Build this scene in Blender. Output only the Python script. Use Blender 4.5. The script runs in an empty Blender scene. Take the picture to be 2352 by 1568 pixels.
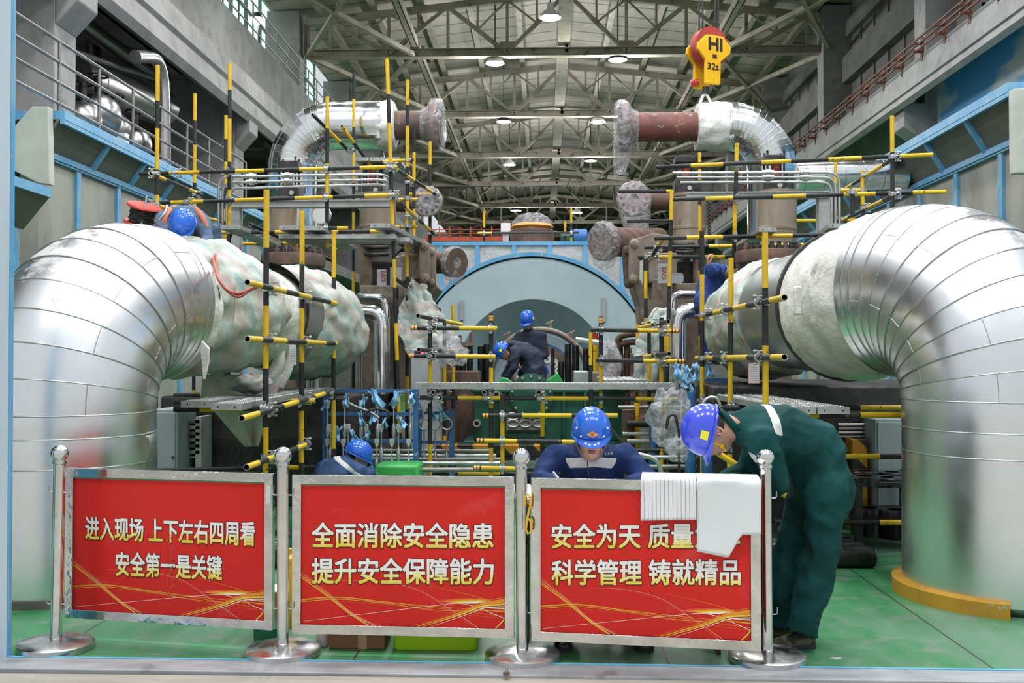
import bpy, bmesh, math, random
from mathutils import Vector as V, Matrix
from math import pi, sin, cos, tan, atan2, sqrt, radians as RAD
random.seed(7)
sc = bpy.context.scene
C = sc.collection
# ------------------------------------------------------------------ camera
FPX, W_, H_ = 2287.0, 2352.0, 1568.0           # focal length in pixels of the 2352 x 1568 frame
CAMZ = 1.5
cam = bpy.data.cameras.new('camera'); cam.sensor_width = 36.0; cam.lens = 36.0 * FPX / W_
cam.clip_start = 0.05; cam.clip_end = 400
camo = bpy.data.objects.new('camera', cam); C.objects.link(camo)
camo.location = (0, 0, CAMZ)
camo.rotation_euler = (pi / 2 + math.atan(34 / FPX), 0, math.atan(72 / FPX))
sc.camera = camo
sc.view_settings.view_transform = 'Standard'; sc.view_settings.look = 'None'
sc.view_settings.gamma = 1.0; sc.view_settings.use_curve_mapping = False
sc.view_settings.exposure = 0.42
# ------------------------------------------------------------------ world and lights
wd = bpy.data.worlds.new('hall_daylight'); sc.world = wd; wd.use_nodes = True
wd.node_tree.nodes['Background'].inputs[0].default_value = (0.90, 0.96, 1.0, 1)
wd.node_tree.nodes['Background'].inputs[1].default_value = 0.55
def area(name, loc, target, sx, sy, power, col=(1, 1, 1)):
    l = bpy.data.lights.new(name, 'AREA'); l.shape = 'RECTANGLE'; l.size = sx; l.size_y = sy
    l.energy = power; l.color = col
    o = bpy.data.objects.new(name, l); C.objects.link(o); o.location = loc
    o.rotation_euler = (V(target) - V(loc)).to_track_quat('-Z', 'Y').to_euler()
    return o
def lamp_light(name, loc, power, size=0.5, col=(0.97, 0.98, 1.0), spread=165):
    l = bpy.data.lights.new(name, 'AREA'); l.shape = 'DISK'; l.size = size; l.energy = power; l.color = col
    l.spread = RAD(spread)
    o = bpy.data.objects.new(name, l); C.objects.link(o); o.location = loc
    return o
# the rows of lamps above the working area (all above the frame)
for y in (1.2, 7.4, 12.5, 17.5, 23.5):
    for x in (-4.6, -1.5, 2.3, 5.4):
        lamp_light('bay_light', (x, y, 10.9), 125, 0.6)
for y in (31.9, 40, 49, 65):
    for x in (-1.55, 2.4):
        pl_ = bpy.data.lights.new('bay_light', 'POINT'); pl_.energy = 300; pl_.shadow_soft_size = .25; pl_.color = (.95, .97, 1)
        po_ = bpy.data.objects.new('bay_light', pl_); C.objects.link(po_); po_.location = (x, y, 10.35)
cy = sc.cycles
cy.use_denoising = True
cy.max_bounces = 7; cy.diffuse_bounces = 3; cy.glossy_bounces = 4; cy.transmission_bounces = 5
cy.transparent_max_bounces = 12; cy.caustics_reflective = False; cy.caustics_refractive = False
cy.sample_clamp_indirect = 6.0
# ------------------------------------------------------------------ pixel -> place
_rot = camo.rotation_euler.to_matrix()
def ray(px, py):
    return _rot @ V(((px - W_ / 2) / FPX, -(py - H_ / 2) / FPX, -1.0))
def P(px, py, Y):                    # point of the photograph at depth Y (metres along the hall)
    d = ray(px, py); t = Y / d.y
    return V((d.x * t, Y, CAMZ + d.z * t))
def FL(px, py, z=0.0):               # point of the photograph on the level z
    d = ray(px, py); t = (z - CAMZ) / d.z
    return V((d.x * t, d.y * t, z))
def PX(px, py, X):                   # point of the photograph on the plane x = X
    d = ray(px, py); t = X / d.x
    return V((X, d.y * t, CAMZ + d.z * t))
# ------------------------------------------------------------------ materials
MATS = {}
def mat(name, c, c2=None, scale=6.0, rough=0.5, metal=0.0, bump=0.0, bscale=30.0, stretch=(1, 1, 1), detail=5.0,
        lo=0.4, hi=0.65, ridge=0.0, rscale=5.0, spec=0.5, rvar=0.0, alpha=1.0, trans=0.0, emit=0.0, coat=0.0, bstretch=None, c3=None, s3=20.0, lo3=.58, hi3=.66):
    if name in MATS: return MATS[name]
    m = bpy.data.materials.new(name); m.use_nodes = True; nt = m.node_tree; N = nt.nodes; L = nt.links
    b = N['Principled BSDF']
    b.inputs['Base Color'].default_value = (*c, 1); b.inputs['Roughness'].default_value = rough
    b.inputs['Metallic'].default_value = metal; b.inputs['Specular IOR Level'].default_value = spec
    b.inputs['Alpha'].default_value = alpha; b.inputs['Transmission Weight'].default_value = trans
    if coat: b.inputs['Coat Weight'].default_value = coat; b.inputs['Coat Roughness'].default_value = .12
    if emit: b.inputs['Emission Color'].default_value = (*c, 1); b.inputs['Emission Strength'].default_value = emit
    tc = N.new('ShaderNodeTexCoord')
    def noise(s, st, d=5.0):
        mp = N.new('ShaderNodeMapping'); mp.inputs['Scale'].default_value = st
        L.new(tc.outputs['Object'], mp.inputs[0])
        n = N.new('ShaderNodeTexNoise'); n.inputs['Scale'].default_value = s; n.inputs['Detail'].default_value = d
        n.inputs['Roughness'].default_value = .6
        L.new(mp.outputs[0], n.inputs['Vector']); return n.outputs[0]
    def ramp(src, a, z):
        r = N.new('ShaderNodeMapRange'); r.inputs[1].default_value = a; r.inputs[2].default_value = z
        L.new(src, r.inputs[0]); return r.outputs[0]
    def mixc(f, A, B):
        x = N.new('ShaderNodeMix'); x.data_type = 'RGBA'; L.new(f, x.inputs[0])
        for sck, val in ((x.inputs[6], A), (x.inputs[7], B)):
            if isinstance(val, tuple): sck.default_value = (*val, 1)
            else: L.new(val, sck)
        return x.outputs[2]
    col = c
    if c2 is not None:
        n = noise(scale, stretch, detail); f = ramp(n, lo, hi); col = mixc(f, c, c2)
        if rvar:
            rr = N.new('ShaderNodeMapRange'); rr.inputs[3].default_value = rough; rr.inputs[4].default_value = min(1, rough + rvar)
            L.new(f, rr.inputs[0]); L.new(rr.outputs[0], b.inputs['Roughness'])
    if c3 is not None:
        f = ramp(noise(s3, (1, 1, 1), 6), lo3, hi3); col = mixc(f, col, c3)
    if not isinstance(col, tuple): L.new(col, b.inputs['Base Color'])
    if bump:
        bp = N.new('ShaderNodeBump'); bp.inputs['Strength'].default_value = bump; bp.inputs['Distance'].default_value = .02
        L.new(noise(bscale, bstretch or stretch, 4), bp.inputs['Height']); L.new(bp.outputs[0], b.inputs['Normal'])
        if ridge:
            n = N.new('ShaderNodeTexNoise'); n.noise_type = 'RIDGED_MULTIFRACTAL'; n.inputs['Scale'].default_value = rscale; n.inputs['Detail'].default_value = 2.0; n.inputs['Distortion'].default_value = .6
            mp = N.new('ShaderNodeMapping'); mp.inputs['Scale'].default_value = bstretch or stretch; L.new(tc.outputs['Object'], mp.inputs[0]); L.new(mp.outputs[0], n.inputs['Vector'])
            b2 = N.new('ShaderNodeBump'); b2.inputs['Strength'].default_value = ridge; b2.inputs['Distance'].default_value = .03
            L.new(n.outputs[0], b2.inputs['Height']); L.new(bp.outputs[0], b2.inputs['Normal']); L.new(b2.outputs[0], b.inputs['Normal'])
    m['_col'] = 1
    MATS[name] = m
    return m
def nodes_of(m): return m.node_tree.nodes, m.node_tree.links, m.node_tree.nodes['Principled BSDF']
M = {}
M['floor'] = None
M['concrete'] = mat('concrete', (.34, .335, .32), (.25, .245, .235), 1.3, .85, bump=.12, bscale=9, c3=(.20, .195, .185), s3=3.5, lo3=.55, hi3=.75)
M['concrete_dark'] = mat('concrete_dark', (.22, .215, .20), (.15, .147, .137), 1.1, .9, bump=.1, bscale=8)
M['panel_wall'] = mat('panel_wall', (.40, .40, .35), (.27, .27, .24), 2.0, .7, bump=.05, bscale=6, stretch=(1, 1, .4))
M['roof_deck_'] = mat('roof_deck', (.36, .36, .315), (.28, .28, .24), .7, .8)
M['roof_steel'] = mat('roof_steel', (.42, .375, .295), (.29, .25, .19), 1.2, .6, c3=(.13, .085, .05), s3=2.5, lo3=.6, hi3=.72)
M['blue'] = mat('blue_paint', (.10, .36, .62), (.20, .44, .62), 3.0, .45, c3=(.42, .48, .50), s3=9, lo3=.62, hi3=.7)
M['blue_dark'] = mat('dark_blue_paint', (.02, .10, .30), (.05, .17, .38), 4.0, .4, c3=(.35, .42, .52), s3=6, lo3=.6, hi3=.68)
M['alu'] = mat('aluminium_cladding', (.90, .90, .915), (.78, .79, .80), 1.7, .25, 1.0, bump=.05, bscale=2.6, rvar=.15, lo=.35, hi=.7)
def dusty(m):                         # settled dust lying in patches on the upward sides
    N, L, b = m.node_tree.nodes, m.node_tree.links, m.node_tree.nodes['Principled BSDF']
    g = N.new('ShaderNodeNewGeometry'); sp = N.new('ShaderNodeSeparateXYZ'); L.new(g.outputs['True Normal'], sp.inputs[0])
    tc = N.new('ShaderNodeTexCoord'); n = N.new('ShaderNodeTexNoise'); n.inputs['Scale'].default_value = 2.2; n.inputs['Detail'].default_value = 7; n.inputs['Roughness'].default_value = .68; L.new(tc.outputs['Object'], n.inputs['Vector'])
    a = N.new('ShaderNodeMath'); a.operation = 'MULTIPLY_ADD'; a.inputs[1].default_value = .42; L.new(sp.outputs[2], a.inputs[0]); L.new(n.outputs[0], a.inputs[2])
    r = N.new('ShaderNodeMapRange'); r.inputs[1].default_value = .80; r.inputs[2].default_value = .90; r.inputs[4].default_value = .72; L.new(a.outputs[0], r.inputs[0])
    def mixin(sock, val, rgb):
        x = N.new('ShaderNodeMix'); x.data_type = 'RGBA' if rgb else 'FLOAT'; L.new(r.outputs[0], x.inputs[0]); i, j, o = (6, 7, 2) if rgb else (2, 3, 0)
        if sock.is_linked: L.new(sock.links[0].from_socket, x.inputs[i])
        else: x.inputs[i].default_value = sock.default_value
        x.inputs[j].default_value = val; L.new(x.outputs[o], sock)
    mixin(b.inputs['Base Color'], (.60, .59, .56, 1), True); mixin(b.inputs['Roughness'], .75, False); mixin(b.inputs['Metallic'], .1, False)
dusty(M['alu'])
M['alu_bright'] = mat('bright_cladding', (.88, .89, .90), (.76, .77, .78), 5, .12, 1.0, bump=.08, bscale=8, rvar=.1)
M['alu_dull'] = mat('dull_cladding', (.50, .52, .51), (.40, .43, .42), 3, .33, 1.0, bump=.08, bscale=4, rvar=.15)
M['seam'] = mat('seam_bead', (.42, .43, .43), None, rough=.35, metal=1.0)
M['wool'] = mat('mineral_wool', (.84, .82, .77), (.68, .66, .60), 4.5, .95, bump=.9, bscale=11, c3=(.36, .34, .29), s3=3.4, lo3=.62, hi3=.72)
M['wool_clean'] = mat('white_wool', (.86, .86, .82), (.72, .72, .66), 6, .95, bump=.7, bscale=16)
M['steel'] = mat('galvanised_steel', (.55, .56, .56), (.42, .43, .43), 8, .38, .9, rvar=.2)
M['chrome'] = mat('polished_stainless', (.80, .80, .79), (.66, .66, .65), 5, .10, 1.0, rvar=.10, bump=.03, bscale=9)
M['chrome_base'] = mat('scuffed_stainless', (.70, .70, .69), (.46, .46, .45), 7, .16, 1.0, rvar=.3)
M['yellow'] = mat('yellow_paint', (.83, .53, .015), (.70, .42, .02), 5, .42, c3=(.10, .08, .03), s3=14, lo3=.64, hi3=.68)
M['black'] = mat('black_paint', (.020, .021, .023), (.04, .04, .04), 5, .5, spec=.35, c3=(.22, .20, .16), s3=16, lo3=.65, hi3=.7)
M['orange_band'] = mat('orange_reflective', (.95, .42, .05), None, rough=.3)
M['rust'] = mat('rusty_steel', (.105, .075, .062), (.20, .115, .085), 4, .75, .2, bump=.25, bscale=22, c3=(.30, .27, .24), s3=7, lo3=.6, hi3=.72)
M['rust_red'] = mat('red_oxide', (.21, .075, .055), (.12, .05, .04), 5, .65, bump=.15, bscale=20, c3=(.42, .36, .34), s3=11, lo3=.6, hi3=.7)
M['bronze'] = mat('dusty_brown_casting', (.29, .235, .185), (.20, .155, .12), 3, .7, .15, bump=.2, bscale=18, c3=(.42, .38, .33), s3=5, lo3=.55, hi3=.7)
M['tan'] = mat('stained_tan_steel', (.36, .305, .235), (.22, .155, .095), 1.6, .6, .1, bump=.1, bscale=14, stretch=(2.2, 2.2, .5), c3=(.10, .07, .045), s3=3, lo3=.58, hi3=.7)
M['dark'] = mat('dark_steel', (.035, .034, .034), (.07, .066, .062), 5, .5, .5)
M['oily'] = mat('oily_black_steel', (.022, .022, .024), (.06, .06, .062), 6, .28, .7)
M['grey_paint'] = mat('grey_paint', (.48, .50, .49), (.38, .40, .39), 3, .5, c3=(.25, .24, .22), s3=6, lo3=.62, hi3=.72)
M['light_paint'] = mat('pale_green_paint', (.55, .58, .50), (.46, .49, .42), 3, .55)
M['green_dark'] = mat('dark_green_paint', (.012, .085, .055), (.02, .12, .08), 5, .35, c3=(.10, .12, .09), s3=8, lo3=.62, hi3=.7)
M['green_bright'] = mat('bright_green_paint', (.05, .42, .09), (.04, .33, .08), 4, .4)
M['turq'] = mat('pale_turquoise_paint', (.44, .585, .60), (.40, .53, .545), 2.0, .42, c3=(.40, .46, .36), s3=2.6, lo3=.68, hi3=.76)
M['red'] = mat('red_paint', (.55, .03, .02), (.42, .03, .02), 5, .35)
M['crane_red'] = mat('crane_red', (.55, .075, .03), (.42, .06, .03), 2, .45)
M['white'] = mat('white_paint', (.80, .80, .78), None, rough=.5)
M['dark_hole'] = mat('dark_interior', (.012, .012, .012), None, rough=.9)
M['rubber'] = mat('black_rubber', (.02, .02, .02), (.04, .04, .04), 8, .6)
M['rag'] = mat('pale_blue_rag', (.33, .60, .86), (.25, .50, .78), 9, .85, bump=.4, bscale=25)
M['plastic'] = None
M['far_wall_glow'] = mat('far_wall_pink_reflection', (.38, .27, .21), (.26, .20, .16), .6, .8)  # pinkish reflection at the hall end, put into the back wall colour
def plastic_film():
    m = bpy.data.materials.new('clear_plastic_film'); m.use_nodes = True; N = m.node_tree.nodes; L = m.node_tree.links
    b = N['Principled BSDF']; out = N['Material Output']
    b.inputs['Base Color'].default_value = (.70, .70, .74, 1); b.inputs['Roughness'].default_value = .12
    b.inputs['Specular IOR Level'].default_value = .9
    tr = N.new('ShaderNodeBsdfTransparent'); mx = N.new('ShaderNodeMixShader'); mx.inputs[0].default_value = .5
    n = N.new('ShaderNodeTexNoise'); n.inputs['Scale'].default_value = 9; n.inputs['Detail'].default_value = 5; n.inputs['Distortion'].default_value = 1.6
    tc = N.new('ShaderNodeTexCoord'); L.new(tc.outputs['Object'], n.inputs['Vector'])
    bp = N.new('ShaderNodeBump'); bp.inputs['Strength'].default_value = .8; bp.inputs['Distance'].default_value = .05
    L.new(n.outputs[0], bp.inputs['Height']); L.new(bp.outputs[0], b.inputs['Normal'])
    r = N.new('ShaderNodeMapRange'); r.inputs[1].default_value = .35; r.inputs[2].default_value = .7; r.inputs[3].default_value = .10; r.inputs[4].default_value = .50
    L.new(n.outputs[0], r.inputs[0]); L.new(r.outputs[0], mx.inputs[0])
    L.new(tr.outputs[0], mx.inputs[1]); L.new(b.outputs[0], mx.inputs[2]); L.new(mx.outputs[0], out.inputs[0])
    return m
M['plastic'] = plastic_film()
# ------------------------------------------------------------------ mesh builder
def frame(d, up=V((0, 0, 1))):
    d = V(d).normalized(); up = V(up)
    if abs(d.dot(up.normalized())) > .98: up = V((0, 1, 0)) if abs(d.y) < .9 else V((1, 0, 0))
    u = up.cross(d).normalized(); v = d.cross(u).normalized()
    return u, v, d
class MB:
    def __init__(s): s.v, s.f, s.m = [], [], []
    def add(s, vs, fs, mi=0):
        o = len(s.v); s.v += [V(a) for a in vs]
        for k, f in enumerate(fs):
            s.f.append([i + o for i in f]); s.m.append(mi[k] if isinstance(mi, list) else mi)
        return s
    def box(s, c, sz, mi=0, rz=0.0, rot=None):
        c = V(c); h = [a / 2 for a in sz]; Mx = rot if rot is not None else Matrix.Rotation(rz, 3, 'Z')
        vs = [c + Mx @ V((x * h[0], y * h[1], z * h[2])) for x, y, z in
              ((-1, -1, -1), (1, -1, -1), (1, 1, -1), (-1, 1, -1), (-1, -1, 1), (1, -1, 1), (1, 1, 1), (-1, 1, 1))]
        return s.add(vs, [(3, 2, 1, 0), (4, 5, 6, 7), (0, 1, 5, 4), (1, 2, 6, 5), (2, 3, 7, 6), (3, 0, 4, 7)], mi)
    def bar(s, p0, p1, w, h, mi=0, up=(0, 0, 1)):
        p0, p1 = V(p0), V(p1); u, v, d = frame(p1 - p0, up)
        a = [u * (x * w / 2) + v * (y * h / 2) for x, y in ((-1, -1), (1, -1), (1, 1), (-1, 1))]
        return s.add([p0 + k for k in a] + [p1 + k for k in a],
                     [(3, 2, 1, 0), (4, 5, 6, 7), (0, 1, 5, 4), (1, 2, 6, 5), (2, 3, 7, 6), (3, 0, 4, 7)], mi)
    def tube(s, p0, p1, r, n=12, mi=0, r2=None, caps=True, mcap=None):
        p0, p1 = V(p0), V(p1); u, v, d = frame(p1 - p0); r2 = r if r2 is None else r2
        c = [(cos(2 * pi * i / n), sin(2 * pi * i / n)) for i in range(n)]
        vs = [p0 + u * (x * r) + v * (y * r) for x, y in c] + [p1 + u * (x * r2) + v * (y * r2) for x, y in c]
        fs = [(i, (i + 1) % n, (i + 1) % n + n, i + n) for i in range(n)]; ms = [mi] * n
        if caps: fs += [tuple(range(n - 1, -1, -1)), tuple(range(n, 2 * n))]; ms += [mi if mcap is None else mcap] * 2
        return s.add(vs, fs, ms)
    def ring(s, p0, p1, ro, ri, n=32, mi=0):       # thick annulus from p0 to p1
        p0, p1 = V(p0), V(p1); u, v, d = frame(p1 - p0)
        c = [(cos(2 * pi * i / n), sin(2 * pi * i / n)) for i in range(n)]
        vs = []
        for p, r in ((p0, ro), (p1, ro), (p1, ri), (p0, ri)): vs += [p + u * (x * r) + v * (y * r) for x, y in c]
        fs = []
        for k in range(4):
            a, b = k * n, ((k + 1) % 4) * n
            fs += [(a + i, a + (i + 1) % n, b + (i + 1) % n, b + i) for i in range(n)]
        return s.add(vs, fs, mi)
    def sweep(s, path, rad, n=16, mi=0, caps=True, up=V((0, 0, 1)), fn=None, closed=False):
        path = [V(p) for p in path]; k = len(path)
        if not isinstance(rad, list): rad = [rad] * k
        T = []
        for i in range(k):
            if closed: a, b = path[i - 1], path[(i + 1) % k]
            else: a, b = path[max(0, i - 1)], path[min(k - 1, i + 1)]
            T.append((b - a).normalized())
        u, v, _ = frame(T[0], up); vs = []
        for i in range(k):
            if i:
                ax = T[i - 1].cross(T[i])
                if ax.length > 1e-7:
                    q = Matrix.Rotation(T[i - 1].angle(T[i]), 3, ax.normalized()); u = q @ u; v = q @ v
            r = rad[i]; rx, ry = (r if isinstance(r, tuple) else (r, r))
            for j in range(n):
                t = 2 * pi * j / n
                kx = 1.0 if fn is None else fn(i, k, t)
                vs.append(path[i] + u * (cos(t) * rx * kx) + v * (sin(t) * ry * kx))
        fs, ms = [], []
        for i in range(k if closed else k - 1):
            a, b = i * n, ((i + 1) % k) * n
            for j in range(n):
                fs.append((a + j, a + (j + 1) % n, b + (j + 1) % n, b + j))
                ms.append(mi[i] if isinstance(mi, list) else mi)
        if caps and not closed:
            fs += [tuple(range(n - 1, -1, -1)), tuple((k - 1) * n + j for j in range(n))]
            ms += [mi[0] if isinstance(mi, list) else mi, mi[-1] if isinstance(mi, list) else mi]
        return s.add(vs, fs, ms)
    def lathe(s, prof, c=(0, 0, 0), axis=(0, 0, 1), n=32, mi=0, caps=True):
        c = V(c); u, v, d = frame(axis); vs = []
        for r, z in prof: vs += [c + d * z + u * (r * cos(2 * pi * i / n)) + v * (r * sin(2 * pi * i / n)) for i in range(n)]
        fs, ms = [], []
        for k in range(len(prof) - 1):
            fs += [(k * n + i, k * n + (i + 1) % n, (k + 1) * n + (i + 1) % n, (k + 1) * n + i) for i in range(n)]
            ms += [mi[k] if isinstance(mi, list) else mi] * n
        if caps:
            fs += [tuple(range(n - 1, -1, -1)), tuple((len(prof) - 1) * n + j for j in range(n))]
            ms += [mi[0] if isinstance(mi, list) else mi, mi[-1] if isinstance(mi, list) else mi]
        return s.add(vs, fs, ms)
    def ball(s, c, r, n=20, m=12, mi=0, rot=None):
        c = V(c); r = r if isinstance(r, (tuple, list)) else (r, r, r); vs, fs = [], []
        for a in range(m + 1):
            ph = pi * a / m
            for b in range(n):
                th = 2 * pi * b / n
                p = V((r[0] * sin(ph) * cos(th), r[1] * sin(ph) * sin(th), r[2] * cos(ph)))
                vs.append(c + (rot @ p if rot is not None else p))
        for a in range(m):
            for b in range(n): fs.append((a * n + b, (a + 1) * n + b, (a + 1) * n + (b + 1) % n, a * n + (b + 1) % n))
        return s.add(vs, fs, mi)
    def prism(s, poly, o, u, v, w, mi=0):          # 2-D outline in the plane (o; u, v), thickness vector w
        o, u, v, w = V(o), V(u), V(v), V(w); n = len(poly)
        a = [o + u * x + v * y for x, y in poly]
        if u.cross(v).dot(w) < 0: a.reverse()
        return s.add(a + [p + w for p in a], [tuple(range(n - 1, -1, -1)), tuple(range(n, 2 * n))] +
                     [(i, (i + 1) % n, (i + 1) % n + n, i + n) for i in range(n)], mi)
    def grid(s, fn, nu, nv, mi=0, wrap=False):
        vs = [V(fn(i / nu, j / nv)) for j in range(nv + 1) for i in range(nu + (0 if wrap else 1))]
        w = nu if wrap else nu + 1
        fs = [(j * w + i, j * w + (i + 1) % w, (j + 1) * w + (i + 1) % w, (j + 1) * w + i) for j in range(nv) for i in range(nu)]
        return s.add(vs, fs, mi)
    def build(s, name, mats, parent=None, smooth=35, bevel=0.0, solid=0.0, sub=0, fix=False):
        if not isinstance(mats, (list, tuple)): mats = [mats]
        me = bpy.data.meshes.new(name)
        off = V((0, 0, 0))
        if parent is None and s.v:
            xs = [p.x for p in s.v]; ys = [p.y for p in s.v]; zs = [p.z for p in s.v]
            off = V(((min(xs) + max(xs)) / 2, (min(ys) + max(ys)) / 2, min(zs)))
        me.from_pydata([tuple(p - off) for p in s.v], [], s.f)
        for m in mats: me.materials.append(M[m] if isinstance(m, str) else m)
        me.polygons.foreach_set('material_index', s.m)
        if fix:
            b = bmesh.new(); b.from_mesh(me); bmesh.ops.recalc_face_normals(b, faces=b.faces); b.to_mesh(me); b.free()
        if smooth:
            me.polygons.foreach_set('use_smooth', [True] * len(me.polygons))
            if smooth < 180: me.set_sharp_from_angle(angle=RAD(smooth))
        me.update()
        o = bpy.data.objects.new(name, me); C.objects.link(o)
        if parent is not None:
            o.parent = parent; o.location = -wloc(parent)
        else: o.location = off
        if bevel:
            m = o.modifiers.new('bevel', 'BEVEL'); m.width = bevel; m.segments = 2; m.limit_method = 'ANGLE'; m.angle_limit = RAD(40)
        if solid:
            m = o.modifiers.new('solid', 'SOLIDIFY'); m.thickness = solid; m.offset = 0
        if sub:
            m = o.modifiers.new('sub', 'SUBSURF'); m.levels = sub; m.render_levels = sub
        return o
def wloc(o):
    p = V((0, 0, 0))
    while o is not None: p = p + V(o.location); o = o.parent
    return p
LABELS = set()
def tag(o, label, cat, group=None, kind=None):
    o['label'] = label; o['category'] = cat
    if group: o['group'] = group
    if kind: o['kind'] = kind
    return o
def thing(name, label, cat, loc=(0, 0, 0), group=None):
    o = bpy.data.objects.new(name, None); o.empty_display_size = .1; C.objects.link(o); o.location = V(loc)
    return tag(o, label, cat, group)
def struct(o): o['kind'] = 'structure'; return o
def dup(root, loc, rz=0.0, label=None, group=None):
    def cp(o, par):
        c = o.copy(); C.objects.link(c)
        if par is not None: c.parent = par
        for ch in [x for x in KIDS.get(o.name, [])]: cp(ch, c)
        return c
    r = cp(root, None); r.location = V(loc); r.rotation_euler = (0, 0, rz)
    if label: r['label'] = label
    if group: r['group'] = group
    return r
KIDS = {}
def kids_of(root):                    # remember the tree of a thing before copying it
    def rec(o):
        KIDS[o.name] = [x for x in C.objects if x.parent is o]
        for x in KIDS[o.name]: rec(x)
    rec(root)
def lerp(a, b, t): return V(a) * (1 - t) + V(b) * t
def arc(c, r, a0, a1, n, u, v):
    return [V(c) + V(u) * (r * cos(a0 + (a1 - a0) * i / n)) + V(v) * (r * sin(a0 + (a1 - a0) * i / n)) for i in range(n + 1)]
def fillet(pts, r, n=6):              # polyline with rounded corners
    pts = [V(p) for p in pts]; out = [pts[0]]
    for i in range(1, len(pts) - 1):
        a, b, c = pts[i - 1], pts[i], pts[i + 1]
        d0 = (a - b); d1 = (c - b); k = min(r, d0.length * .49, d1.length * .49)
        p0 = b + d0.normalized() * k; p1 = b + d1.normalized() * k
        for j in range(n + 1):
            t = j / n; out.append(p0 * (1 - t) ** 2 + b * (2 * t * (1 - t)) + p1 * t * t)
    out.append(pts[-1]); return out
def text_mesh(body, size, offset=0.0, extrude=0.0, sx=1.0, spacing=1.0):
    cu = bpy.data.curves.new('lettering', 'FONT'); cu.body = body; cu.size = size; cu.offset = offset; cu.extrude = extrude
    cu.resolution_u = 3; cu.align_x = 'LEFT'; cu.space_character = spacing
    ob = bpy.data.objects.new('lettering_source', cu); C.objects.link(ob)
    dg = bpy.context.evaluated_depsgraph_get(); dg.update()
    me = bpy.data.meshes.new_from_object(ob.evaluated_get(dg))
    vs = [v.co.copy() for v in me.vertices]; fs = [list(p.vertices) for p in me.polygons]
    bpy.data.objects.remove(ob); bpy.data.curves.remove(cu); bpy.data.meshes.remove(me)
    return vs, fs
def lettering(name, body, o, u, v, width, height, mats, parent, bold=0.0, lift=0.001, shadow=None):
    """text fitted to the box width x height whose lower left corner is o, in the plane (u, v)"""
    o, u, v = V(o), V(u).normalized(), V(v).normalized(); nrm = u.cross(v)
    vs, fs = text_mesh(body, 1.0)
    x0 = min(p.x for p in vs); x1 = max(p.x for p in vs); y0 = min(p.y for p in vs); y1 = max(p.y for p in vs)
    kx = width / (x1 - x0); ky = height / (y1 - y0)
    b = MB()
    def layer(rad, lf, mi, n=10, dn=0.0):
        for k in range(n + 1 if rad else 1):
            dx, dy = (0, 0) if k == n or not rad else (rad * cos(2 * pi * k / n), rad * sin(2 * pi * k / n))
            b.add([o + u * ((p.x - x0 + dx) * kx) + v * ((p.y - y0 + dy + dn) * ky) + nrm * (lf + k * 2e-6) for p in vs], fs, mi)
    if shadow: layer(bold + shadow, lift * .5, 1, 14, -.012)
    layer(bold, lift, 0)
    return b.build(name, mats, parent, smooth=0)
# ================================================================== the hall
def floor_mat():
    m = mat('worn_green_floor', (.04, .25, .085), (.14, .26, .165), 1.9, .36, stretch=(1.2, .45, 1), detail=9, lo=.42, hi=.68,
            c3=(.25, .27, .24), s3=6.0, lo3=.54, hi3=.78, rvar=.15)
    N, L, b = nodes_of(m)
    src = b.inputs['Base Color'].links[0].from_socket
    tc = N.new('ShaderNodeTexCoord'); sp = N.new('ShaderNodeSeparateXYZ'); L.new(tc.outputs['Object'], sp.inputs[0])
    def line(axis, per, off, w):
        a = N.new('ShaderNodeMath'); a.operation = 'ADD'; a.inputs[1].default_value = off; L.new(sp.outputs[axis], a.inputs[0])
        md = N.new('ShaderNodeMath'); md.operation = 'PINGPONG'; md.inputs[1].default_value = per / 2; L.new(a.outputs[0], md.inputs[0])
        c = N.new('ShaderNodeMath'); c.operation = 'LESS_THAN'; c.inputs[1].default_value = w; L.new(md.outputs[0], c.inputs[0]); return c.outputs[0]
    mx = N.new('ShaderNodeMath'); mx.operation = 'MAXIMUM'
    L.new(line(0, 1.55, -1.41 + 31, .006), mx.inputs[0]); L.new(line(1, 3.1, .95, .006), mx.inputs[1])
    x = N.new('ShaderNodeMix'); x.data_type = 'RGBA'; x.inputs[7].default_value = (.045, .06, .045, 1)
    L.new(mx.outputs[0], x.inputs[0]); L.new(src, x.inputs[6]); L.new(x.outputs[2], b.inputs['Base Color'])
    return m
M['floor'] = floor_mat()
TH = FL(1248, 1531).y
b = MB(); b.box((.75, 50 + TH - .1, -.1), (40, 100, .2)); o = struct(b.build('floor', 'floor', smooth=0)); o.location.z = -.2
# front threshold beam with a blue painted back edge
b = MB()
sl = .0137
def thx(x, y, z): return V((x, y - x * .012, z))
b.add([thx(-4, TH, -.02), thx(4, TH, -.02), thx(4, TH, .012), thx(-4, TH, .012), thx(-4, TH - .17, -.02), thx(4, TH - .17, -.02), thx(4, TH - .17, .012), thx(-4, TH - .17, .012)],
      [(0, 1, 2, 3), (5, 4, 7, 6), (3, 2, 6, 7), (1, 5, 6, 2), (4, 0, 3, 7)])
M['sill'] = mat('worn_sill_steel', (.44, .46, .48), (.30, .31, .32), 4, .5, .2, stretch=(.6, 2, 1), c3=(.16, .15, .14), s3=5, lo3=.62, hi3=.75)
struct(b.build('trim_1', 'sill', smooth=0, bevel=.004))
b = MB(); b.add([thx(-4, TH, -.01), thx(4, TH, -.01), thx(4, TH, .015), thx(-4, TH, .015), thx(-4, TH + .018, -.01), thx(4, TH + .018, -.01), thx(4, TH + .018, .015), thx(-4, TH + .018, .015)],
      [(1, 0, 3, 2), (4, 5, 6, 7), (3, 7, 6, 2)[::-1], (1, 2, 6, 5), (0, 4, 7, 3)])
M['blue_line'] = mat('sky_blue_line', (.14, .47, .68), (.30, .52, .62), 14, .5, lo=.5, hi=.75)
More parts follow.
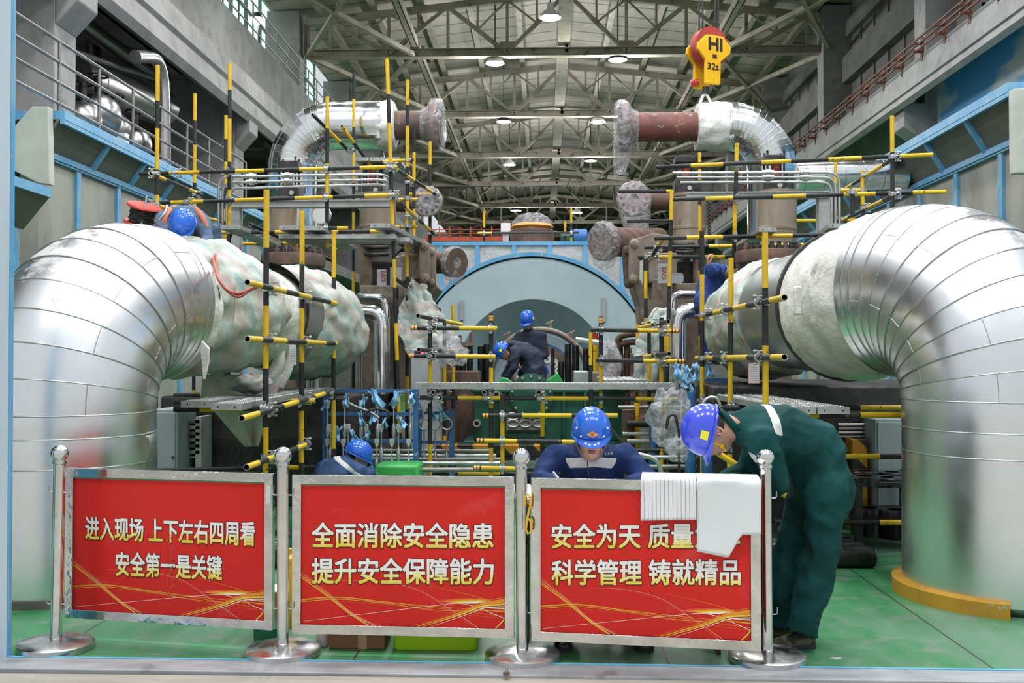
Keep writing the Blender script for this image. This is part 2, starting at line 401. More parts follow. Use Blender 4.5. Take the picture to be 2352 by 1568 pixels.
struct(b.build('trim_2', 'blue_line', smooth=0))
b = MB(); b.box((0, TH - .17 - 7, -.03), (24, 14, .06)); M['apron'] = mat('pale_apron', (.44, .42, .35), (.34, .32, .27), 3, .6, stretch=(.4, 3, 1))
struct(b.build('trim_3', 'apron', smooth=0)); C.objects['trim_3'].location.z = -.062
# light blue gate post at the edge
pl = P(15, 1500, 4.86)
b = MB(); b.box((pl.x - .11, 4.885, 2.2), (.23, .03, 4.5)); b.box((pl.x - .115, 4.868, 2.2), (.22, .012, 4.5), 1)
M['post_face'] = mat('pale_blue_post', (.56, .66, .73), (.48, .58, .66), 1.5, .4, stretch=(3, 3, .4), c3=(.10, .10, .12), s3=7, lo3=.72, hi3=.76)
o = struct(b.build('trim_4', ['blue', 'post_face'], smooth=0, bevel=.008)); o.location.z = -.01
# ---------------------------------------------------------------- roof
XC, XL, XR = .75, -7.6, 9.1
ZB, ZE, ZR = 11.2, 12.6, 13.5
def roofz(x): return ZR - (ZR - ZE) * abs(x - XC) / (XR - XC)
M['deck'] = mat('ribbed_roof_deck', (.43, .395, .325), (.35, .32, .26), .6, .8)
N, L, bb = nodes_of(M['deck'])
src = bb.inputs['Base Color'].links[0].from_socket
tc = N.new('ShaderNodeTexCoord'); sp = N.new('ShaderNodeSeparateXYZ'); L.new(tc.outputs['Object'], sp.inputs[0])
md = N.new('ShaderNodeMath'); md.operation = 'PINGPONG'; md.inputs[1].default_value = .5; L.new(sp.outputs[1], md.inputs[0])
lt = N.new('ShaderNodeMath'); lt.operation = 'LESS_THAN'; lt.inputs[1].default_value = .045; L.new(md.outputs[0], lt.inputs[0])
x = N.new('ShaderNodeMix'); x.data_type = 'RGBA'; x.inputs[7].default_value = (.15, .145, .12, 1)
L.new(lt.outputs[0], x.inputs[0]); L.new(src, x.inputs[6]); L.new(x.outputs[2], bb.inputs['Base Color'])
b = MB()
b.add([(XL - 1, 12, ZE - .1), (XC, 12, ZR), (XR + 1, 12, ZE - .1), (XL - 1, 95, ZE - .1), (XC, 95, ZR), (XR + 1, 95, ZE - .1)], [(0, 1, 4, 3), (1, 2, 5, 4)])
b.add([(XL - 1, 12, ZE + .1), (XC, 12, ZR + .2), (XR + 1, 12, ZE + .1), (XL - 1, 95, ZE + .1), (XC, 95, ZR + .2), (XR + 1, 95, ZE + .1)], [(3, 4, 1, 0), (4, 5, 2, 1)])
struct(b.build('ceiling', 'deck', smooth=0))
for i, k in enumerate([-5.2, -4.1, -3.1, -2.1, -1.05, 0, 1.05, 2.1, 3.1, 4.1, 5.2]):
    px_ = XC + k * 1.5
    b = MB(); z = roofz(px_) - .14
    b.box((px_, 53, z), (.12, 82, .24)); b.box((px_, 53, z - .13), (.2, 82, .025))
    struct(b.build('ceiling_purlin', 'roof_steel', smooth=0))
YT = [31.7 + 8.05 * i for i in range(8)]
def truss(y):
    b = MB()
    b.bar((XL, y, ZB + .12), (XR, y, ZB + .12), .28, .025, 0); b.bar((XL, y, ZB - .12), (XR, y, ZB - .12), .28, .03, 0)
    b.bar((XL, y, ZB), (XR, y, ZB), .03, .24, 1)
    for s in (-1, 1):
        e = XC + s * (XR - XC)
        b.bar((XC, y, ZR - .38), (e, y, ZE - .38), .22, .2, 0)
        bn = [1.9, 5.7]; tn = [0, 3.8, 7.6]
        tz = lambda k: roofz(XC + s * k) - .4
        def seg(k0, z0, k1, z1, w=.12): b.bar((XC + s * k0, y, z0), (XC + s * k1, y, z1), w, w * .8, 1)
        for k in bn:
            seg(k, ZB, k - 1.9, tz(k - 1.9), .15); seg(k, ZB, k + 1.9, tz(k + 1.9), .15); seg(k, ZB, k, tz(k), .1)
            for d in (-.95, .95): seg(k + d, (ZB + tz(k + d * 2)) / 2, k + d, tz(k + d), .07); seg(k + d, (ZB + tz(k + d * 2)) / 2, k, tz(k), .07)
            b.box((XC + s * k, y, ZB + .22), (.5, .05, .3), 1)
        for k in tn: seg(k, ZB, k, tz(k), .1)
        seg(8.35, ZB, 7.6, tz(7.6), .15); seg(8.35, ZB, 8.35, tz(8.35), .16)
    struct(b.build('ceiling_truss', ['roof_steel', 'roof_steel'], smooth=0))
for y in YT: truss(y)
for xx, w, z in ((-4.1, .2, 11.45), (XC - .1, .34, 11.55), (5.5, .2, 11.45)):
    b = MB()
    b.box((xx - w / 2, 52, z), (.05, 70, .22)); b.box((xx + w / 2, 52, z), (.05, 70, .22)); b.box((xx, 52, z - .1), (w, 70, .02), 1)
    struct(b.build('ceiling_tie', ['roof_steel', 'roof_steel'], smooth=0))
b = MB()
for i in range(len(YT) - 1):
    y0, y1 = YT[i], YT[i + 1]
    for xa, xb in ((XL, -4.1), (XR, 5.5)):
        b.bar((xa, y0, ZB - .05), (xb, y1, ZB - .05), .14, .14); b.bar((xb, y0, ZB - .05), (xa, y1, ZB - .05), .12, .12)
for xa, xb in ((XL, -4.1), (XR, 5.5)):
    b.bar((xa, 23.6, ZB - .05), (xb, YT[0], ZB - .05), .14, .14); b.bar((xb, 23.6, ZB - .05), (xa, YT[0], ZB - .05), .12, .12)
struct(b.build('ceiling_bracing', 'roof_steel', smooth=0))
for i, (xx, yy) in enumerate(((-4.9, 29.0), (-4.9, 37.4), (-5.0, 45.4), (-5.1, 53.5), (6.6, 44.5))):
    b = MB(); z = roofz(xx) - .03
    b.box((xx, yy, z), (1.1, 1.6, .05)); struct(b.build('ceiling_vent', 'dark_hole', smooth=0))
b = MB(); b.box((-2, 95.2, 6.7), (27, .3, 13.4)); struct(b.build('wall_back', 'far_wall_glow', smooth=0))
# ---------------------------------------------------------------- concrete frame on either side
def column(name, x0, x1, y0, y1, inner, zt=12.5):
    b = MB(); b.box(((x0 + x1) / 2, (y0 + y1) / 2, 4), (x1 - x0, y1 - y0, 8)); u_ = .55 if x0 < 0 else 0; b.box(((x0 + x1 - u_) / 2, (y0 + y1) / 2, 8 + (zt - 8) / 2), (x1 - x0 - u_, y1 - y0, zt - 8))
    s = 1 if inner > (x0 + x1) / 2 else -1
    face = x1 if s > 0 else x0
    b.prism([(0, 6.4), (0, 7.3), (inner - face, 7.3), (inner - face, 6.76)], (face, y0, 0), (1, 0, 0), (0, 0, 1), (0, y1 - y0, 0))
    return struct(b.build(name, 'concrete', smooth=0, bevel=.02))
for i, y in enumerate((14.4, 23.0, 31.3, 39.4, 47.4, 55.5, 63.5)):
    column('wall_left_column', -8.8, -7.2, y, y + .67, -6.86)
    column('wall_right_column', 8.75, 10.2, y, y + .67, 8.25)
b = MB()
b.prism([(-7.75, 7.58), (-6.90, 6.98), (-6.80, 7.12), (-6.86, 7.5), (-6.80, 7.56), (-6.84, 7.98), (-6.95, 8.05), (-7.75, 8.05)], (0, 7, 0), (1, 0, 0), (0, 0, 1), (0, 85, 0))
b.box((-7.35, 49, 8.14), (.16, 85, .2)); b.box((-7.2, 49, 8.28), (.1, 85, .07))
struct(b.build('wall_left_crane_beam', 'concrete', smooth=0))
b = MB(); b.box((-8.2, 49, 9.0), (1.2, 85, 1.8)); b.box((-8.0, 49, 8.35), (1.0, 85, .5)); struct(b.build('wall_left_spandrel', 'concrete', smooth=0))
b = MB()
b.prism([(9.1, 7.78), (8.18, 7.14), (8.08, 7.22), (8.12, 7.38), (8.08, 7.4), (8.12, 7.97), (9.1, 7.97)], (0, 7, 0), (1, 0, 0), (0, 0, 1), (0, 85, 0))
struct(b.build('wall_right_crane_beam', 'concrete', smooth=0))
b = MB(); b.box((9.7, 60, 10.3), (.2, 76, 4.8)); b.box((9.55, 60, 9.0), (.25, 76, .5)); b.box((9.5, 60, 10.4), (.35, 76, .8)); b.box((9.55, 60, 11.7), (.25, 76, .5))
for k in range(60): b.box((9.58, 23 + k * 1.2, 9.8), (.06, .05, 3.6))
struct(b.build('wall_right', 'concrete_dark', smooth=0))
b = MB(); b.box((9.35, 60, 5.95), (.2, 75, 4.3)); struct(b.build('wall_right_lower', 'concrete', smooth=0))
# painted sky mural on the panel under the crane beam
mm = bpy.data.materials.new('sky_mural_paint'); mm.use_nodes = True; N, L, bb = nodes_of(mm); bb.inputs['Roughness'].default_value = .6
tc = N.new('ShaderNodeTexCoord'); mp = N.new('ShaderNodeMapping'); mp.inputs['Scale'].default_value = (1, .30, .8); mp.inputs['Location'].default_value = (0, .62, .35); L.new(tc.outputs['Object'], mp.inputs[0])
n = N.new('ShaderNodeTexNoise'); n.inputs['Scale'].default_value = 1.1; n.inputs['Detail'].default_value = 4; n.inputs['Roughness'].default_value = .55; L.new(mp.outputs[0], n.inputs['Vector'])
rm = N.new('ShaderNodeValToRGB'); rm.color_ramp.elements[0].position = .47; rm.color_ramp.elements[0].color = (.11, .38, .72, 1); rm.color_ramp.elements[1].position = .54; rm.color_ramp.elements[1].color = (.66, .69, .67, 1)
L.new(n.outputs[0], rm.inputs[0]); L.new(rm.outputs[0], bb.inputs['Base Color'])
b = MB(); b.box((9.0, 15.2, 6.0), (.12, 15.2, 3.5)); struct(b.build('wall_right_mural', mm, smooth=0))
# far left bays behind the columns
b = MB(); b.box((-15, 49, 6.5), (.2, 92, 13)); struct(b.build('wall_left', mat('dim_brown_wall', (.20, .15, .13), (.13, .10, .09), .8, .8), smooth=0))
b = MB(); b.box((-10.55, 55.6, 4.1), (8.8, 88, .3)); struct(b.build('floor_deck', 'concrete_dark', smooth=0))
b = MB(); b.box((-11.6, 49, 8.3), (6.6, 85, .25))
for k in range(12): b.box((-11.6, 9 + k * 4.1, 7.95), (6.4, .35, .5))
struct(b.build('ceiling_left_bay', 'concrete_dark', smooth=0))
b = MB(); b.box((-11.6, 49, 9.8), (6.6, 85, .2)); struct(b.build('floor_gallery', 'concrete', smooth=0))
# upper gallery windows: daylight through greenish panes
wm = mat('daylit_window', (.55, .74, .66), None, emit=.9)
for i in range(3):
    y = 27.5 + i * 7.0
    b = MB(); b.box((-10.5, y, 13.0), (.06, 6.9, 5.6)); w = struct(b.build('window_%d' % (i + 1), wm, smooth=0))
    b = MB()
    for k in range(5): b.box((-10.45, y - 3.4 + k * 1.7, 13.0), (.1, .22, 5.6))
    for z in (10.4, 11.5, 12.6, 13.7, 14.8): b.box((-10.45, y, z), (.1, 6.9, .12))
    b.build('window_frame', mat('window_green_frame', (.07, .16, .12), None, rough=.5), w, smooth=0)
# ---------------------------------------------------------------- low side walls with the sloped blue cornice
def side(s, xt, xb, zt, zb, y0, y1, name, n0, pitch, no):
    b = MB(); b.box((xb + s * .12, (y0 + y1) / 2, zb / 2), (.22, y1 - y0, zb)); struct(b.build('wall_%s_low' % name, 'panel_wall', smooth=0))
    b = MB(); y = n0
    while y < y1: b.box((xb - s * .005, y, zb / 2), (.05, .11, zb)); y += pitch
    b.box((xb - s * .01, (y0 + y1) / 2, zb - .03), (.06, y1 - y0, .09)); b.box((xb - s * .005, (y0 + y1) / 2, 1.55), (.05, y1 - y0, .1))
    struct(b.build('trim_%d' % no, 'blue', smooth=0))
    dark = mat('dark_louvre_panel', (.16, .165, .14), (.115, .12, .10), 2, .6)  # the sloped cornice panel is dark all over
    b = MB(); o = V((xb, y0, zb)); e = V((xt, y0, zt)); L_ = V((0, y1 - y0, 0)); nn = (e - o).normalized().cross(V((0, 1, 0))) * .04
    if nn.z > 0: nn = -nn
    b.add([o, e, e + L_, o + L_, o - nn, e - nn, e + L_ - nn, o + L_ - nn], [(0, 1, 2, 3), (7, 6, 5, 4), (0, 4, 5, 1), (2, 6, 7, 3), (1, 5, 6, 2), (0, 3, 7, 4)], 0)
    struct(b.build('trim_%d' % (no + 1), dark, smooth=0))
    b = MB(); y = n0 + .35
    while y < y1:
        p, q = V((xb, y, zb)), V((xt, y, zt)); b.bar(p + nn * .6, q + nn * .6, .07, .05); y += pitch
    b.bar(o + nn * .6, o + L_ + nn * .6, .07, .07); b.bar(e + nn * .6, e + L_ + nn * .6, .05, .08)
    b.box((xt + s * .32, (y0 + y1) / 2, zt + .05), (.74, y1 - y0, .1)); 
    struct(b.build('trim_%d' % (no + 2), 'blue', smooth=0))
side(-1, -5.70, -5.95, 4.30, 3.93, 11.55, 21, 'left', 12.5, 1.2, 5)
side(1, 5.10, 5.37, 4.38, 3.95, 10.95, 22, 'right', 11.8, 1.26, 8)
# end plates of the two cornices and the lower return at the edge of the frame
b = MB(); e = [P(x, y, 11.5) for x, y in ((122, 250), (85, 250), (30, 312), (28, 388), (98, 424), (126, 428))]
b.prism([(p.x, p.z) for p in e], (0, 11.5, 0), (1, 0, 0), (0, 0, 1), (0, -.12, 0)); o = struct(b.build('trim_11', 'light_paint', smooth=0, bevel=.01))
b = MB(); e = [P(x, y, 10.9) for x, y in ((2316, 210), (2420, 205), (2420, 400), (2318, 402))]
b.prism([(p.x, p.z) for p in e], (0, 10.9, 0), (1, 0, 0), (0, 0, 1), (0, -.12, 0)); struct(b.build('trim_12', 'light_paint', smooth=0, bevel=.01))
b = MB()
o0, e0 = V((-5.58, 7.6, 2.86)), V((-5.3, 7.6, 3.2)); L_ = V((0, 2.9, 0))
b.add([o0, e0, e0 + L_, o0 + L_], [(0, 1, 2, 3)], 1); b.box((-5.6, 9.05, 3.25), (.66, 2.9, .1)); b.box((-5.72, 9.05, 1.43), (.2, 2.9, 2.86), 2)
for y in (8.1, 9.2, 10.35): b.box((-5.6, y, 1.43), (.05, .1, 2.86))
struct(b.build('trim_13', ['blue', 'dark_louvre_panel' if 'dark_louvre_panel' in M else MATS['dark_louvre_panel'], 'panel_wall'], smooth=0))
# ================================================================== barrier posts, sign boards and what lies around them
def plane_hit(px, py, o, n):
    d = ray(px, py); t = (V(o) - V((0, 0, CAMZ))).dot(n) / d.dot(n); return V((0, 0, CAMZ)) + d * t
def make_post():
    t = thing('barrier_post', '', 'barrier post')
    b = MB(); b.lathe([(.03, .058), (.10, .05), (.178, .040), (.186, .034), (.187, .004), (.182, 0)], n=56)
    b.build('base', 'chrome_base', t, fix=True)
    b = MB(); b.lathe([(.041, .045), (.041, .05), (.031, .058), (.0295, .06), (.0295, .945), (.034, .95), (.034, .965), (.025, .972)], n=32); b.build('pole', 'chrome', t, fix=True)
    b = MB(); b.ball((0, 0, 1.0), .0445, 32, 20); b.build('ball', 'chrome', t, 180)
    for s in (-1, 1):
        for z in (.80, .23):
            b = MB(); b.sweep(fillet([(s * .027, 0, z), (s * .052, 0, z), (s * .052, 0, z + .034)], .012), .0035, 8); b.build('hook', 'steel', t, 60)
    return t
bp0 = make_post(); kids_of(bp0)
posts = [((128, 1490), 'steel barrier post beside the tilted board with narrow lettering, near the pale blue gate post'),
         ((650, 1503), 'steel barrier post between the narrow-lettered red board and the eight-over-eight character red board'),
         ((1200, 1514), 'steel barrier post with a yellow hook hanging on it'),
         ((1762, 1518), 'steel barrier post beside the worker in green coveralls')]
PB = []
for i, ((px, py), lab) in enumerate(posts):
    p = FL(px, py); PB.append(p)
    if i == 0: q = bp0; q.location = p; q['label'] = lab; q['group'] = 'steel barrier posts'
    else: q = dup(bp0, p, 0, lab, 'steel barrier posts')
    q.rotation_euler = ((0, .014, 0), (0, -.004, 0), (0, -.006, 0), (0, -.004, 0))[i]
M['sign_red'] = mat('printed_red_vinyl', (.72, .025, .018), (.66, .02, .015), 1.2, .34, spec=.25, c3=(.72, .10, .09), s3=2.2, lo3=.62, hi3=.8)
M['sign_dark_red'] = mat('printed_dark_red', (.16, .008, .004), None, rough=.4)
M['green_reflection'] = mat('painted_green_reflection', (.07, .30, .12), (.12, .34, .16), 8, .35)  # green reflection along the inner frame edge, painted as a flat strip
lm = mat('gold_white_lettering', (.9, .9, .85), None, rough=.35)
N, L, bb = nodes_of(lm)
tc = N.new('ShaderNodeTexCoord'); sp = N.new('ShaderNodeSeparateXYZ'); L.new(tc.outputs['Generated'], sp.inputs[0])
nz = N.new('ShaderNodeTexNoise'); nz.inputs['Scale'].default_value = 14; L.new(tc.outputs['Generated'], nz.inputs['Vector'])
ad = N.new('ShaderNodeMath'); ad.operation = 'MULTIPLY_ADD'; ad.inputs[1].default_value = .55; L.new(nz.outputs[0], ad.inputs[0]); L.new(sp.outputs[2], ad.inputs[2])
rp = N.new('ShaderNodeValToRGB'); e = rp.color_ramp.elements
e[0].position = .38; e[0].color = (.88, .66, .06, 1); e[1].position = .98; e[1].color = (.90, .90, .88, 1)
k = e.new(.62); k.color = (.93, .84, .30, 1); k = e.new(.78); k.color = (.90, .89, .80, 1)
L.new(ad.outputs[0], rp.inputs[0]); L.new(rp.outputs[0], bb.inputs['Base Color']); M['letters'] = lm
M['streak_o'] = mat('streak_orange', (.88, .30, .015), None, rough=.35); M['streak_y'] = mat('streak_yellow', (.95, .68, .08), None, rough=.35)
M['streak_w'] = mat('streak_white', (.95, .90, .82), None, rough=.35); M['streak_r'] = mat('streak_light_red', (.83, .09, .025), None, rough=.35)
def spline(pts, n=28):
    out = []; pts = [V((*p, 0)) for p in pts]; q = [pts[0] * 2 - pts[1]] + pts + [pts[-1] * 2 - pts[-2]]
    for i in range(1, len(q) - 2):
        for j in range(n):
            t = j / n; a, b_, c, d = q[i - 1:i + 3]
            out.append(.5 * ((2 * b_) + (c - a) * t + (2 * a - 5 * b_ + 4 * c - d) * t * t + (3 * b_ - a - 3 * c + d) * t ** 3))
    return out + [pts[-1]]
STREAKS = [([(0, .38), (.13, .235), (.24, .10), (.37, 0)], .012, 'streak_r', .3, 1), ([(0, .35), (.13, .213), (.24, .09), (.335, 0)], .013, 'streak_o', .6, 1),
           ([(0, .335), (.13, .203), (.235, .085), (.33, 0)], .005, 'streak_y', 1, 1), ([(0, .365), (.13, .225), (.25, .085), (.36, 0)], .004, 'streak_w', .4, .8),
           ([(0, .170), (.185, .194), (.42, .166), (.69, .13), (1, .085)], .010, 'streak_o', .5, .3), ([(0, .176), (.185, .199), (.42, .171), (.69, .142), (1, .12)], .005, 'streak_y', .8, .3),
           ([(0, .160), (.185, .183), (.42, .160), (.69, .118), (1, .125)], .004, 'streak_y', .8, .5), ([(.2, .165), (.45, .15), (.7, .105), (1, .07)], .003, 'streak_o', .2, .6),
           ([(.014, .02), (.38, .095), (.65, .150), (.81, .166), (1, .07)], .005, 'streak_w', .4, .9), ([(.1, .13), (.45, .15), (.72, .162), (.84, .17)], .003, 'streak_r', .2, .4),
           ([(.18, .315), (.395, .315), (.574, .264), (.73, .132), (.87, 0)], .003, 'streak_w', .15, .7), ([(.395, .31), (.574, .255), (.73, .122), (.85, 0)], .006, 'streak_r', .1, 1),
           ([(.574, 0), (.77, .095), (.885, .165), (1, .198)], .030, 'streak_o', .25, 1), ([(.60, 0), (.78, .088), (.89, .152), (1, .172)], .016, 'streak_y', .2, 1),
           ([(.64, 0), (.80, .085), (.90, .140), (1, .155)], .008, 'streak_w', .2, 1), ([(.55, 0), (.76, .105), (.88, .180), (1, .222)], .006, 'streak_o', .2, .7),
           ([(.706, .268), (.82, .235), (.9, .205), (1, .16)], .005, 'streak_o', .1, .6), ([(.60, .298), (.76, .255), (.88, .212), (1, .14)], .003, 'streak_y', .1, .6),
           ([(.955, 0), (.98, .035), (1, .074)], .010, 'streak_y', .8, 1), ([(.85, .135), (.93, .125), (1, .118)], .016, 'streak_o', .1, 1), ([(.86, .15), (.94, .142), (1, .14)], .012, 'streak_w', .1, .8)]
GLOW = [([(.66, .185), (.80, .19), (.94, .205)], .040, 'streak_r', 0, .8), ([(.70, .182), (.82, .187), (.93, .20)], .030, 'streak_o', 0, .7), ([(.74, .178), (.83, .183), (.92, .193)], .020, 'streak_y', 0, .6), ([(.78, .174), (.85, .178), (.92, .187)], .013, 'streak_w', 0, .5)]
def sign(corners, panel, lines, label, extra=None):
    """corners: pixel of the outer left and right edges with their depths"""
    (xl, yl_), (xr, yr_) = corners
    A, B = P(xl, 1270, yl_), P(xr, 1270, yr_); A.z = B.z = .105
    u = (B - A).normalized(); v = V((0, 0, 1)); n = u.cross(v); W = (B - A).length; H = .797
    t = thing('safety_sign', label, 'sign board', ((A + B) / 2 + V((0, 0, -.0))), 'red safety sign boards')
    fw = .046
    loc = lambda a, c, d=0: A + u * a + v * c + n * d
    b = MB()
    def rail(p, q, pi_, qi):
        # mitred hollow section: outer edge p-q, inner edge pi_-qi
        d = .012
        pts = [loc(*p, d), loc(*q, d), loc(*qi, d), loc(*pi_, d), loc(*p, -.018), loc(*q, -.018), loc(*qi, -.006), loc(*pi_, -.006)]
        b.add(pts, [(0, 1, 2, 3), (7, 6, 5, 4), (4, 5, 1, 0), (3, 2, 6, 7), (0, 3, 7, 4), (5, 6, 2, 1)])
    f = fw
    rail((0, 0), (W, 0), (f, f), (W - f, f)); rail((W, 0), (W, H), (W - f, f), (W - f, H - f)); rail((W, H), (0, H), (W - f, H - f), (f, H - f)); rail((0, H), (0, 0), (f, H - f), (f, f))
    for (a, c) in ((.02, .02), (W - .02, .02), (.02, H - .02), (W - .02, H - .02)): b.tube(loc(a, c, .012), loc(a, c, .0145), .006, 10)
    b.build('frame', 'chrome_dent', t, bevel=.0025)
    b = MB()
    def strip(a0, c0, a1, c1): b.add([loc(a0, c0, .0015), loc(a1, c0, .0015), loc(a1, c1, .0015), loc(a0, c1, .0015)], [(0, 1, 2, 3)])
    strip(f, H - f - .008, W - f, H - f)
    b.build('reflection_strip', 'green_reflection', t, smooth=0)
    x0, x1, y0, y1 = f, W - f, f, H - f - .008
    b = MB(); b.prism([(x0, y0), (x1, y0), (x1, y1), (x0, y1)], A - n * .006, u, v, n * .006); b.build('panel', 'sign_red', t, smooth=0)
    pw, ph = x1 - x0, y1 - y0
    b = MB(); mats = ['streak_o', 'streak_y', 'streak_w', 'streak_r']
    for k, (pts, w, mt, w0, w1) in enumerate(GLOW + STREAKS):
        c = spline(pts); m = len(c); vs = []; w *= .62
        for i, p in enumerate(c):
            d = (c[min(m - 1, i + 1)] - c[max(0, i - 1)]); nr = V((-d.y * ph, d.x * pw, 0)).normalized()
            tt = i / (m - 1); s = w * (w0 + (w1 - w0) * tt)
            if k < len(GLOW): s = w * sin(pi * min(1, tt * 1.02)) ** 1.0 + .0005
            for sg in (-1, 1):
                a = min(max(p.x * pw + nr.x * s * sg * .5, 0), pw); cc = min(max(p.y * ph + nr.y * s * sg * .5, 0), ph)
                vs.append(loc(x0 + a, y0 + cc, .0006 + .00006 * k))
        b.add(vs, [(2 * i, 2 * i + 2, 2 * i + 3, 2 * i + 1) for i in range(m - 1)], mats.index(mt))
    b.build('light_streaks', mats, t, smooth=0)
    for (txt, xa, xb, ya, yb, ya2) in lines:
        o = plane_hit(xa, yb, A, n); r = plane_hit(xb, yb + (ya2 or 0), A, n); tp = plane_hit(xa, ya, A, n)
        uu = (r - o); lettering('lettering', txt, o, uu, tp - o if abs((tp - o).normalized().dot(u)) < .02 else v, uu.length, (tp - o).length,
                  ['letters', 'sign_dark_red'], t, bold=.024, lift=.0030, shadow=.036)
    if extra: extra(t, loc, W, H, A, u, v, n)
    return t, A, u, v, n, W, H
M['chrome_dent'] = mat('dented_stainless', (.78, .78, .77), (.58, .58, .57), 6, .07, 1.0, rvar=.12, bump=.35, bscale=5)
def ex1(t, loc, W, H, A, u, v, n):
    b = MB(); b.prism([(W - .034, H - .155), (W - .010, H - .152), (W - .009, H - .058), (W - .032, H - .06)], A + n * .0125, u, v, n * .001); b.build('tape_patch', 'white', t, smooth=0)
    b = MB(); rr = random.Random(3)
    for k in range(26):
        z = .47 - k * .0135; a = .515 * W + rr.uniform(-.018, .018); b.prism([(a, z), (a + .004 + rr.random() * .006, z + .002), (a + .003, z + .009), (a - .002, z + .006)], A + n * .004, u, v, n * .0004)
    b.build('cracks', mat('cracked_print', (.45, .16, .15), None, rough=.6), t, smooth=0)
sign(((152, 5.27), (628, 5.06)), None, [('进入现场 上下左右四周看', 197, 586, 1186, 1238, 15), ('安全第一是关键', 267, 510, 1267, 1321, 10)],
     'red board lettered about looking all round when entering the site, cracked down its middle', ex1)
sign(((672, 5.01), (1181, 4.955)), None, [('全面消除安全隐患', 717, 1133, 1200, 1256, 2), ('提升安全保障能力', 717, 1133, 1281, 1339, 2)],
     'red board with two rows of eight characters, above a cardboard box and a lime tub')
S3 = sign(((1221, 4.92), (1747, 4.775)), None, [('安全为天 质量为本', 1268, 1700, 1203, 1258, 0), ('科学管理 铸就精品', 1268, 1700, 1286, 1342, 0)],
     'red board with white paper sheets draped over its upper corner')
# paper sheets over the top edge of the third board
t3, A3, u3, v3, n3, W3, H3 = S3
def paper(name, xa, xb, bottom, label, m, seed):
    a = plane_hit(xa, 1095, A3, n3); c = plane_hit(xb, 1095, A3, n3); a0 = (a - A3).dot(u3); a1 = (c - A3).dot(u3); top = H3 + .012
    b = MB()
    def fn(i, j):
        x = a0 + (a1 - a0) * i; bt = bottom(i)
        back = .30
        L_ = (top - bt); s = j * (back + L_)
        wob = .004 * sin(i * 7 + seed) + .003 * sin(j * 6 + i * 4)
        if s < back - .02: return A3 + u3 * x + v3 * (top + .004 * (1 - s / back) - (.03 if s < .1 else 0) * (1 - s / .1)) - n3 * (back - s + .0)
        q = s - back
        if q < .02:
            ang = (q + .02) / .04 * pi / 2; return A3 + u3 * x + v3 * (top - .014 + .014 * cos(ang)) + n3 * (.004 + .014 * sin(ang))
        k = (q / L_)
        return A3 + u3 * (x + .014 * k * (i - .5) * 0) + v3 * (top - q) + n3 * (.020 + wob + .010 * k * k)
    b.grid(fn, 24, 36); o = b.build(name, m, None, 60, solid=.0012); return tag(o, label, 'paper', 'paper sheets on the sign board')
pm = mat('ruled_paper', (.82, .82, .84), None, rough=.6)
N, L, bb = nodes_of(pm); tc = N.new('ShaderNodeTexCoord'); sp = N.new('ShaderNodeSeparateXYZ'); L.new(tc.outputs['Object'], sp.inputs[0])
md = N.new('ShaderNodeMath'); md.operation = 'PINGPONG'; md.inputs[1].default_value = .0097; L.new(sp.outputs[0], md.inputs[0])
lt = N.new('ShaderNodeMath'); lt.operation = 'LESS_THAN'; lt.inputs[1].default_value = .0013; L.new(md.outputs[0], lt.inputs[0])
x = N.new('ShaderNodeMix'); x.data_type = 'RGBA'; x.inputs[6].default_value = (.82, .82, .84, 1); x.inputs[7].default_value = (.36, .33, .40, 1); L.new(lt.outputs[0], x.inputs[0]); L.new(x.outputs[2], bb.inputs['Base Color'])
zb = lambda py, px=1600: (plane_hit(px, py, A3, n3) - A3).z
paper('ruled_sheet', 1472, 1599, lambda i: zb(1196 - 5 * i), 'white sheet ruled with many fine lines, draped over the sign board', pm, 1)
def bot2(i):
    px = 1600 + 147 * i
    if px < 1672: return zb(1262 + (px - 1596) * .21, px)
    if px < 1702: return zb(1278 - (px - 1672) * 1.75, px)
    return zb(1225, px)
M['blank_paper'] = mat('blank_paper', (.74, .79, .80), (.80, .83, .84), 2, .6)
paper('blank_sheet', 1600, 1747, bot2, 'plain pale sheet with a torn lower edge, draped over the sign board', 'blank_paper', 2)
# hook, scrap, bolt
b = MB(); q = PB[2]
c = [P(x, y, 4.86) for x, y in ((1205, 1162), (1206, 1140), (1213, 1134), (1219, 1142), (1217, 1165), (1211, 1190), (1208, 1215), (1212, 1226), (1220, 1220), (1220, 1200), (1214, 1190))]
b.sweep([V((*[p for p in a], )) for a in c], .0055, 10); tag(b.build('hook', 'yellow', None, 60), 'yellow S-shaped hook hanging on a steel barrier post', 'hook')
p = FL(1922, 1512); b = MB(); b.prism([(-.035, 0), (0, -.012), (.035, .004), (.02, .014), (-.02, .012)], p + V((0, 0, .001)), (1, 0, 0), (0, 1, 0), (0, 0, .002))
tag(b.build('paper_scrap', 'white', smooth=0), 'white scrap lying on the green floor before the pipe', 'scrap')
p = FL(1163, 1549, .02)
t = thing('floor_bolt', 'small rusty bolt standing up on the threshold beam', 'bolt', p)
b = MB(); b.tube(p, p + V((0, 0, .012)), .016, 6); b.build('nut', 'rust', t); b = MB(); b.tube(p, p + V((.004, 0, .05)), .007, 10); b.build('shank', 'steel', t)
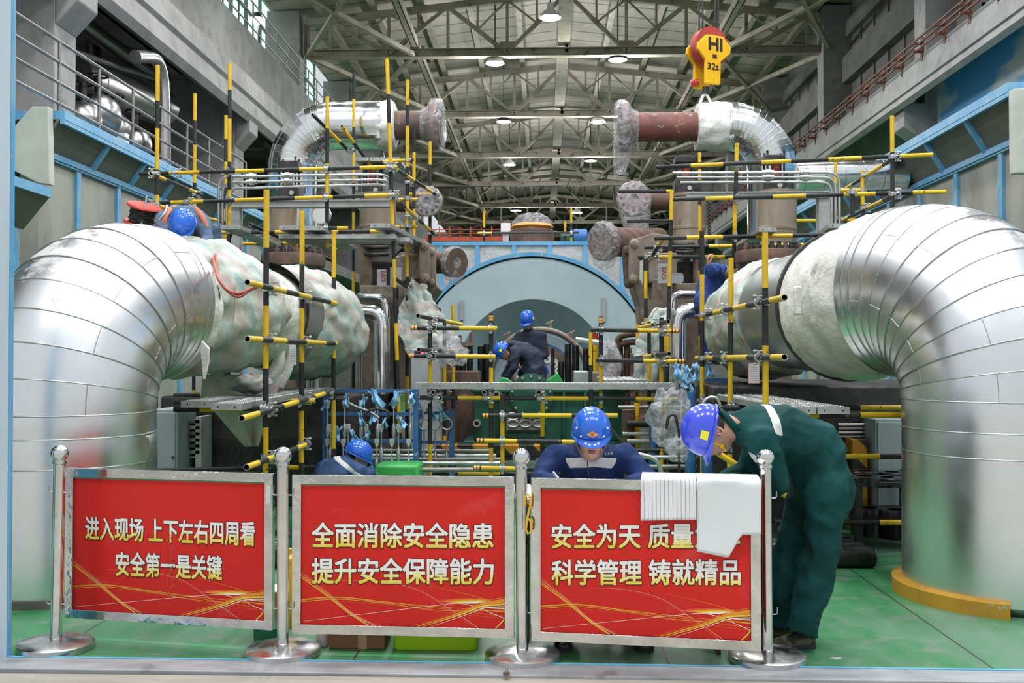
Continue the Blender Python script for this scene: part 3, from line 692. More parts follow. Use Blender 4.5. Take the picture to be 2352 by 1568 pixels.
# boxes behind the boards
def pbox(x0, x1, yb, Y, h, d): a = P(x0, 900, Y).x; c = P(x1, 900, Y).x; return a, c, Y, h, d
a, c, Y, h, d = pbox(757, 884, 0, 5.10, .21, .24)
t = thing('cardboard_box', 'brown cardboard box bound with clear tape, under a red sign board', 'box', ((a + c) / 2, Y + d / 2, 0))
M['card'] = mat('brown_cardboard', (.30, .155, .075), (.24, .12, .06), 3, .7, c3=(.36, .22, .12), s3=9, lo3=.6, hi3=.75)
b = MB(); b.box(((a + c) / 2, Y + d / 2, h / 2), (c - a, d, h)); b.build('carton', 'card', t, smooth=0, bevel=.004)
b = MB(); M['tape'] = mat('parcel_tape', (.52, .36, .22), None, rough=.25)
b.box(((a + c) / 2, Y + d / 2, h * .62), (c - a + .003, d + .003, .02)); b.box(((a + c) / 2 + .03, Y + d / 2, h / 2), (.045, d + .003, h + .003)); b.build('tape', 'tape', t, smooth=0)
a, c, Y, h, d = pbox(894, 1106, 0, 5.08, .24, .30)
t = thing('plastic_tub', 'lime green plastic tub on the floor beside the cardboard box', 'tub', ((a + c) / 2, Y + d / 2, 0))
M['lime'] = mat('lime_plastic', (.46, .80, .02), None, rough=.35)
b = MB(); m_ = [(0, .93), (h, 1.0)]
X0, Y0 = (a + c) / 2, Y + d / 2
def loop(s, z, ins=0): 
    w_, d_ = (c - a) / 2 * s - ins, d / 2 * s - ins; r = .03; o = []
    for cx, cy_, a0 in ((w_ - r, d_ - r, 0), (-w_ + r, d_ - r, pi / 2), (-w_ + r, -d_ + r, pi), (w_ - r, -d_ + r, 1.5 * pi)):
        o += [V((X0 + cx + r * cos(a0 + k * pi / 8), Y0 + cy_ + r * sin(a0 + k * pi / 8), z)) for k in range(5)]
    return o
Ls = [loop(.90, .0), loop(.92, .006), loop(.97, h), loop(1.0, h), loop(1.0, h - .022), loop(1.0, h), loop(.97, h, .006), loop(.92, .012, .006)]
vs = [p for l in Ls for p in l]; n_ = 20
b.add(vs, [(k * n_ + i, k * n_ + (i + 1) % n_, (k + 1) * n_ + (i + 1) % n_, (k + 1) * n_ + i) for k in range(len(Ls) - 1) for i in range(n_)] + [tuple(range(n_ - 1, -1, -1)), tuple(range(7 * n_, 8 * n_))])
b.build('tub', 'lime', t, 40)
a, c, Y, h, d = pbox(585, 640, 0, 5.22, .26, .18)
t = thing('paint_carton', 'white carton with a green foot band and small print, behind the barrier', 'carton', ((a + c) / 2, Y + d / 2, 0))
b = MB(); b.box(((a + c) / 2, Y + d / 2, h / 2), (c - a, d, h)); b.build('carton', 'white', t, smooth=0, bevel=.003)
b = MB(); b.box(((a + c) / 2, Y + d / 2, .035), (c - a + .002, d + .002, .06)); b.build('green_band', mat('carton_green', (.02, .24, .12), None, rough=.5), t, smooth=0)
for k, s_ in enumerate(('磁悬浮附着力强', '后处理方便')):
    lettering('lettering', s_, (a + .03, Y, .105 - k * .018), (1, 0, 0), (0, 0, 1), .075 - .02 * k, .010, [mat('print_ink', (.06, .05, .05), None, rough=.6)], t, bold=.008, lift=.0012)
b = MB(); yb = P(634, 1385, 5.32); b.lathe([(.0, .0), (.055, 0), (.06, .01), (.058, .33), (.045, .38), (.02, .40), (.02, .43), (0, .43)], (yb.x + .02, 5.52, 0), n=20, caps=False); tag(b.build('gas_canister', 'yellow'), 'yellow canister standing behind the white carton', 'canister')
p = FL(736, 1488); b = MB(); b.lathe([(0, 0), (.03, 0), (.033, .01), (.033, .06), (.028, .07), (.026, .085), (0, .087)], (p.x, p.y + .05, 0), n=20, caps=False); tag(b.build('plastic_jar', 'white'), 'small white jar beside the cardboard box', 'jar')
# machined bars on the floor
def bars(px_l, px_r, base, n, Y0, step, r, grp, lab):
    src = None
    for k in range(n):
        Y = Y0 + k * step; xa, xb = P(px_l, 1200, Y0).x - .02 * k, P(px_r, 1200, Y0).x - .03 * k
        b = MB(); m_ = xa + (xb - xa) * .35
        b.lathe([(0, 0), (r * .9, 0), (r, .008), (r, .12), (r * .95, .125), (r * .95, .16), (r, .165), (r, xb - xa - .06), (r * .96, xb - xa - .055), (r * .96, xb - xa - .01), (r * .85, xb - xa), (0, xb - xa)], (xa, Y, r), (1, 0, 0), 28, caps=False)
        o = b.build('machined_bar', 'oily', None, 40); tag(o, lab[0] if k == 0 else lab[1] % ('second', 'third', 'fourth', 'fifth', 'sixth')[k - 1], 'steel bar', grp)
bars(1735, 2008, 1305, 6, 7.18, .17, .078, 'machined bars behind the green worker', ('dark machined bar lying frontmost behind the worker in green', 'dark machined bar lying %s in line behind the worker in green'))
bars(560, 660, 1335, 3, 7.05, .22, .095, 'machined bars behind the sign boards', ('thick dark bar lying frontmost in the gap between two sign boards', 'thick dark bar lying %s in the gap between two sign boards'))
# desk and stool of the writing worker
x0, x1 = P(1206, 1140, 5.25).x, P(1640, 1140, 5.25).x
t = thing('wooden_desk', 'dark red wooden desk with a white top, behind a sign board', 'desk', ((x0 + x1) / 2, 5.36, 0))
M['redwood'] = mat('dark_red_wood', (.075, .018, .012), (.05, .014, .01), 3, .45, stretch=(6, 6, .6))
b = MB(); b.box(((x0 + x1) / 2, 5.34, .765), (x1 - x0 + .04, .60, .03)); b.build('desk_top', 'white', t, smooth=0, bevel=.004)
for xx in (x0 + .012, x1 - .012):
    b = MB(); b.box((xx, 5.34, .375), (.024, .56, .75)); b.build('side_panel', 'redwood', t, smooth=0)
# ================================================================== the two great crossover pipes
def elbow_pipe(name, label, base, R, phi, zc, B, seed, ngore=11, extra_rings=(1.0, .82)):
    rnd = random.Random(seed)
    t = thing(name, label, 'steam pipe', base)
    h = V((sin(phi), cos(phi), 0)); z = V((0, 0, 1)); base = V(base)
    c0 = base + h * B + z * (zc - B - base.z)          # centre of the bend
    def axis_pt(a): return c0 - h * (B * cos(a)) + z * (B * sin(a))
    side_ = h.cross(z)
    def ring_pts(p, d_in, r, n=72, wob=0.0):
        # ring at p; d_in = outward direction of the bend in the ring plane
        return [p + d_in * (r * cos(2 * pi * j / n)) + side_ * (r * sin(2 * pi * j / n)) for j in range(n)]
    b = MB(); n = 72
    def gore(pa, da, pb, db, ra, rb, mi=0, m=3):
        vs = []
        for k in range(m + 1):
            f = k / m
            A_, B_ = ring_pts(pa, da, ra, n), ring_pts(pb, db, rb, n)
            rr = 1 + .004 * sin(pi * f)
            mid = lerp(pa, pb, f)
            vs += [mid + (lerp(x, y, f) - mid) * rr for x, y in zip(A_, B_)]
        fs = [(k * n + j, k * n + (j + 1) % n, (k + 1) * n + (j + 1) % n, (k + 1) * n + j) for k in range(m) for j in range(n)]
        b.add(vs, fs, mi)
    def bead_at(p, d, r):
        q = MB(); q.sweep(ring_pts(p, d, r, 60), .0048, 6, closed=True); q.build('seam_bead', 'seam', t)
    zs = [base.z + .0] + sorted([e for e in extra_rings if e < zc - B - .03]) + [zc - B]
    for i in range(len(zs) - 1):
        gore(V((base.x, base.y, zs[i])), -h, V((base.x, base.y, zs[i + 1])), -h, R * (1.006 if i == 0 else 1.0), R)
        if i: bead_at(V((base.x, base.y, zs[i])), -h, R * 1.003)
    for k in range(ngore):
        a0, a1 = pi / 2 * k / ngore, pi / 2 * (k + 1) / ngore
        d0 = -h * cos(a0) + z * sin(a0); d1 = -h * cos(a1) + z * sin(a1)
        gore(axis_pt(a0), d0, axis_pt(a1), d1, R + rnd.uniform(-.002, .003), R + rnd.uniform(-.003, .003))
        bead_at(axis_pt(a0), d0, R * 1.003)
    end = axis_pt(pi / 2)
    for k in range(2):
        gore(end + h * (.07 * k), z, end + h * (.07 * (k + 1)), z, R, R); bead_at(end + h * (.07 * k), z, R * 1.003)
    for f in b.f: f.reverse()
    b.build('cladding', 'alu', t, 25, fix=False)
    # longitudinal lap seams, rivets
    for k in range(ngore):
        b = MB(); am = pi / 2 * (k + .5) / ngore; a0, a1 = pi / 2 * k / ngore, pi / 2 * (k + 1) / ngore
        th = (.9 + .8 * (k % 2)) * (1 if phi > 0 else -1)
        for sg in (1,):
            q = []
            for a in (a0, am, a1):
                d = -h * cos(a) + z * sin(a); q.append(axis_pt(a) + d * (R * 1.004 * cos(th)) + side_ * (R * 1.004 * sin(th)))
            b.sweep(q, .0028, 5)
        b.build('lap_seam', 'seam', t)
    return t, end + h * .14, h, side_
def hump(name, path, rads, mats, parent, n=56, folds=0.0, seed=0, smooth=60, sub=3, ends=True, fold_n=9, thick=0.0, label=None, cloth=0.0):
    rnd = random.Random(seed)
    ph = [rnd.uniform(0, 6.28) for _ in range(6)]
    # resample
    pts, rr = [], []
    for i in range(len(path) - 1):
        for k in range(sub):
            f = k / sub; pts.append(lerp(path[i], path[i + 1], f)); rr.append(rads[i] * (1 - f) + rads[i + 1] * f)
    pts.append(V(path[-1])); rr.append(rads[-1])
    def fn(i, k, t):
        s = i / k
        return 1 + folds * (.5 * sin(fold_n * t + ph[0] + 5 * s) + .35 * sin((fold_n * 2 + 1) * t + ph[1] - 9 * s) * sin(7 * s + ph[2]) + .4 * sin(3 * t + ph[3]) * sin(6 * s + ph[4]) + .25 * sin(31 * s + 4 * t + ph[5])) + cloth * (abs(sin(11 * s + 1.1 * sin(2 * t + ph[0]) + ph[1])) - .5 + .6 * abs(sin(19 * s + 1.7 * sin(1.5 * t + ph[2]) + ph[3])) - .3) * (.55 + .45 * sin(t + ph[4]))
    b = MB(); b.sweep(pts, rr, n, fn=fn, caps=ends)
    return b.build(name, mats, parent, smooth)
def roughen(o, scale, strength, tex='CLOUDS'):
    tx = bpy.data.textures.new('lumps', 'CLOUDS'); tx.noise_scale = scale; tx.noise_depth = 3
    m = o.modifiers.new('lumps', 'DISPLACE'); m.texture = tx; m.strength = strength; m.mid_level = .5; m.texture_coords = 'LOCAL'
    return o
def tarp_mat(name, d1, seed):
    m = mat(name, (.52, .54, .475), (.39, .41, .36), 5, .6, bump=.5, bscale=9, ridge=.8, rscale=3.2, spec=.5)
    N, L, b = nodes_of(m); src = b.inputs['Base Color'].links[0].from_socket
    tc = N.new('ShaderNodeTexCoord'); nz = N.new('ShaderNodeTexNoise'); nz.inputs['Scale'].default_value = 2.4; nz.inputs['Detail'].default_value = 3; L.new(tc.outputs['Object'], nz.inputs['Vector'])
    dt = N.new('ShaderNodeVectorMath'); dt.operation = 'DOT_PRODUCT'; dt.inputs[1].default_value = d1; L.new(tc.outputs['Object'], dt.inputs[0])
    ma = N.new('ShaderNodeMath'); ma.operation = 'MULTIPLY_ADD'; ma.inputs[1].default_value = .16; L.new(nz.outputs[0], ma.inputs[0]); L.new(dt.outputs['Value'], ma.inputs[2])
    cur = src
    for off, c, w in ((0.0, (.34, .47, .45), .020), (.17, (.52, .40, .38), .018), (.085, (.46, .52, .47), .012)):
        a = N.new('ShaderNodeMath'); a.operation = 'ADD'; a.inputs[1].default_value = off + seed; L.new(ma.outputs[0], a.inputs[0])
        p = N.new('ShaderNodeMath'); p.operation = 'PINGPONG'; p.inputs[1].default_value = .17; L.new(a.outputs[0], p.inputs[0])
        l = N.new('ShaderNodeMapRange'); l.inputs[1].default_value = w + .008; l.inputs[2].default_value = w; L.new(p.outputs[0], l.inputs[0])
        x = N.new('ShaderNodeMix'); x.data_type = 'RGBA'; L.new(l.outputs[0], x.inputs[0]); L.new(cur, x.inputs[6]); x.inputs[7].default_value = (*c, 1); cur = x.outputs[2]
    L.new(cur, b.inputs['Base Color']); return m
M['tarp_a'] = tarp_mat('woven_tarp', (.35, .95, .5), 0.02); M['tarp_b'] = tarp_mat('woven_tarp_b', (.15, .45, 1.0), .1); M['tarp_c'] = tarp_mat('woven_tarp_c', (-.3, .5, 1.0), .05)
# ---- pipe by the blue gate post
LB = V((-3.13, 6.40, .05))
lt_, Le, Lh, Ls = elbow_pipe('crossover_pipe', 'great aluminium clad elbow pipe beneath the crouching worker and red cable reel', LB, .575, RAD(13), 1.88, .74, 1, ngore=9)
path = [Le, V((-2.78, 7.72, 1.86)), V((-2.62, 8.3, 1.85)), V((-2.50, 9.0, 1.84)), V((-2.43, 9.7, 1.82)), V((-2.37, 10.5, 1.78))]
hump('wool_lagging', [Le - Lh * .10, Le + Lh * .05, Le + Lh * .22, lerp(path[1], path[0], .25)], [.55, .565, .52, .46], 'wool_clean', lt_, folds=.035, seed=3, sub=4, fold_n=13)
o = hump('pipe_lagging', path, [.43, .44, .44, .43, .42, .40], 'wool', lt_, folds=.02, seed=4)
# thin metal band and loose sleeve around the foot
hump('cladding_band', [V((-2.53, 8.75, 1.875)), V((-2.475, 9.2, 1.85))], [.475, .462], 'alu_dull', lt_, ends=False, sub=4, seed=6)
def shell(name, c, R, a0, a1, z0, z1, m, parent, zwave=.0, flare=.0):
    b = MB(); b.grid(lambda i, j: V((c.x + (R + flare * i) * cos(a0 + (a1 - a0) * i), c.y + (R + flare * i) * sin(a0 + (a1 - a0) * i), z0 + (z1 + zwave * i - z0) * j)), 30, 6)
    return b.build(name, m, parent, 60, solid=.003)
shell('loose_sleeve', LB, .565, RAD(-36), RAD(70), .02, 1.0, 'alu_dull', lt_, .03, .03)
b = MB(); b.ring((LB.x, LB.y, .0), (LB.x, LB.y, .05), .60, .5, 40); b.build('floor_collar', mat('dusty_collar', (.20, .19, .17), (.12, .115, .105), 4, .9), lt_)
# tarps and hanging wool
def drape(name, pts, w, m, label, group=None, nn=10, seed=0, folds=.05, solid=.004):
    """cloth strip: pts = centre line, w = list of half-width vectors"""
    rnd = random.Random(seed); ph = [rnd.uniform(0, 6) for _ in range(4)]
    c = [V(p) for p in pts]
    def at(l, t):
        k = min(int(t * (len(l) - 1)), len(l) - 2); return lerp(l[k], l[k + 1], t * (len(l) - 1) - k)
    b = MB()
    def fn(i, j):
        p, hw = at(c, j), at(w, j); q = p + hw * (2 * i - 1); nr = hw.normalized().cross(V((0, 0, 1)))
        return q + nr * (folds * (sin(9 * i + ph[0] + 2 * j) + .5 * sin(17 * i + ph[1] + 3 * j)) * (.4 + .6 * j))
    b.grid(fn, 28, 20); o = b.build(name, m, None, 80, solid=solid)
    return tag(o, label, 'tarpaulin', group)
o = hump('woven_tarp', [lerp(path[0], path[1], .30), lerp(path[0], path[1], .75), V((-2.66, 8.0, 1.87)), V((-2.61, 8.32, 1.86))], [.50, .53, .52, .48], 'tarp_a', None, n=110, folds=.04, seed=12, fold_n=8, ends=False, sub=12, cloth=.085)
tag(roughen(roughen(o, .28, .12), .09, .035), 'striped woven tarp wrapped round the pipe just behind the ragged white wool edge', 'tarpaulin', 'woven tarps on the pipes')
o = hump('woven_tarp', [V((-2.49, 9.1, 1.86)), V((-2.45, 9.4, 1.84)), V((-2.41, 9.9, 1.81)), V((-2.36, 10.35, 1.78)), V((-2.34, 10.7, 1.76)), V((-2.33, 10.85, 1.76))], [.44, .52, .54, .53, .42, .15], 'tarp_b', None, n=110, folds=.035, seed=22, fold_n=7, sub=10, cloth=.06)
tag(roughen(roughen(o, .32, .12), .10, .035), 'striped woven tarp bagged over the round end of the pipe, beside the thin silver elbow', 'tarpaulin', 'woven tarps on the pipes')
a = P(548, 905, 8.3); 
drape('woven_tarp', [P(560, 860, 8.35), P(548, 910, 8.3), P(560, 960, 8.3), P(578, 1025, 8.35)], [V((.30, .15, 0)), V((.28, .12, 0)), V((.17, .08, .0)), V((.05, .03, 0))], 'tarp_a', 'pointed corner of woven tarp hanging below the scaffold boards', 'woven tarps on the pipes', seed=5, folds=.025)
def rag_bundle(name, c, r, m, label, cat, group=None, seed=0, n=22, spike=.5):
    rnd = random.Random(seed); b = MB(); ph = [rnd.uniform(0, 6.3) for _ in range(5)]
    rx, ry, rz = r
    vs, fs = [], []; nn, mm = n, n // 2
    for a in range(mm + 1):
        p_ = pi * a / mm
        for q in range(nn):
            th = 2 * pi * q / nn
            k = 1 + spike * .5 * (sin(3 * th + ph[0] + 2 * p_) * sin(4 * p_ + ph[1]) + .6 * sin(7 * th + ph[2]) * sin(p_ * 6 + ph[3]))
            vs.append(V(c) + V((rx * k * sin(p_) * cos(th), ry * k * sin(p_) * sin(th), rz * k * cos(p_))))
    for a in range(mm):
        for q in range(nn): fs.append((a * nn + q, (a + 1) * nn + q, (a + 1) * nn + (q + 1) % nn, a * nn + (q + 1) % nn))
    b.add(vs, fs); o = b.build(name, m, None, 80)
    return tag(o, label, cat, group)
rag_bundle('woven_tarp', P(576, 880, 7.9), (.16, .16, .07), 'tarp_a', 'crumpled end of woven tarp lying on the scaffold boards', 'tarpaulin', 'woven tarps on the pipes', 9)
b = MB(); b.sweep(fillet([P(668, 760, 8.75), P(668, 830, 8.7), P(640, 888, 8.65)], .15, 5), .045, 12); roughen(tag(b.build('wool_roll', 'wool_clean', None, 60), 'white rolled wool strip hanging down beside the paper tag', 'insulation'), .1, .03)
b = MB(); b.sweep(fillet([P(632, 700, 8.6), P(645, 830, 8.6), P(610, 890, 8.55)], .15, 5), .055, 12); roughen(tag(b.build('wool_roll', 'wool', None, 60), 'grey rolled wool strip hanging along the pipe lagging', 'insulation'), .1, .03)
b = MB()
a0 = [P(x, y, 6.98) for x, y in ((462, 780), (480, 800), (478, 830), (470, 870), (466, 872), (462, 830), (458, 800))]
b.prism([(p.x, p.z) for p in a0], (0, 6.98, 0), (1, 0, 0), (0, 0, 1), (0, .03, 0)); tag(roughen(b.build('wool_strip', 'wool_clean', None, 60, bevel=.004), .05, .02), 'ragged white wool strip dangling from the rim of the elbow pipe', 'insulation')
def card(name, px0, py0, px1, py1, Y, label, border=None, lines=8):
    a, c = P(px0, py1, Y), P(px1, py0, Y); t = thing(name, label, 'notice card', V(((a.x + c.x) / 2, Y, a.z)))
    b = MB(); b.box(((a.x + c.x) / 2, Y, (a.z + c.z) / 2), (c.x - a.x, .004, c.z - a.z)); b.build('card', border or 'white', t, smooth=0)
    b = MB(); b.box(((a.x + c.x) / 2, Y - .003, (a.z + c.z) / 2), ((c.x - a.x) * .88, .002, (c.z - a.z) * .92)); b.build('sheet', 'white', t, smooth=0)
    b = MB()
    for k in range(lines): b.box(((a.x + c.x) / 2, Y - .0045, a.z + (c.z - a.z) * (.15 + .7 * k / lines)), ((c.x - a.x) * .7, .001, .003))
    b.build('printed_lines', mat('faint_print', (.45, .45, .48), None), t, smooth=0)
    return t
M['card_red'] = mat('card_red', (.62, .10, .12), None)
card('permit_card', 664, 792, 681, 838, 8.05, 'white permit card hanging on the scaffold rail by the bagged pipe end')
card('permit_card', 1718, 832, 1745, 881, 7.3, 'white permit card with a red border hanging from a scaffold rail', 'card_red')
# ---- pipe on the other flank
RB = V((2.90, 6.38, .05))
rt_, Re, Rh, Rs = elbow_pipe('crossover_pipe', 'great aluminium clad elbow pipe standing in a yellow floor curb', RB, .60, RAD(-25), 1.95, .72, 2, ngore=10, extra_rings=(1.05, .90))
rp_ = [Re, V((2.40, 7.60, 1.90)), V((2.30, 8.15, 1.88)), V((2.21, 8.8, 1.88)), V((2.13, 9.5, 1.84)), V((2.06, 10.4, 1.79))]
o = hump('wool_lagging', [Re - Rh * .10, Re + Rh * .12, lerp(rp_[0], rp_[1], .6), rp_[1], lerp(rp_[1], rp_[2], .35)], [.55, .575, .565, .575, .575], 'wool', rt_, n=90, folds=.012, seed=31, sub=9, fold_n=5, cloth=.02)
roughen(roughen(o, .35, .07), .08, .02)
b = MB(); q = lerp(rp_[1], rp_[2], .37); d = (rp_[2] - rp_[1]).normalized(); b.ring(q - d * .02, q + d * .02, .588, .5, 56); b.build('black_band', 'rubber', rt_)
b = MB(); b.box(P(1832, 690, 6.95), (.055, .05, .20)); b.build('wool_patch', 'wool_clean', rt_, bevel=.012)
hump('cladding_band', [lerp(rp_[1], rp_[2], .4), rp_[2], rp_[3], lerp(rp_[3], rp_[4], .2)], [.50, .50, .49, .485], 'alu_dull', rt_, ends=True, sub=4, seed=36)
hump('pipe_lagging', rp_[3:], [.42, .42, .40], 'wool', rt_, folds=.02, seed=34)
o = hump('woven_tarp', [lerp(rp_[3], rp_[4], .12), lerp(rp_[3], rp_[4], .5), rp_[4], lerp(rp_[4], rp_[5], .5), rp_[5], rp_[5] + V((-.03, .2, 0))], [.50, .53, .54, .52, .40, .1], 'tarp_c', None, n=110, folds=.035, seed=41, fold_n=7, sub=10, cloth=.06)
tag(roughen(roughen(o, .3, .11), .10, .035), 'striped woven tarp bagged over the pipe end below the reddish bolted flange', 'tarpaulin', 'woven tarps on the pipes')
b = MB(); n = 40
for k in range(n):
    a0, a1 = RAD(120) + RAD(128) * k / n, RAD(120) + RAD(128) * (k + 1) / n
    def cp(a, r, z): return V((RB.x + r * cos(a), RB.y + r * sin(a), z))
    b.add([cp(a0, .56, 0), cp(a0, .665, 0), cp(a0, .665, .085), cp(a0, .56, .105), cp(a1, .56, 0), cp(a1, .665, 0), cp(a1, .665, .085), cp(a1, .56, .105)],
          [(1, 5, 6, 2), (2, 6, 7, 3), (3, 7, 4, 0)] + ([(0, 1, 2, 3)] if k == 0 else []) + ([(4, 7, 6, 5)] if k == n - 1 else []))
M['curb'] = mat('worn_yellow_curb', (.62, .33, .03), (.48, .25, .03), 4, .6, c3=(.55, .52, .46), s3=10, lo3=.64, hi3=.72)
tag(b.build('floor_curb', 'curb', None, 50), 'chipped yellow curb on the floor hugging the foot of the pipe', 'curb')
shell('loose_sleeve', RB, .57, RAD(-112), RAD(-58), .0, .5, 'alu_dull', rt_, -.02, .02)
# ---- upper goosenecks with bare pipe and wrapped flanges
def goose(label, px, Y, sgn, pxc, pxw, pxb, pxf, zb, wool_lab):
    t = thing('gooseneck_pipe', label, 'steam pipe', (P(px, 500, Y).x, Y, zb))
    x = P(px, 290, Y).x; zc = P(px, 290, Y).z; R = .335; B = .60
    s = sgn; h = V((s, 0, 0)); z = V((0, 0, 1)); c0 = V((x + s * B, Y, zc - B))
    ax = lambda a: c0 - h * (B * cos(a)) + z * (B * sin(a))
    b = MB(); bead = MB(); n = 48; sd = V((0, 1, 0))
    rp = lambda p, d, r: [p + d * (r * cos(2 * pi * j / n)) + sd * (r * sin(2 * pi * j / n)) for j in range(n)]
    def seg(pa, da, pb, db): b.add(rp(pa, da, R) + rp(pb, db, R), [(j, (j + 1) % n, n + (j + 1) % n, n + j) for j in range(n)])
    g = 13
    st = [(V((x, Y, zb)), -h), (V((x, Y, (zb + zc - B) / 2)), -h)] + [(ax(pi / 2 * k / g), -h * cos(pi / 2 * k / g) + z * sin(pi / 2 * k / g)) for k in range(g + 1)] + [(V((P(pxc, 290, Y).x, Y, zc)), z)]
    for (p, d), (q, e) in zip(st, st[1:]): seg(p, d, q, e)
    for p, d in st[1:]:
        bead = MB(); bead.sweep(rp(p, d, R * .998), .0042, 5, closed=True); bead.build('seam_bead', 'alu_dull', t)
    b.build('cladding', 'alu_bright', t, 18, fix=True)
    xc, xw, xb, xf = (P(k, 290, Y).x for k in (pxc, pxw, pxb, pxf))
    b = MB(); L0 = V((xc - s * .05, Y, zc)); L1 = V((xw, Y, zc))
    o = hump('wool_lagging', [L0, lerp(L0, L1, .5), L1], [R * .99, R * 1.03, R * .93], 'wool_clean', t, folds=.04, seed=int(px), sub=5, fold_n=9); roughen(o, .12, .07)
    b = MB(); b.lathe([(.203, 0), (.203, abs(xb - xw) + .1)], (xw - s * .1, Y, zc), h, 40); b.build('bare_pipe', 'rust_red' if s < 0 else 'rust', t)
    b = MB(); b.lathe([(.20, -.10), (.26, -.02), (.345, 0), (.345, .11), (.25, .115), (.25, .13), (.12, .13), (.12, .02), (0, .02)], (xf - s * .06, Y, zc), h, 44, caps=False)
    for k in range(12):
        a = 2 * pi * k / 12; b.tube(V((xf + s * .05, Y + .29 * cos(a), zc + .29 * sin(a))), V((xf + s * .062, Y + .29 * cos(a), zc + .29 * sin(a))), .03, 10, 0)
    b.build('flange', 'rust', t)
    return t, xf, zc
_, xf, zc = goose('gleaming gooseneck pipe ending in a grey flange with plastic tied over it', 672, 14.0, 1, 880, 908, 985, 1000, 0.0, '')
def bag(name, c, axis, r, label, drop=None, seed=0, squeeze=.25):
    rnd = random.Random(seed); ph = [rnd.uniform(0, 6) for _ in range(4)]
    b = MB(); a = V(axis).normalized(); u, v, _ = frame(a); n = 36
    prof = [(-.22, .62), (-.14, .68), (-.06, 1.02), (0, 1.06), (.10, 1.05), (.135, .9), (.14, .5), (.135, 0.02)]
    vs = []
    for z, k in prof:
        for j in range(n):
            t = 2 * pi * j / n; w = 1 + .035 * sin(11 * t + ph[0] + z * 30) + .03 * sin(17 * t + ph[1]); p = u * cos(t) * r * k * w + v * sin(t) * r * k * w
            p = p + a * (z * r * 2.6)
            if drop and p.z < -.1 * r: p = V((p.x + drop[0] * (-p.z / r) ** 2 * .6, p.y, p.z * (1 + drop[2] * (-p.z / r))))
            vs.append(V(c) + p)
    b.add(vs, [(k * n + j, k * n + (j + 1) % n, (k + 1) * n + (j + 1) % n, (k + 1) * n + j) for k in range(len(prof) - 1) for j in range(n)])
    o = b.build(name, 'plastic', None, 80); return tag(o, label, 'plastic wrap', 'clear plastic wraps over flanges')
bag('plastic_wrap', (xf, 14, zc), (1, 0, 0), .35, 'clear plastic gathered tightly over the upper flange of the wool-ended gooseneck', seed=1)
_, xf2, zc2 = goose('gleaming gooseneck pipe hanging from the yellow crane hook, ending in rusty bare pipe', 1772, 14.0, -1, 1668, 1600, 1447, 1432, 2.6, '')
bag('plastic_wrap', (xf2, 14, zc2), (-1, 0, 0), .35, 'clear plastic bag drooping far below the upper flange of rusty pipe', drop=(-.05, 0, .75), seed=2)
# white pipe leading off behind the blue cornice
a, c = P(1828, 406, 14.6), P(2080, 400, 14.6)
b = MB(); b.lathe([(.21, 0), (.21, (c - a).length)], a, c - a, 32); 
for k in range(5): b.lathe([(.213, .28 * k + .1), (.217, .28 * k + .105), (.213, .28 * k + .11)], a, c - a, 32, caps=False)
tag(b.build('lagged_pipe', 'alu_bright'), 'level bright pipe running from the gooseneck into the blue cornice', 'steam pipe')
# small silver drain pipes on either side
def small(label, pts, r, Y, seams=True):
    q = fillet([P(x, y, Y + (d if d else 0)) for x, y, d in pts], .16, 5); b = MB(); b.sweep(q, r, 28)
    t = b
    for i in range(2, len(q) - 1, 3): b.sweep([q[i] + (q[i + 1] - q[i]).normalized() * e for e in (-.004, .004)], r * 1.02, 28)
    return tag(b.build('drain_pipe', 'alu_bright', None, 40), label, 'pipe', 'slim silver pipes')
small('slim silver pipe bending down beside the bagged pipe end', [(800, 716, 0), (877, 716, 0), (877, 905, 0)], .088, 11.3)
small('slim silver pipe rising behind the downward silver bend, next to the GV plate', [(820, 683, 0), (888, 683, 0), (888, 850, 0)], .055, 12.2)
small('short slim silver pipe standing up under the GV plate', [(897, 740, 0), (897, 664, 0)], .05, 12.5)
small('slim silver pipe bending down beside the plain grey plate', [(1640, 713, 0), (1557, 713, 0), (1557, 905, 0)], .088, 11.2)
small('slim level silver pipe above the other silver bend', [(1626, 676, 0), (1542, 676, 0), (1542, 730, 0)], .055, 12.2)
# red hose and gauge line
b = MB()
for dx, r in ((0, .012), (.03, .011)):
    b.sweep(fillet([P(486, 580, 7.5) + V((dx, 0, 0)), P(500, 640, 7.0), P(522, 668, 6.95), P(548, 676, 6.95) + V((0, 0, -dx)), P(575, 664, 7.0), P(592, 650 + dx * 300, 7.1)], .12, 6), r, 8)
M['hose_red'] = mat('red_hose', (.42, .09, .06), None, rough=.45)
tag(b.build('rubber_hose', 'hose_red', None, 60), 'red rubber twin hose looping from the crouching worker to the scaffold rail', 'hose')
# ================================================================== striped scaffolds
def project(p):
    q = _rot.transposed() @ (V(p) - V((0, 0, CAMZ))); return (W_ / 2 + FPX * q.x / -q.z, H_ / 2 - FPX * q.y / -q.z)
_cl = {}
def coupler_mesh():
    if 'm' in _cl: return _cl['m']
    b = MB()
    for z, ax in ((0, (0, 0, 1)),):
        b.ring((0, 0, -.022), (0, 0, .022), .031, .022, 16)
    b.ring((-.022, -.047, 0), (.022, -.047, 0), .031, .022, 16)
    b.box((0, -.024, 0), (.04, .012, .044))
    for x, y, z in ((.045, -.012, 0), (-.045, -.012, 0), (0, -.05, .045), (0, -.05, -.045)):
        b.box((x * .85, y, z * .85), (.022, .018, .03) if x else (.03, .018, .022)); b.tube((x, y - .035, z), (x, y + .03, z), .0055, 6); b.tube((x, y - .03, z), (x, y - .017, z), .011, 6)
    o = b.build('coupler', 'steel', None); me = o.data
    off = V(o.location)
    for v in me.vertices: v.co += off
    bpy.data.objects.remove(o); _cl['m'] = me; return me
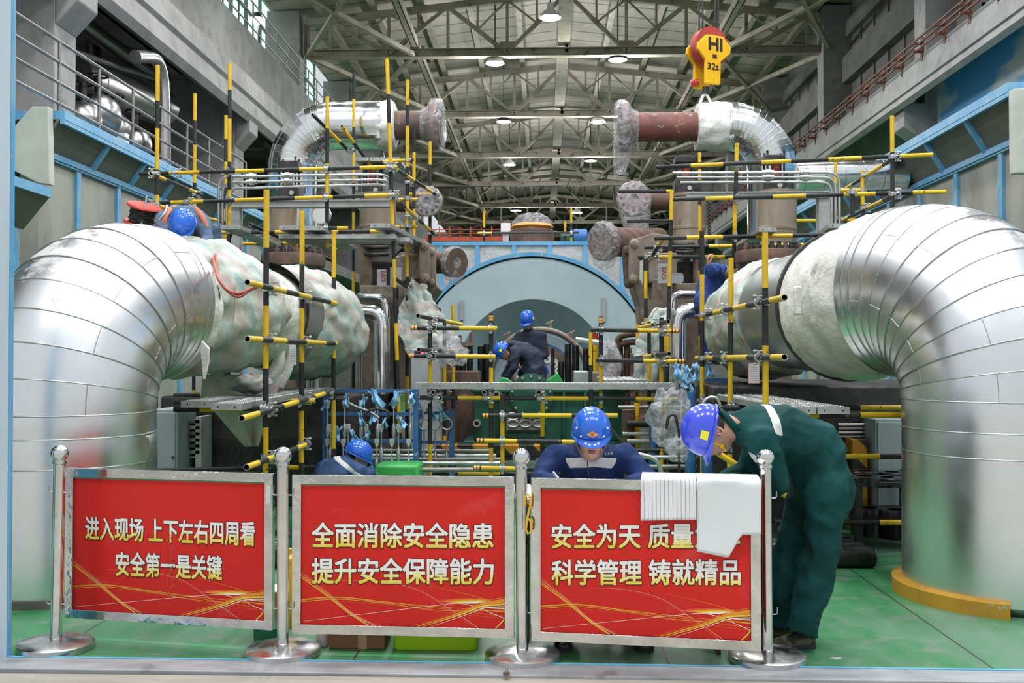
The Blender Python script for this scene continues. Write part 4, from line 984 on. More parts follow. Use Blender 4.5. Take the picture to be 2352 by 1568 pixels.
class Scaffold:
    def __init__(s, label, loc):
        s.root = thing('scaffold', label, 'scaffold', loc); s.posts, s.rails = [], []
    def tube(s, name, a, b, first, cuts, axis, r=.0215, auto=True, bands=0, endcol=None):
        """tube from a to b; cuts = pixel positions where the paint changes, along axis (0 = x, 1 = y)"""
        a, b = V(a), V(b); ts = []
        for c in cuts or []:
            lo, hi = 0.0, 1.0; f0 = project(a)[axis]; f1 = project(b)[axis]
            if not (min(f0, f1) < c < max(f0, f1)): continue
            for _ in range(30):
                m = (lo + hi) / 2
                if (project(lerp(a, b, m))[axis] < c) == (f0 < f1): lo = m
                else: hi = m
            ts.append(lo)
        ts = sorted(ts); L_ = (b - a).length
        if auto:
            last = ts[-1] if ts else 0.0; st = .40 / L_
            while last + st < .985: last += st; ts.append(last)
        seq = [0.0] + ts + [1.0]; col = {'y': 0, 'k': 1}[first]
        stops = []
        for i in range(len(seq) - 1): stops.append((seq[i], seq[i + 1], col)); col = 1 - col
        if bands:                                    # orange reflective bands at one end
            e = .075 / L_; w = .022 / L_
            if bands > 0: stops = [(x, min(y, 1 - e * 1.05), c) for x, y, c in stops if x < 1 - e * 1.1]; p0 = 1 - e * 1.05; sg = [(p0, p0 + w * .6, 1), (p0 + w * .6, p0 + w * 1.6, 3), (p0 + w * 1.6, p0 + w * 2.0, 1), (p0 + w * 2.0, p0 + w * 3.0, 3), (p0 + w * 3.0, 1, 1)]; stops += sg
            else: stops = [(0, w * .4, 1), (w * .4, w * 1.4, 3), (w * 1.4, w * 1.8, 1), (w * 1.8, w * 2.8, 3), (w * 2.8, e, 1)] + [(max(x, e), y, c) for x, y, c in stops if y > e * 1.05]
        n = 12; u, v, d = frame(b - a); mb = MB(); vs, fs, ms = [], [], []
        ringv = lambda t, rr: [lerp(a, b, t) + u * (rr * cos(2 * pi * j / n)) + v * (rr * sin(2 * pi * j / n)) for j in range(n)]
        tt = [stops[0][0]] + [q[1] for q in stops]
        for t in tt: vs += ringv(t, r)
        for k, q in enumerate(stops):
            for j in range(n): fs.append((k * n + j, k * n + (j + 1) % n, (k + 1) * n + (j + 1) % n, (k + 1) * n + j)); ms.append(q[2])
        # open ends with a dark bore
        for t, flip in ((tt[0], 1), (tt[-1], 0)):
            o = len(vs); base = 0 if flip else (len(tt) - 1) * n; ins = (.06 / L_) * (1 if flip else -1)
            vs += ringv(t, r * .8) + ringv(t + ins, r * .8)
            for j in range(n):
                q = (base + j, base + (j + 1) % n, o + (j + 1) % n, o + j); fs.append(q[::-1] if flip else q); ms.append(4)
                q = (o + j, o + (j + 1) % n, o + n + (j + 1) % n, o + n + j); fs.append(q[::-1] if flip else q); ms.append(2)
            q = tuple(o + n + j for j in range(n)); fs.append(q[::-1] if flip else q); ms.append(2)
        mb.add(vs, fs, ms)
        o = mb.build(name, ['yellow', 'black', 'dark_hole', 'orange_band', 'steel'], s.root, 40)
        (s.posts if name == 'post' else s.rails).append((a, b)); return o
    def post(s, px, pt, Y, first='y', cuts=None, pxb=None, zb=0.0, bands=0, r=.0215):
        xx = P(px, pt, Y).x
        for x0, x1, y0, y1, zt in ((-3.1, 3.1, 11.3, 17.9, .46), (-3.86, -1.94, 9.88, 12.52, 1.11), (1.48, 4.02, 8.98, 11.42, 1.25), (-.95, 1.08, 11.5, 13.5, 1.13)):
            if x0 < xx < x1 and y0 < Y < y1: zb = max(zb, zt)
        a = P(px, pt, Y); b = V((a.x, Y, zb))
        if pxb: q = P(pxb[0], pxb[1], Y); k = (a.z - zb) / (a.z - q.z); b = V((a.x + (q.x - a.x) * k, Y, zb))
        return s.tube('post', a, b, first, cuts, 1, r, bands=bands)
    def rail(s, p, q, Y0, Y1=None, first='k', cuts=None, bands=0, axis=0, r=.0215, auto=True):
        Y1 = Y0 if Y1 is None else Y1; return s.tube('rail', P(p[0], p[1], Y0), P(q[0], q[1], Y1), first, cuts, axis, r, auto, bands)
    def railx(s, p, q, X, first='k', cuts=None, axis=0):    # ledger along the hall
        return s.tube('rail', PX(p[0], p[1], X), PX(q[0], q[1], X), first, cuts, axis)
    def couplers(s, lim=.16):
        me = coupler_mesh(); n = 0
        segs = [(a, b, 0) for a, b in s.posts] + [(a, b, 1) for a, b in s.rails]
        for i in range(len(segs)):
            for j in range(i + 1, len(segs)):
                a, b, k0 = segs[i]; c, d, k1 = segs[j]
                if k0 == 0 and k1 == 0: continue
                d1, d2, r = b - a, d - c, a - c; A, E, F_ = d1.dot(d1), d2.dot(d2), d2.dot(r); B_, C_ = d1.dot(d2), d1.dot(r); den = A * E - B_ * B_
                if den < 1e-6 * A * E: continue
                t = (B_ * F_ - C_ * E) / den; t = min(1, max(0, t)); u = min(1, max(0, (B_ * t + F_) / E))
                p, q = a + d1 * t, c + d2 * u
                if (p - q).length < lim and n < 95:
                    o = bpy.data.objects.new('coupler', me); C.objects.link(o); o.parent = s.root
                    z = d1.normalized() if k0 == 0 else V((0, 0, 1)); xx = d2.normalized(); xx = (xx - z * xx.dot(z)).normalized(); yy = z.cross(xx)
                    if yy.dot(q - p) > 0: xx = -xx; yy = -yy
                    Mx = Matrix((xx, yy, z)).transposed().to_4x4(); Mx.translation = p - wloc(s.root); o.matrix_local = Mx; n += 1
_planks = {}
def plank(corner_a, corner_b, width_vec, label, grp, th=.045):
    """steel scaffold board: edge from corner_a to corner_b (top), width_vec across"""
    a, b, w = V(corner_a), V(corner_b), V(width_vec); dz = V((0, 0, -th)); L_ = (b - a).length; d = (b - a).normalized()
    t = thing('scaffold_board', label, 'scaffold board', (a + b) / 2 + w / 2 + dz, grp)
    m = MB(); m.add([a, b, b + w, a + w, a + dz, b + dz, b + w + dz, a + w + dz], [(0, 1, 2, 3), (7, 6, 5, 4), (0, 4, 5, 1), (1, 5, 6, 2), (2, 6, 7, 3), (3, 7, 4, 0)])
    if m.f:
        n_ = (b - a).cross(w)
        if n_.z < 0: m.f = [f[::-1] for f in m.f]
    k = int(L_ / .045); up = V((0, 0, 1))
    for i in range(1, k):
        for j in range(4):
            c = a + d * (i * L_ / k) + w * (.14 + .24 * j); s_ = .011
            m.add([c + d * s_ + up * .001, c + w.normalized() * s_ + up * .001, c - d * s_ + up * .001, c - w.normalized() * s_ + up * .001, c + up * .007], [(0, 1, 4), (1, 2, 4), (2, 3, 4), (3, 0, 4)])
    m.build('deck', 'board', t, smooth=0)
    m = MB()
    for e, sg in ((a, -1), (b, 1)):
        for f in (.22, .78):
            c = e + w * f + dz * .5; m.tube(c, c + d * (sg * .002), .006, 10)
    m.build('end_hole', 'dark_hole', t, smooth=0)
    return t
M['board'] = mat('zinc_board', (.50, .51, .50), (.36, .37, .36), 6, .42, .75, rvar=.25, c3=(.62, .61, .58), s3=8, lo3=.62, hi3=.7)
# ---- scaffold before the pipe by the blue gate post
S = Scaffold('striped scaffold of three tall posts standing before the tarp-wrapped pipe', (-2.0, 8.2, 0))
S.post(612, 436, 7.2, 'y', [569, 702, 846, 981, 1092]); S.post(694, 484, 8.28, 'y', [607, 708, 832, 943, 1062]); S.post(767, 533, 9.54, 'y', [637, 737, 822, 918, 1030])
XL_ = -1.965
S.railx((568, 648), (772, 697), XL_, 'y', [598, 622, 653, 682, 712, 756]); S.railx((568, 778), (772, 789), XL_, 'y', [598, 622, 655, 700, 745])
S.railx((555, 961), (752, 902), XL_, 'y', [592, 648, 682, 720]); S.railx((566, 1073), (700, 1022), XL_, 'y', [592, 612, 650])
for py, Y, px1 in ((936, 7.16, 648), (920, 8.24, 724), (903, 9.5, 792)): S.rail((P(430, 900, Y) and 400, py + 4), (px1, py), Y, None, 'k', [460, 560])
S.rail((300, 1082), (735, 1072), 9.1, None, 'k', [640, 700])
S.couplers()
g = 'steel boards by the tall striped posts'
plank(PX(555, 927, -2.10), PX(758, 890, -2.10), (-.215, 0, 0), 'worn steel board nearest the three tall posts, with white dust on it', g)
plank(PX(485, 921, -2.325) * 1.0, V((-2.325, 9.5, PX(485, 921, -2.325).z)), (-.215, 0, 0), 'worn steel board lying next to the pipe side, under the tarp bundle', g)
# ---- upper scaffold around the valves by the gooseneck with the plastic-tied flange
S = Scaffold('tall striped scaffold round the valves under the gooseneck with tied plastic', (-2.6, 11.2, 0))
S.post(362, 150, 9.9, 'y', [232, 295, 390, 448, 478]); S.post(448, 215, 12.3, 'y', [277, 333, 420, 455]); S.post(528, 146, 11.0, 'y', [207, 273, 372, 436, 517, 598])
S.post(519, 265, 12.4, 'y', [320, 372, 430, 480]); S.post(752, 222, 10.95, 'y', [295, 375, 449, 525], zb=2.7)
S.post(889, 135, 10.95, 'y', [217, 283, 374, 455, 517, 595, 660, 742, 827], pxb=(914, 885)); S.post(936, 183, 12.0, 'y', [241, 290, 383, 450, 520, 560])
S.post(951, 296, 12.7, 'k', [350, 420, 480, 552, 610, 690]); S.post(988, 325, 13.1, 'y', [378, 450, 498, 560, 600], zb=2.4); S.post(813, 165, 13.4, 'k', [228, 292, 350, 420])
YR = 10.90
S.rail((320, 399), (912, 383), YR, None, 'k', [389, 459, 541, 607, 688, 744, 827]); S.rail((334, 467), (912, 447), YR, None, 'k', [393, 468, 540, 607, 678, 765, 838])
S.rail((493, 534), (925, 531), YR + .12, None, 'y', [560, 632, 660, 740, 778, 850]); S.rail((500, 560), (710, 558), 12.3, None, 'y', [590, 650])
S.rail((345, 398), (463, 447), 9.9, 12.3, 'y', [378, 432]); S.rail((352, 470), (520, 512), 9.9, 12.4, 'y', [400, 430, 500])
S.rail((905, 385), (1010, 452), 10.98, 13.2, 'y', [912, 932, 950, 975]); S.rail((905, 452), (1000, 540), 10.98, 13.2, 'y', [915, 930, 955])
S.rail((888, 537), (985, 610), 10.98, 13.0, 'y', [905, 925, 955]); S.rail((718, 263), (800, 345), 11.6, 12.4, 'k', [748, 780])
S.rail((785, 290), (862, 395), 12.2, 12.9, 'y', [812, 838]); S.rail((880, 372), (950, 366), 12.0, None, 'y', [945]); S.rail((905, 458), (960, 458), 12.1, None, 'y', [960]); S.rail((905, 521), (960, 521), 12.1, None, 'y', [960])
S.rail((940, 446), (998, 446), 13.0, None, 'y', [998]); S.rail((748, 524), (800, 524), 10.9, None, 'k', [775]); S.rail((905, 638), (1010, 712), 11.6, 13.0, 'k', [1010], auto=False)
S.rail((575, 515), (765, 600), 10.7, 12.6, 'k', [665, 682], auto=False)
S.couplers()
g = 'steel boards beneath the valve scaffold'
def yboard(px, py, Y0, Y1, w, label, dx=0.0):
    a = P(px, py, Y0); plank(a, V((a.x + dx, Y1, a.z)), (w, 0, 0), label, g)
yboard(507, 517, 10.6, 12.6, .215, 'steel board seen end on beside the second tall post, below the twin yellow rails')
yboard(641, 518, 10.6, 12.6, .215, 'steel board seen end on between the tall near post and the valve column'); yboard(697, 519, 10.62, 12.6, .215, 'steel board seen end on touching the short middle post')
yboard(850, 513, 10.5, 12.8, .215, 'steel board seen end on at the leaning post below the stub girder', .25)
a = P(640, 538, 10.7); c = P(908, 538, 10.7); plank(a, c, (0, .25, 0), 'long ribbed steel board seen from below under the valve scaffold', g); plank(a + V((0, .28, .0)), c + V((.12, .28, 0)), (0, .25, 0), 'second ribbed steel board behind the long one under the valve scaffold', g)
for k, px in enumerate((815, 850, 887)): yboard(px, 361, 12.6 + .01 * k, 13.6, .17, ('upper steel board end over the black cylinder block, first of three', 'upper steel board end over the black cylinder block, middle of three', 'upper steel board end over the black cylinder block, third beside the leaning post')[k])
# ---- upper scaffold on the other flank
S = Scaffold('striped scaffold round the valves beneath the gooseneck on the crane hook', (2.4, 10.8, 0))
S.post(1693, 329, 10.5, 'y', [395, 462, 538, 618, 700], pxb=(1684, 640), zb=1.2); S.post(1607, 350, 12.2, 'y', [373, 388, 413, 470]); S.post(2049, 266, 10.1, 'y', [350, 502], zb=2.3)
S.post(1958, 436, 10.2, 'k', [500, 552], zb=2.3); S.post(1981, 392, 11.4, 'y', [470, 525], zb=2.4); S.post(1919, 372, 13.0, 'y', [438, 480], zb=2.4); S.post(1543, 437, 10.6, 'y', [505, 577, 657, 740, 822], pxb=(1531, 905))
YR = 10.35
S.rail((1507, 384), (2142, 355), YR, None, 'k', [1586, 1660, 1748, 1816, 1902, 1978, 2056], auto=False); S.rail((1546, 458), (2172, 440), YR, None, 'k', [1620, 1683, 1775, 1850, 1937, 2010, 2095], auto=False)
S.rail((1503, 547), (1966, 538), YR + .08, None, 'k', [1577, 1660, 1735, 1820, 1890], auto=False); S.rail((1480, 568), (1850, 562), 11.6, None, 'k', [1628, 1700, 1770, 1845], auto=False)
S.rail((2062, 358), (1928, 442), 10.05, 13.0, 'k', [2030, 1985, 1960]); S.rail((2062, 444), (1930, 508), 10.05, 13.0, 'k', [2030, 1990, 1950])
S.rail((1826, 507), (2008, 506), 12.9, None, 'y', [1873, 1945], auto=False); S.rail((1465, 590), (1690, 590), 11.9, None, 'k', [1512, 1535, 1620, 1664], auto=False); S.rail((1420, 439), (1545, 439), 12.4, None, 'k', [1530], auto=False)
S.rail((1525, 546), (1490, 600), 10.9, 12.2, 'y', [1515, 1500]); S.rail((1440, 508), (1535, 507), 12.4, None, 'k', [1535], auto=False); S.rail((1925, 437), (1978, 437), 11.4, None, 'y', [1978], auto=False)
S.post(1483, 585, 11.9, 'k', [622, 685, 730], zb=1.2)
S.couplers()
g = 'steel boards beneath the hooked gooseneck'
def slant(px, py, Y0, px2, py2, Y1, w, label):
    a = P(px, py, Y0); c = P(px2, py2, Y1); c.z = a.z; plank(a, c, (w, 0, 0), label, g)
slant(1743, 522, 10.2, 1660, 560, 12.6, .18, 'steel board with a red mark, seen end on over the reddish bolted flange'); slant(1903, 513, 10.1, 1838, 560, 12.3, .19, 'steel board seen end on above the black strap of the lagged pipe'); slant(1972, 517, 10.15, 1925, 540, 12.0, .24, 'steel board seen end on closest to the top of the elbow pipe')
# ---- working platform in the middle
S = Scaffold('low striped scaffold of the long platform before the turbine, with orange reflective rail ends', (0, 10, 0))
S.post(988, 738, 10.0, 'k', [824, 917, 1020, 1100]); S.post(1128, 722, 10.0, 'k', [844, 936, 1028, 1100], bands=-1); S.post(1380, 727, 10.0, 'k', [835, 936, 1030], bands=-1); S.post(1519, 729, 10.0, 'k', [836, 945, 1030, 1100])
S.post(1021, 740, 11.3, 'k', [836, 884, 1000]); S.post(1041, 700, 12.2, 'y', [768, 843, 884]); S.post(1356, 763, 11.6, 'y', [838, 884]); S.post(1491, 738, 11.2, 'k', [822, 886]); S.post(1464, 745, 12.0, 'y', [818, 880]); S.post(1530, 752, 10.8, 'y', [806, 884])
yf = 9.94
S.rail((944, 753), (1142, 754), yf, None, 'k', [1055], -1, auto=False); S.rail((937, 817), (1138, 819), yf, None, 'k', [1047], -1, auto=False)
S.rail((950, 913), (1555, 916), yf, None, 'k', [1052, 1150, 1247, 1357, 1460], -1, auto=False); S.rail((1357, 757), (1560, 760), yf, None, 'k', [1465], 1, auto=False); S.rail((1369, 827), (1574, 830), yf, None, 'k', [1477], 1, auto=False)
S.rail((960, 725), (1060, 745), 9.5, 11.4, 'k', [1020], auto=False); S.rail((962, 803), (1050, 806), 9.5, 11.4, 'k', [1020], auto=False); S.rail((1535, 738), (1470, 752), 9.5, 11.4, 'k', [1500], auto=False); S.rail((1537, 812), (1455, 822), 9.5, 11.4, 'k', [1500, 1480], auto=False)
for px in (995, 1112, 1238, 1512): S.rail((px, 901), (lerp((px, 0, 0), (1248, 0, 0), .12).x, 890), 9.7, 11.4, 'k', [], auto=False)
S.rail((1107, 954), (1418, 954), 9.5, None, 'k', [1200, 1313, 1375], -1, auto=False); S.rail((1094, 1011), (1330, 1015), 9.5, None, 'y', [1188, 1290], -1, auto=False); S.rail((1087, 1074), (1300, 1078), 9.5, None, 'y', [1188], -1, auto=False)
S.post(1154, 905, 9.55, 'k', [967, 1062, 1100]); S.post(1357, 893, 9.55, 'k', [1010, 1100]); S.post(1246, 900, 10.3, 'y', [1002, 1060])
S.rail((985, 1086), (1300, 1088), 10.6, None, 'k', [1052, 1150], auto=False)
S.couplers(.17)
a = P(952, 879, 9.9); c = P(1553, 885, 9.85); c.z = a.z; g = 'steel boards of the long platform'
plank(a, c, (0, .25, 0), 'long shining steel board across the platform in front of the workers', g, .06)
for k, (x0, x1) in enumerate(((1388, 1436), (1440, 1490))):
    a = P(x0, 872, 10.9); plank(a, a + V((0, 1.6, 0)), (P(x1, 872, 10.9).x - a.x, 0, 0), ('short steel board seen end on at the second banded post', 'short steel board seen end on towards the bag of clear plastic')[k], g)
# ---- scaffold before the lagged pipe near the green worker
S = Scaffold('striped scaffold of three posts behind the worker in green', (1.6, 8.1, 0))
S.post(1757, 534, 6.9, 'y', [661, 793, 945, 1080]); S.post(1679, 592, 8.2, 'y', [740, 830, 930], pxb=(1677, 920)); S.post(1612, 530, 9.2, 'k', [630, 736, 842, 940])
S.railx((1802, 683), (1598, 727), 1.505, 'y', [1772, 1718, 1688, 1660]); S.railx((1802, 820), (1600, 822), 1.505, 'y', [1775, 1720, 1660])
for py, Y in ((953, 6.95), (936, 8.1), (920, 9.1)): S.rail((P(1600, 900, Y) and 1640, py), (2085, py), Y, None, 'k', [1760, 1880, 1975], auto=False)
S.rail((1940, 1048), (2090, 1048), 7.7, None, 'y', [2020], auto=False); S.rail((1780, 1198), (2090, 1200), 7.75, None, 'k', [2020], auto=False)
S.rail((1640, 1035), (1840, 1160), 7.2, None, 'y', [1700, 1760], auto=False)
S.couplers()
g = 'steel boards behind the green worker'
a = PX(1952, 935, 2.06); plank(a, V((1.97, 9.3, a.z)), (-.215, 0, 0), 'steel board with a red mark running back beneath the lagged pipe', g); plank(a + V((-.225, 0, 0)), V((1.75, 9.3, a.z)), (-.215, 0, 0), 'steel board running back beneath the pipe, above the bent green back', g)
# ================================================================== turbine casing at the centre
def pbx(b, x0, y0, x1, y1, Y, d, mi=0):            # box whose front face fills a pixel rectangle at depth Y
    a, c = P(x0, y1, Y), P(x1, y0, Y); b.box(((a.x + c.x) / 2, Y + d / 2, (a.z + c.z) / 2), (c.x - a.x, d, c.z - a.z), mi); return a, c
YC = 18.0
cc = P(1222, 872, YC); RC = 280 / FPX * YC
t = thing('turbine_casing', 'huge pale turquoise round casing with a cone shaped recess and blue rim', 'turbine casing', (cc.x, YC, 0))
b = MB(); n = 72; ci = P(1224, 862, YC); ri = 175 / FPX * YC
ring_o = [V((cc.x + RC * cos(2 * pi * j / n), YC, cc.z + RC * sin(2 * pi * j / n))) for j in range(n)]
ring_i = [V((ci.x + ri * cos(2 * pi * j / n), YC, ci.z + ri * sin(2 * pi * j / n))) for j in range(n)]
ring_c = [V((ci.x + .10 + ri * .50 * cos(2 * pi * j / n), YC + 1.5, ci.z - .25 + ri * .50 * sin(2 * pi * j / n))) for j in range(n)]
ring_b = [p + V((0, .5, 0)) for p in ring_o]
b.add(ring_o + ring_i + ring_c + ring_b, [(j, (j + 1) % n, n + (j + 1) % n, n + j) for j in range(n)] + [(n + j, n + (j + 1) % n, 2 * n + (j + 1) % n, 2 * n + j) for j in range(n)] + [(j, 3 * n + j, 3 * n + (j + 1) % n, (j + 1) % n) for j in range(n)] + [tuple(2 * n + j for j in range(n))])
b.build('end_plate', 'turq', t, 30, fix=False)
b = MB(); b.ring((cc.x, YC + .05, cc.z), (cc.x, YC + .4, cc.z), RC + .025, RC, n); b.build('dark_gap', 'dark', t)
b = MB(); b.ring((cc.x, YC - .04, cc.z), (cc.x, YC + .5, cc.z), RC + .10, RC + .03, n); b.build('blue_rim', 'blue', t)
for x, y0, y1 in ((1383, 683, 738), (1056, 690, 735)):
    b = MB(); a, c = pbx(b, x, y0, x + 8, y1, YC - .06, .05); b.build('gauge_tube', 'steel', t)
# flat foil wall around it with blue framing
zt = P(1222, 556, YC + .2).z; x0, x1 = P(960, 700, YC).x, P(1500, 700, YC).x
t = thing('foil_cladding', 'foil cladding with blue frame strips standing around the round casing', 'cladding', ((x0 + x1) / 2, YC + .4, 0))
M['foil'] = mat('crumpled_foil', (.62, .62, .60), (.45, .46, .42), 3, .38, .8, bump=.5, bscale=6, rvar=.2)
b = MB(); m_ = 40
poly = [(x0, 0), (x0, zt), (x1, zt), (x1, 0)]
pts_o, pts_i = [], []
for j in range(m_ + 1):
    a = pi - pi * j / m_; pts_i.append((cc.x + (RC + .04) * cos(a), cc.z + (RC + .04) * sin(a)))
b2 = []
for j in range(m_):
    p, q = pts_i[j], pts_i[j + 1]; b.add([(p[0], YC + .25, p[1]), (q[0], YC + .25, q[1]), (q[0], YC + .25, zt), (p[0], YC + .25, zt)], [(0, 1, 2, 3)])
b.add([(x0, YC + .25, 0), (pts_i[0][0], YC + .25, 0), (pts_i[0][0], YC + .25, zt), (x0, YC + .25, zt)], [(0, 1, 2, 3)]); b.add([(pts_i[-1][0], YC + .25, 0), (x1, YC + .25, 0), (x1, YC + .25, zt), (pts_i[-1][0], YC + .25, zt)], [(0, 1, 2, 3)])
b.box(((x0 + x1) / 2, YC + 3.1, zt / 2), (x1 - x0, 1.6, zt)); b.box(((x0 + x1) / 2, YC + 1.4, zt - .02), (x1 - x0, 2.4, .04)); b.build('foil_panels', 'foil', t, smooth=0)
for px in (1010, 1095, 1180, 1263, 1345, 1432):
    xx = P(px, 560, YC).x; zz = cc.z + sqrt(max(0, RC * RC - (xx - cc.x) ** 2)); b = MB(); b.box((xx, YC + .22, (zz + zt) / 2), (.075, .06, zt - zz)); b.build('frame_strip', 'blue', t, smooth=0)
b = MB(); b.box(((x0 + x1) / 2, YC + .22, zt - .02), (x1 - x0, .07, .07)); b.build('frame_strip', 'blue', t, smooth=0)
# things on top of the casing
t = thing('manhole_hood', 'orange rimmed dome under clear plastic on top of the casing wall', 'hood', P(1222, 556, 20))
a = P(1222, 540, 20); r = 50 / FPX * 20
b = MB(); b.lathe([(0, -.34), (r, -.34), (r * 1.02, .08), (r * .97, .1), (0, .1)], a, (0, 0, 1), 36, caps=False); b.build('drum', 'rust', t)
b = MB(); b.lathe([(r * .9, .13), (r * 1.0, .16), (r * .9, .2), (r * .8, .22)], a, (0, 0, 1), 36, caps=False); b.build('orange_rim', mat('orange_rim', (.75, .33, .05), None), t)
b = MB(); b.grid(lambda i, j: a + V((r * .93 * cos(2 * pi * i) * sin(j * pi / 2) * (1 + .03 * sin(26 * i)), r * .93 * sin(2 * pi * i) * sin(j * pi / 2), .18 + .27 * cos(j * pi / 2) + .02 * sin(30 * i) * sin(pi * j))), 48, 10, wrap=True); b.build('plastic_cover', 'plastic', t, 80)
b = MB(); pbx(b, 1150, 512, 1172, 533, 20.5, .3); q = P(1161, 533, 20.5); b.box((q.x, 20.65, (q.z + zt) / 2), (.12, .12, q.z - zt)); tag(b.build('switch_box', 'white', bevel=.01), 'pale grey box on the casing beside the plastic covered dome', 'box')
b = MB(); a, c = P(1318, 544, 20), P(1347, 544, 20); b.lathe([(.06, -.03), (.155, 0), (.155, (c - a).length), (.1, (c - a).length + .03)], a, (1, 0, 0), 28); b.box(((a.x + c.x) / 2, 20, (a.z - .12 + zt) / 2), (.14, .2, a.z - .12 - zt)); tag(b.build('drum', mat('motor_blue', (.03, .16, .45), None, rough=.4)), 'blue barrel lying on the casing top', 'barrel')
b = MB(); a, c = P(1288, 545, 20), P(1315, 545, 20); b.lathe([(.05, -.02), (.11, 0), (.11, (c - a).length), (.07, (c - a).length + .02)], a, (1, 0, 0), 24); b.box(((a.x + c.x) / 2, 20, (a.z - .08 + zt) / 2), (.12, .16, a.z - .08 - zt)); tag(b.build('motor', 'green_dark'), 'dark green motor beside the blue barrel', 'motor')
t = thing('overhead_crane', 'low red crane girder far behind the casing', 'crane', P(1180, 552, 27)); b = MB(); pbx(b, 975, 543, 1160, 553, 27, .4); pbx(b, 1337, 541, 1420, 553, 27, .4); b.build('girder', 'crane_red', t, smooth=0)
for xx in (990, 1150, 1345, 1410): p = P(xx, 553, 27.2); b = MB(); b.box((p.x, 27.2, p.z / 2), (.25, .25, p.z)); b.build('leg', 'crane_red', t, smooth=0)
b = MB(); pbx(b, 1290, 540, 1335, 547, 27.2, .3); b.build('crane_end', mat('crane_orange', (.75, .16, .04), None), t, smooth=0)
for k in range(9):
    a = P(985 + k * 24, 543, 27); b = MB(); b.box(a + V((0, 0, .12)), (.025, .025, .3)); b.build('rail_post', 'crane_red', t, smooth=0)
for y in (527, 536): b = MB(); b.bar(P(985, y, 27), P(1180, y, 27), .02, .02); b.build('guard_rail', 'crane_red', t, smooth=0)
S = Scaffold('thin black and yellow rail standing over the casing top', P(1220, 560, 16.5) * 1.0)
S.root.location.z = 0
zb_ = P(1222, 556, YC + .2).z
S.rail((1097, 535), (1330, 534), 18.56, None, 'y', [1130], auto=False); S.post(1112, 484, 18.6, 'y', [522], zb=zb_); S.post(1312, 478, 18.6, 'y', [512, 545], zb=zb_); S.post(1298, 508, 18.7, 'y', [540], zb=zb_)
S.couplers(.2)
# ---- shaft end, split rings, studs
YS = 16.4; sc_ = P(1240, 868, YS)
t = thing('gland_ring', 'tan split ring with lifting eyes around the shaft', 'ring', (sc_.x, YS, 0)); r = 112 / FPX * YS
b = MB(); q = arc(sc_, r, RAD(-5), RAD(185), 40, (1, 0, 0), (0, 0, 1)); b.sweep(q, (.045, .06), 10); b.build('ring', 'bronze', t)
for a in (50, 78, 104, 132):
    p = sc_ + V((r * cos(RAD(a)), 0, r * sin(RAD(a)))); b = MB(); b.tube(p, p + V((0, -.02, .14)), .03, 10); b.tube(p + V((-.06, 0, .1)), p + V((.06, 0, .16)), .016, 8); b.build('lifting_eye', 'bronze', t)
b = MB(); b.ring((sc_.x, YS + .15, sc_.z), (sc_.x, YS + .3, sc_.z), r * .93, r * .70, 56); b.build('seal_face', 'turq', t)
b = MB(); b.ring((sc_.x, YS + .05, sc_.z), (sc_.x, YS + .35, sc_.z), r * .72, r * .68, 56); b.build('blue_edge', 'blue_dark', t)
b = MB(); b.ring((sc_.x, YS - .1, sc_.z), (sc_.x, YS + .2, sc_.z), r * .68, r * .5, 56); b.build('inner_ring', 'rust', t)
t = thing('coupling_disc', 'grey shaft coupling disc ringed with bolt holes behind the bent worker', 'coupling', (sc_.x, YS - .3, 0)); r2 = 58 / FPX * YS
b = MB(); b.lathe([(0, 0), (r2 * .35, 0), (r2 * .4, .03), (r2, .05), (r2, .35), (0, .35)], (sc_.x, YS - .45, sc_.z), (0, 1, 0), 48, caps=False); b.build('disc', 'steel', t)
for k in range(16):
    a = 2 * pi * k / 16; p = V((sc_.x + r2 * .78 * cos(a), YS - .405, sc_.z + r2 * .78 * sin(a))); b = MB(); b.ring(p, p + V((0, -.03, 0)), .055, .03, 14); b.build('bolt_sleeve', 'white', t)
def stud(px, yt, yb, Y, rpx, label):
    a, c = P(px, yb, Y), P(px, yt, Y); r = rpx / FPX * Y; a.z = .45; L_ = c.z - a.z; a = V((a.x, Y, a.z))
    b = MB(); b.lathe([(r * .85, 0), (r, .02), (r, L_ * .55), (r * .93, L_ * .56), (r * .93, L_ * .60), (r * 1.0, L_ * .61), (r, L_ - .015), (r * .9, L_), (0, L_)], a, (0, 0, 1), 22, caps=False)
    tag(b.build('casing_stud', 'oily'), label, 'stud bolt', 'upright black studs beside the shaft')
k = 0
for px, yt, yb, rp_x, lab in ((1052, 795, 870, 6, 'by the grey cabinet'), (1064, 790, 868, 7, 'with a red topped rod over it'), (1079, 793, 868, 7, 'beside the red topped rod'), (1104, 795, 872, 7, 'near the banded post'), (1118, 790, 880, 8, 'touching the banded post'),
                              (1270, 800, 862, 4, 'slender, beside the red brown ring'), (1289, 830, 872, 7, 'short, behind the green guard'), (1305, 790, 885, 8, 'tallest, behind the bright green guard'), (1322, 793, 878, 8, 'beside the tallest stud'), (1346, 800, 875, 7, 'close to the red and yellow rod'), (1364, 795, 872, 8, 'beside the banded post near the plastic bag')):
    stud(px, yt, yb, 13.6, rp_x, 'upright black stud ' + lab)
for px, yt, yb, lab in ((1057, 770, 800, 'first red topped rod above the studs by the cabinet'), (1081, 764, 800, 'second red topped rod above the studs by the cabinet')):
    a, c = P(px, yb, 13.7), P(px, yt, 13.7); a.z = .45; b = MB(); b.tube(a, lerp(a, c, .6), .03, 10, 0); b.tube(lerp(a, c, .6), c, .02, 10, 1); tag(b.build('guide_rod', ['oily', 'rust_red']), lab, 'rod', 'red topped rods')
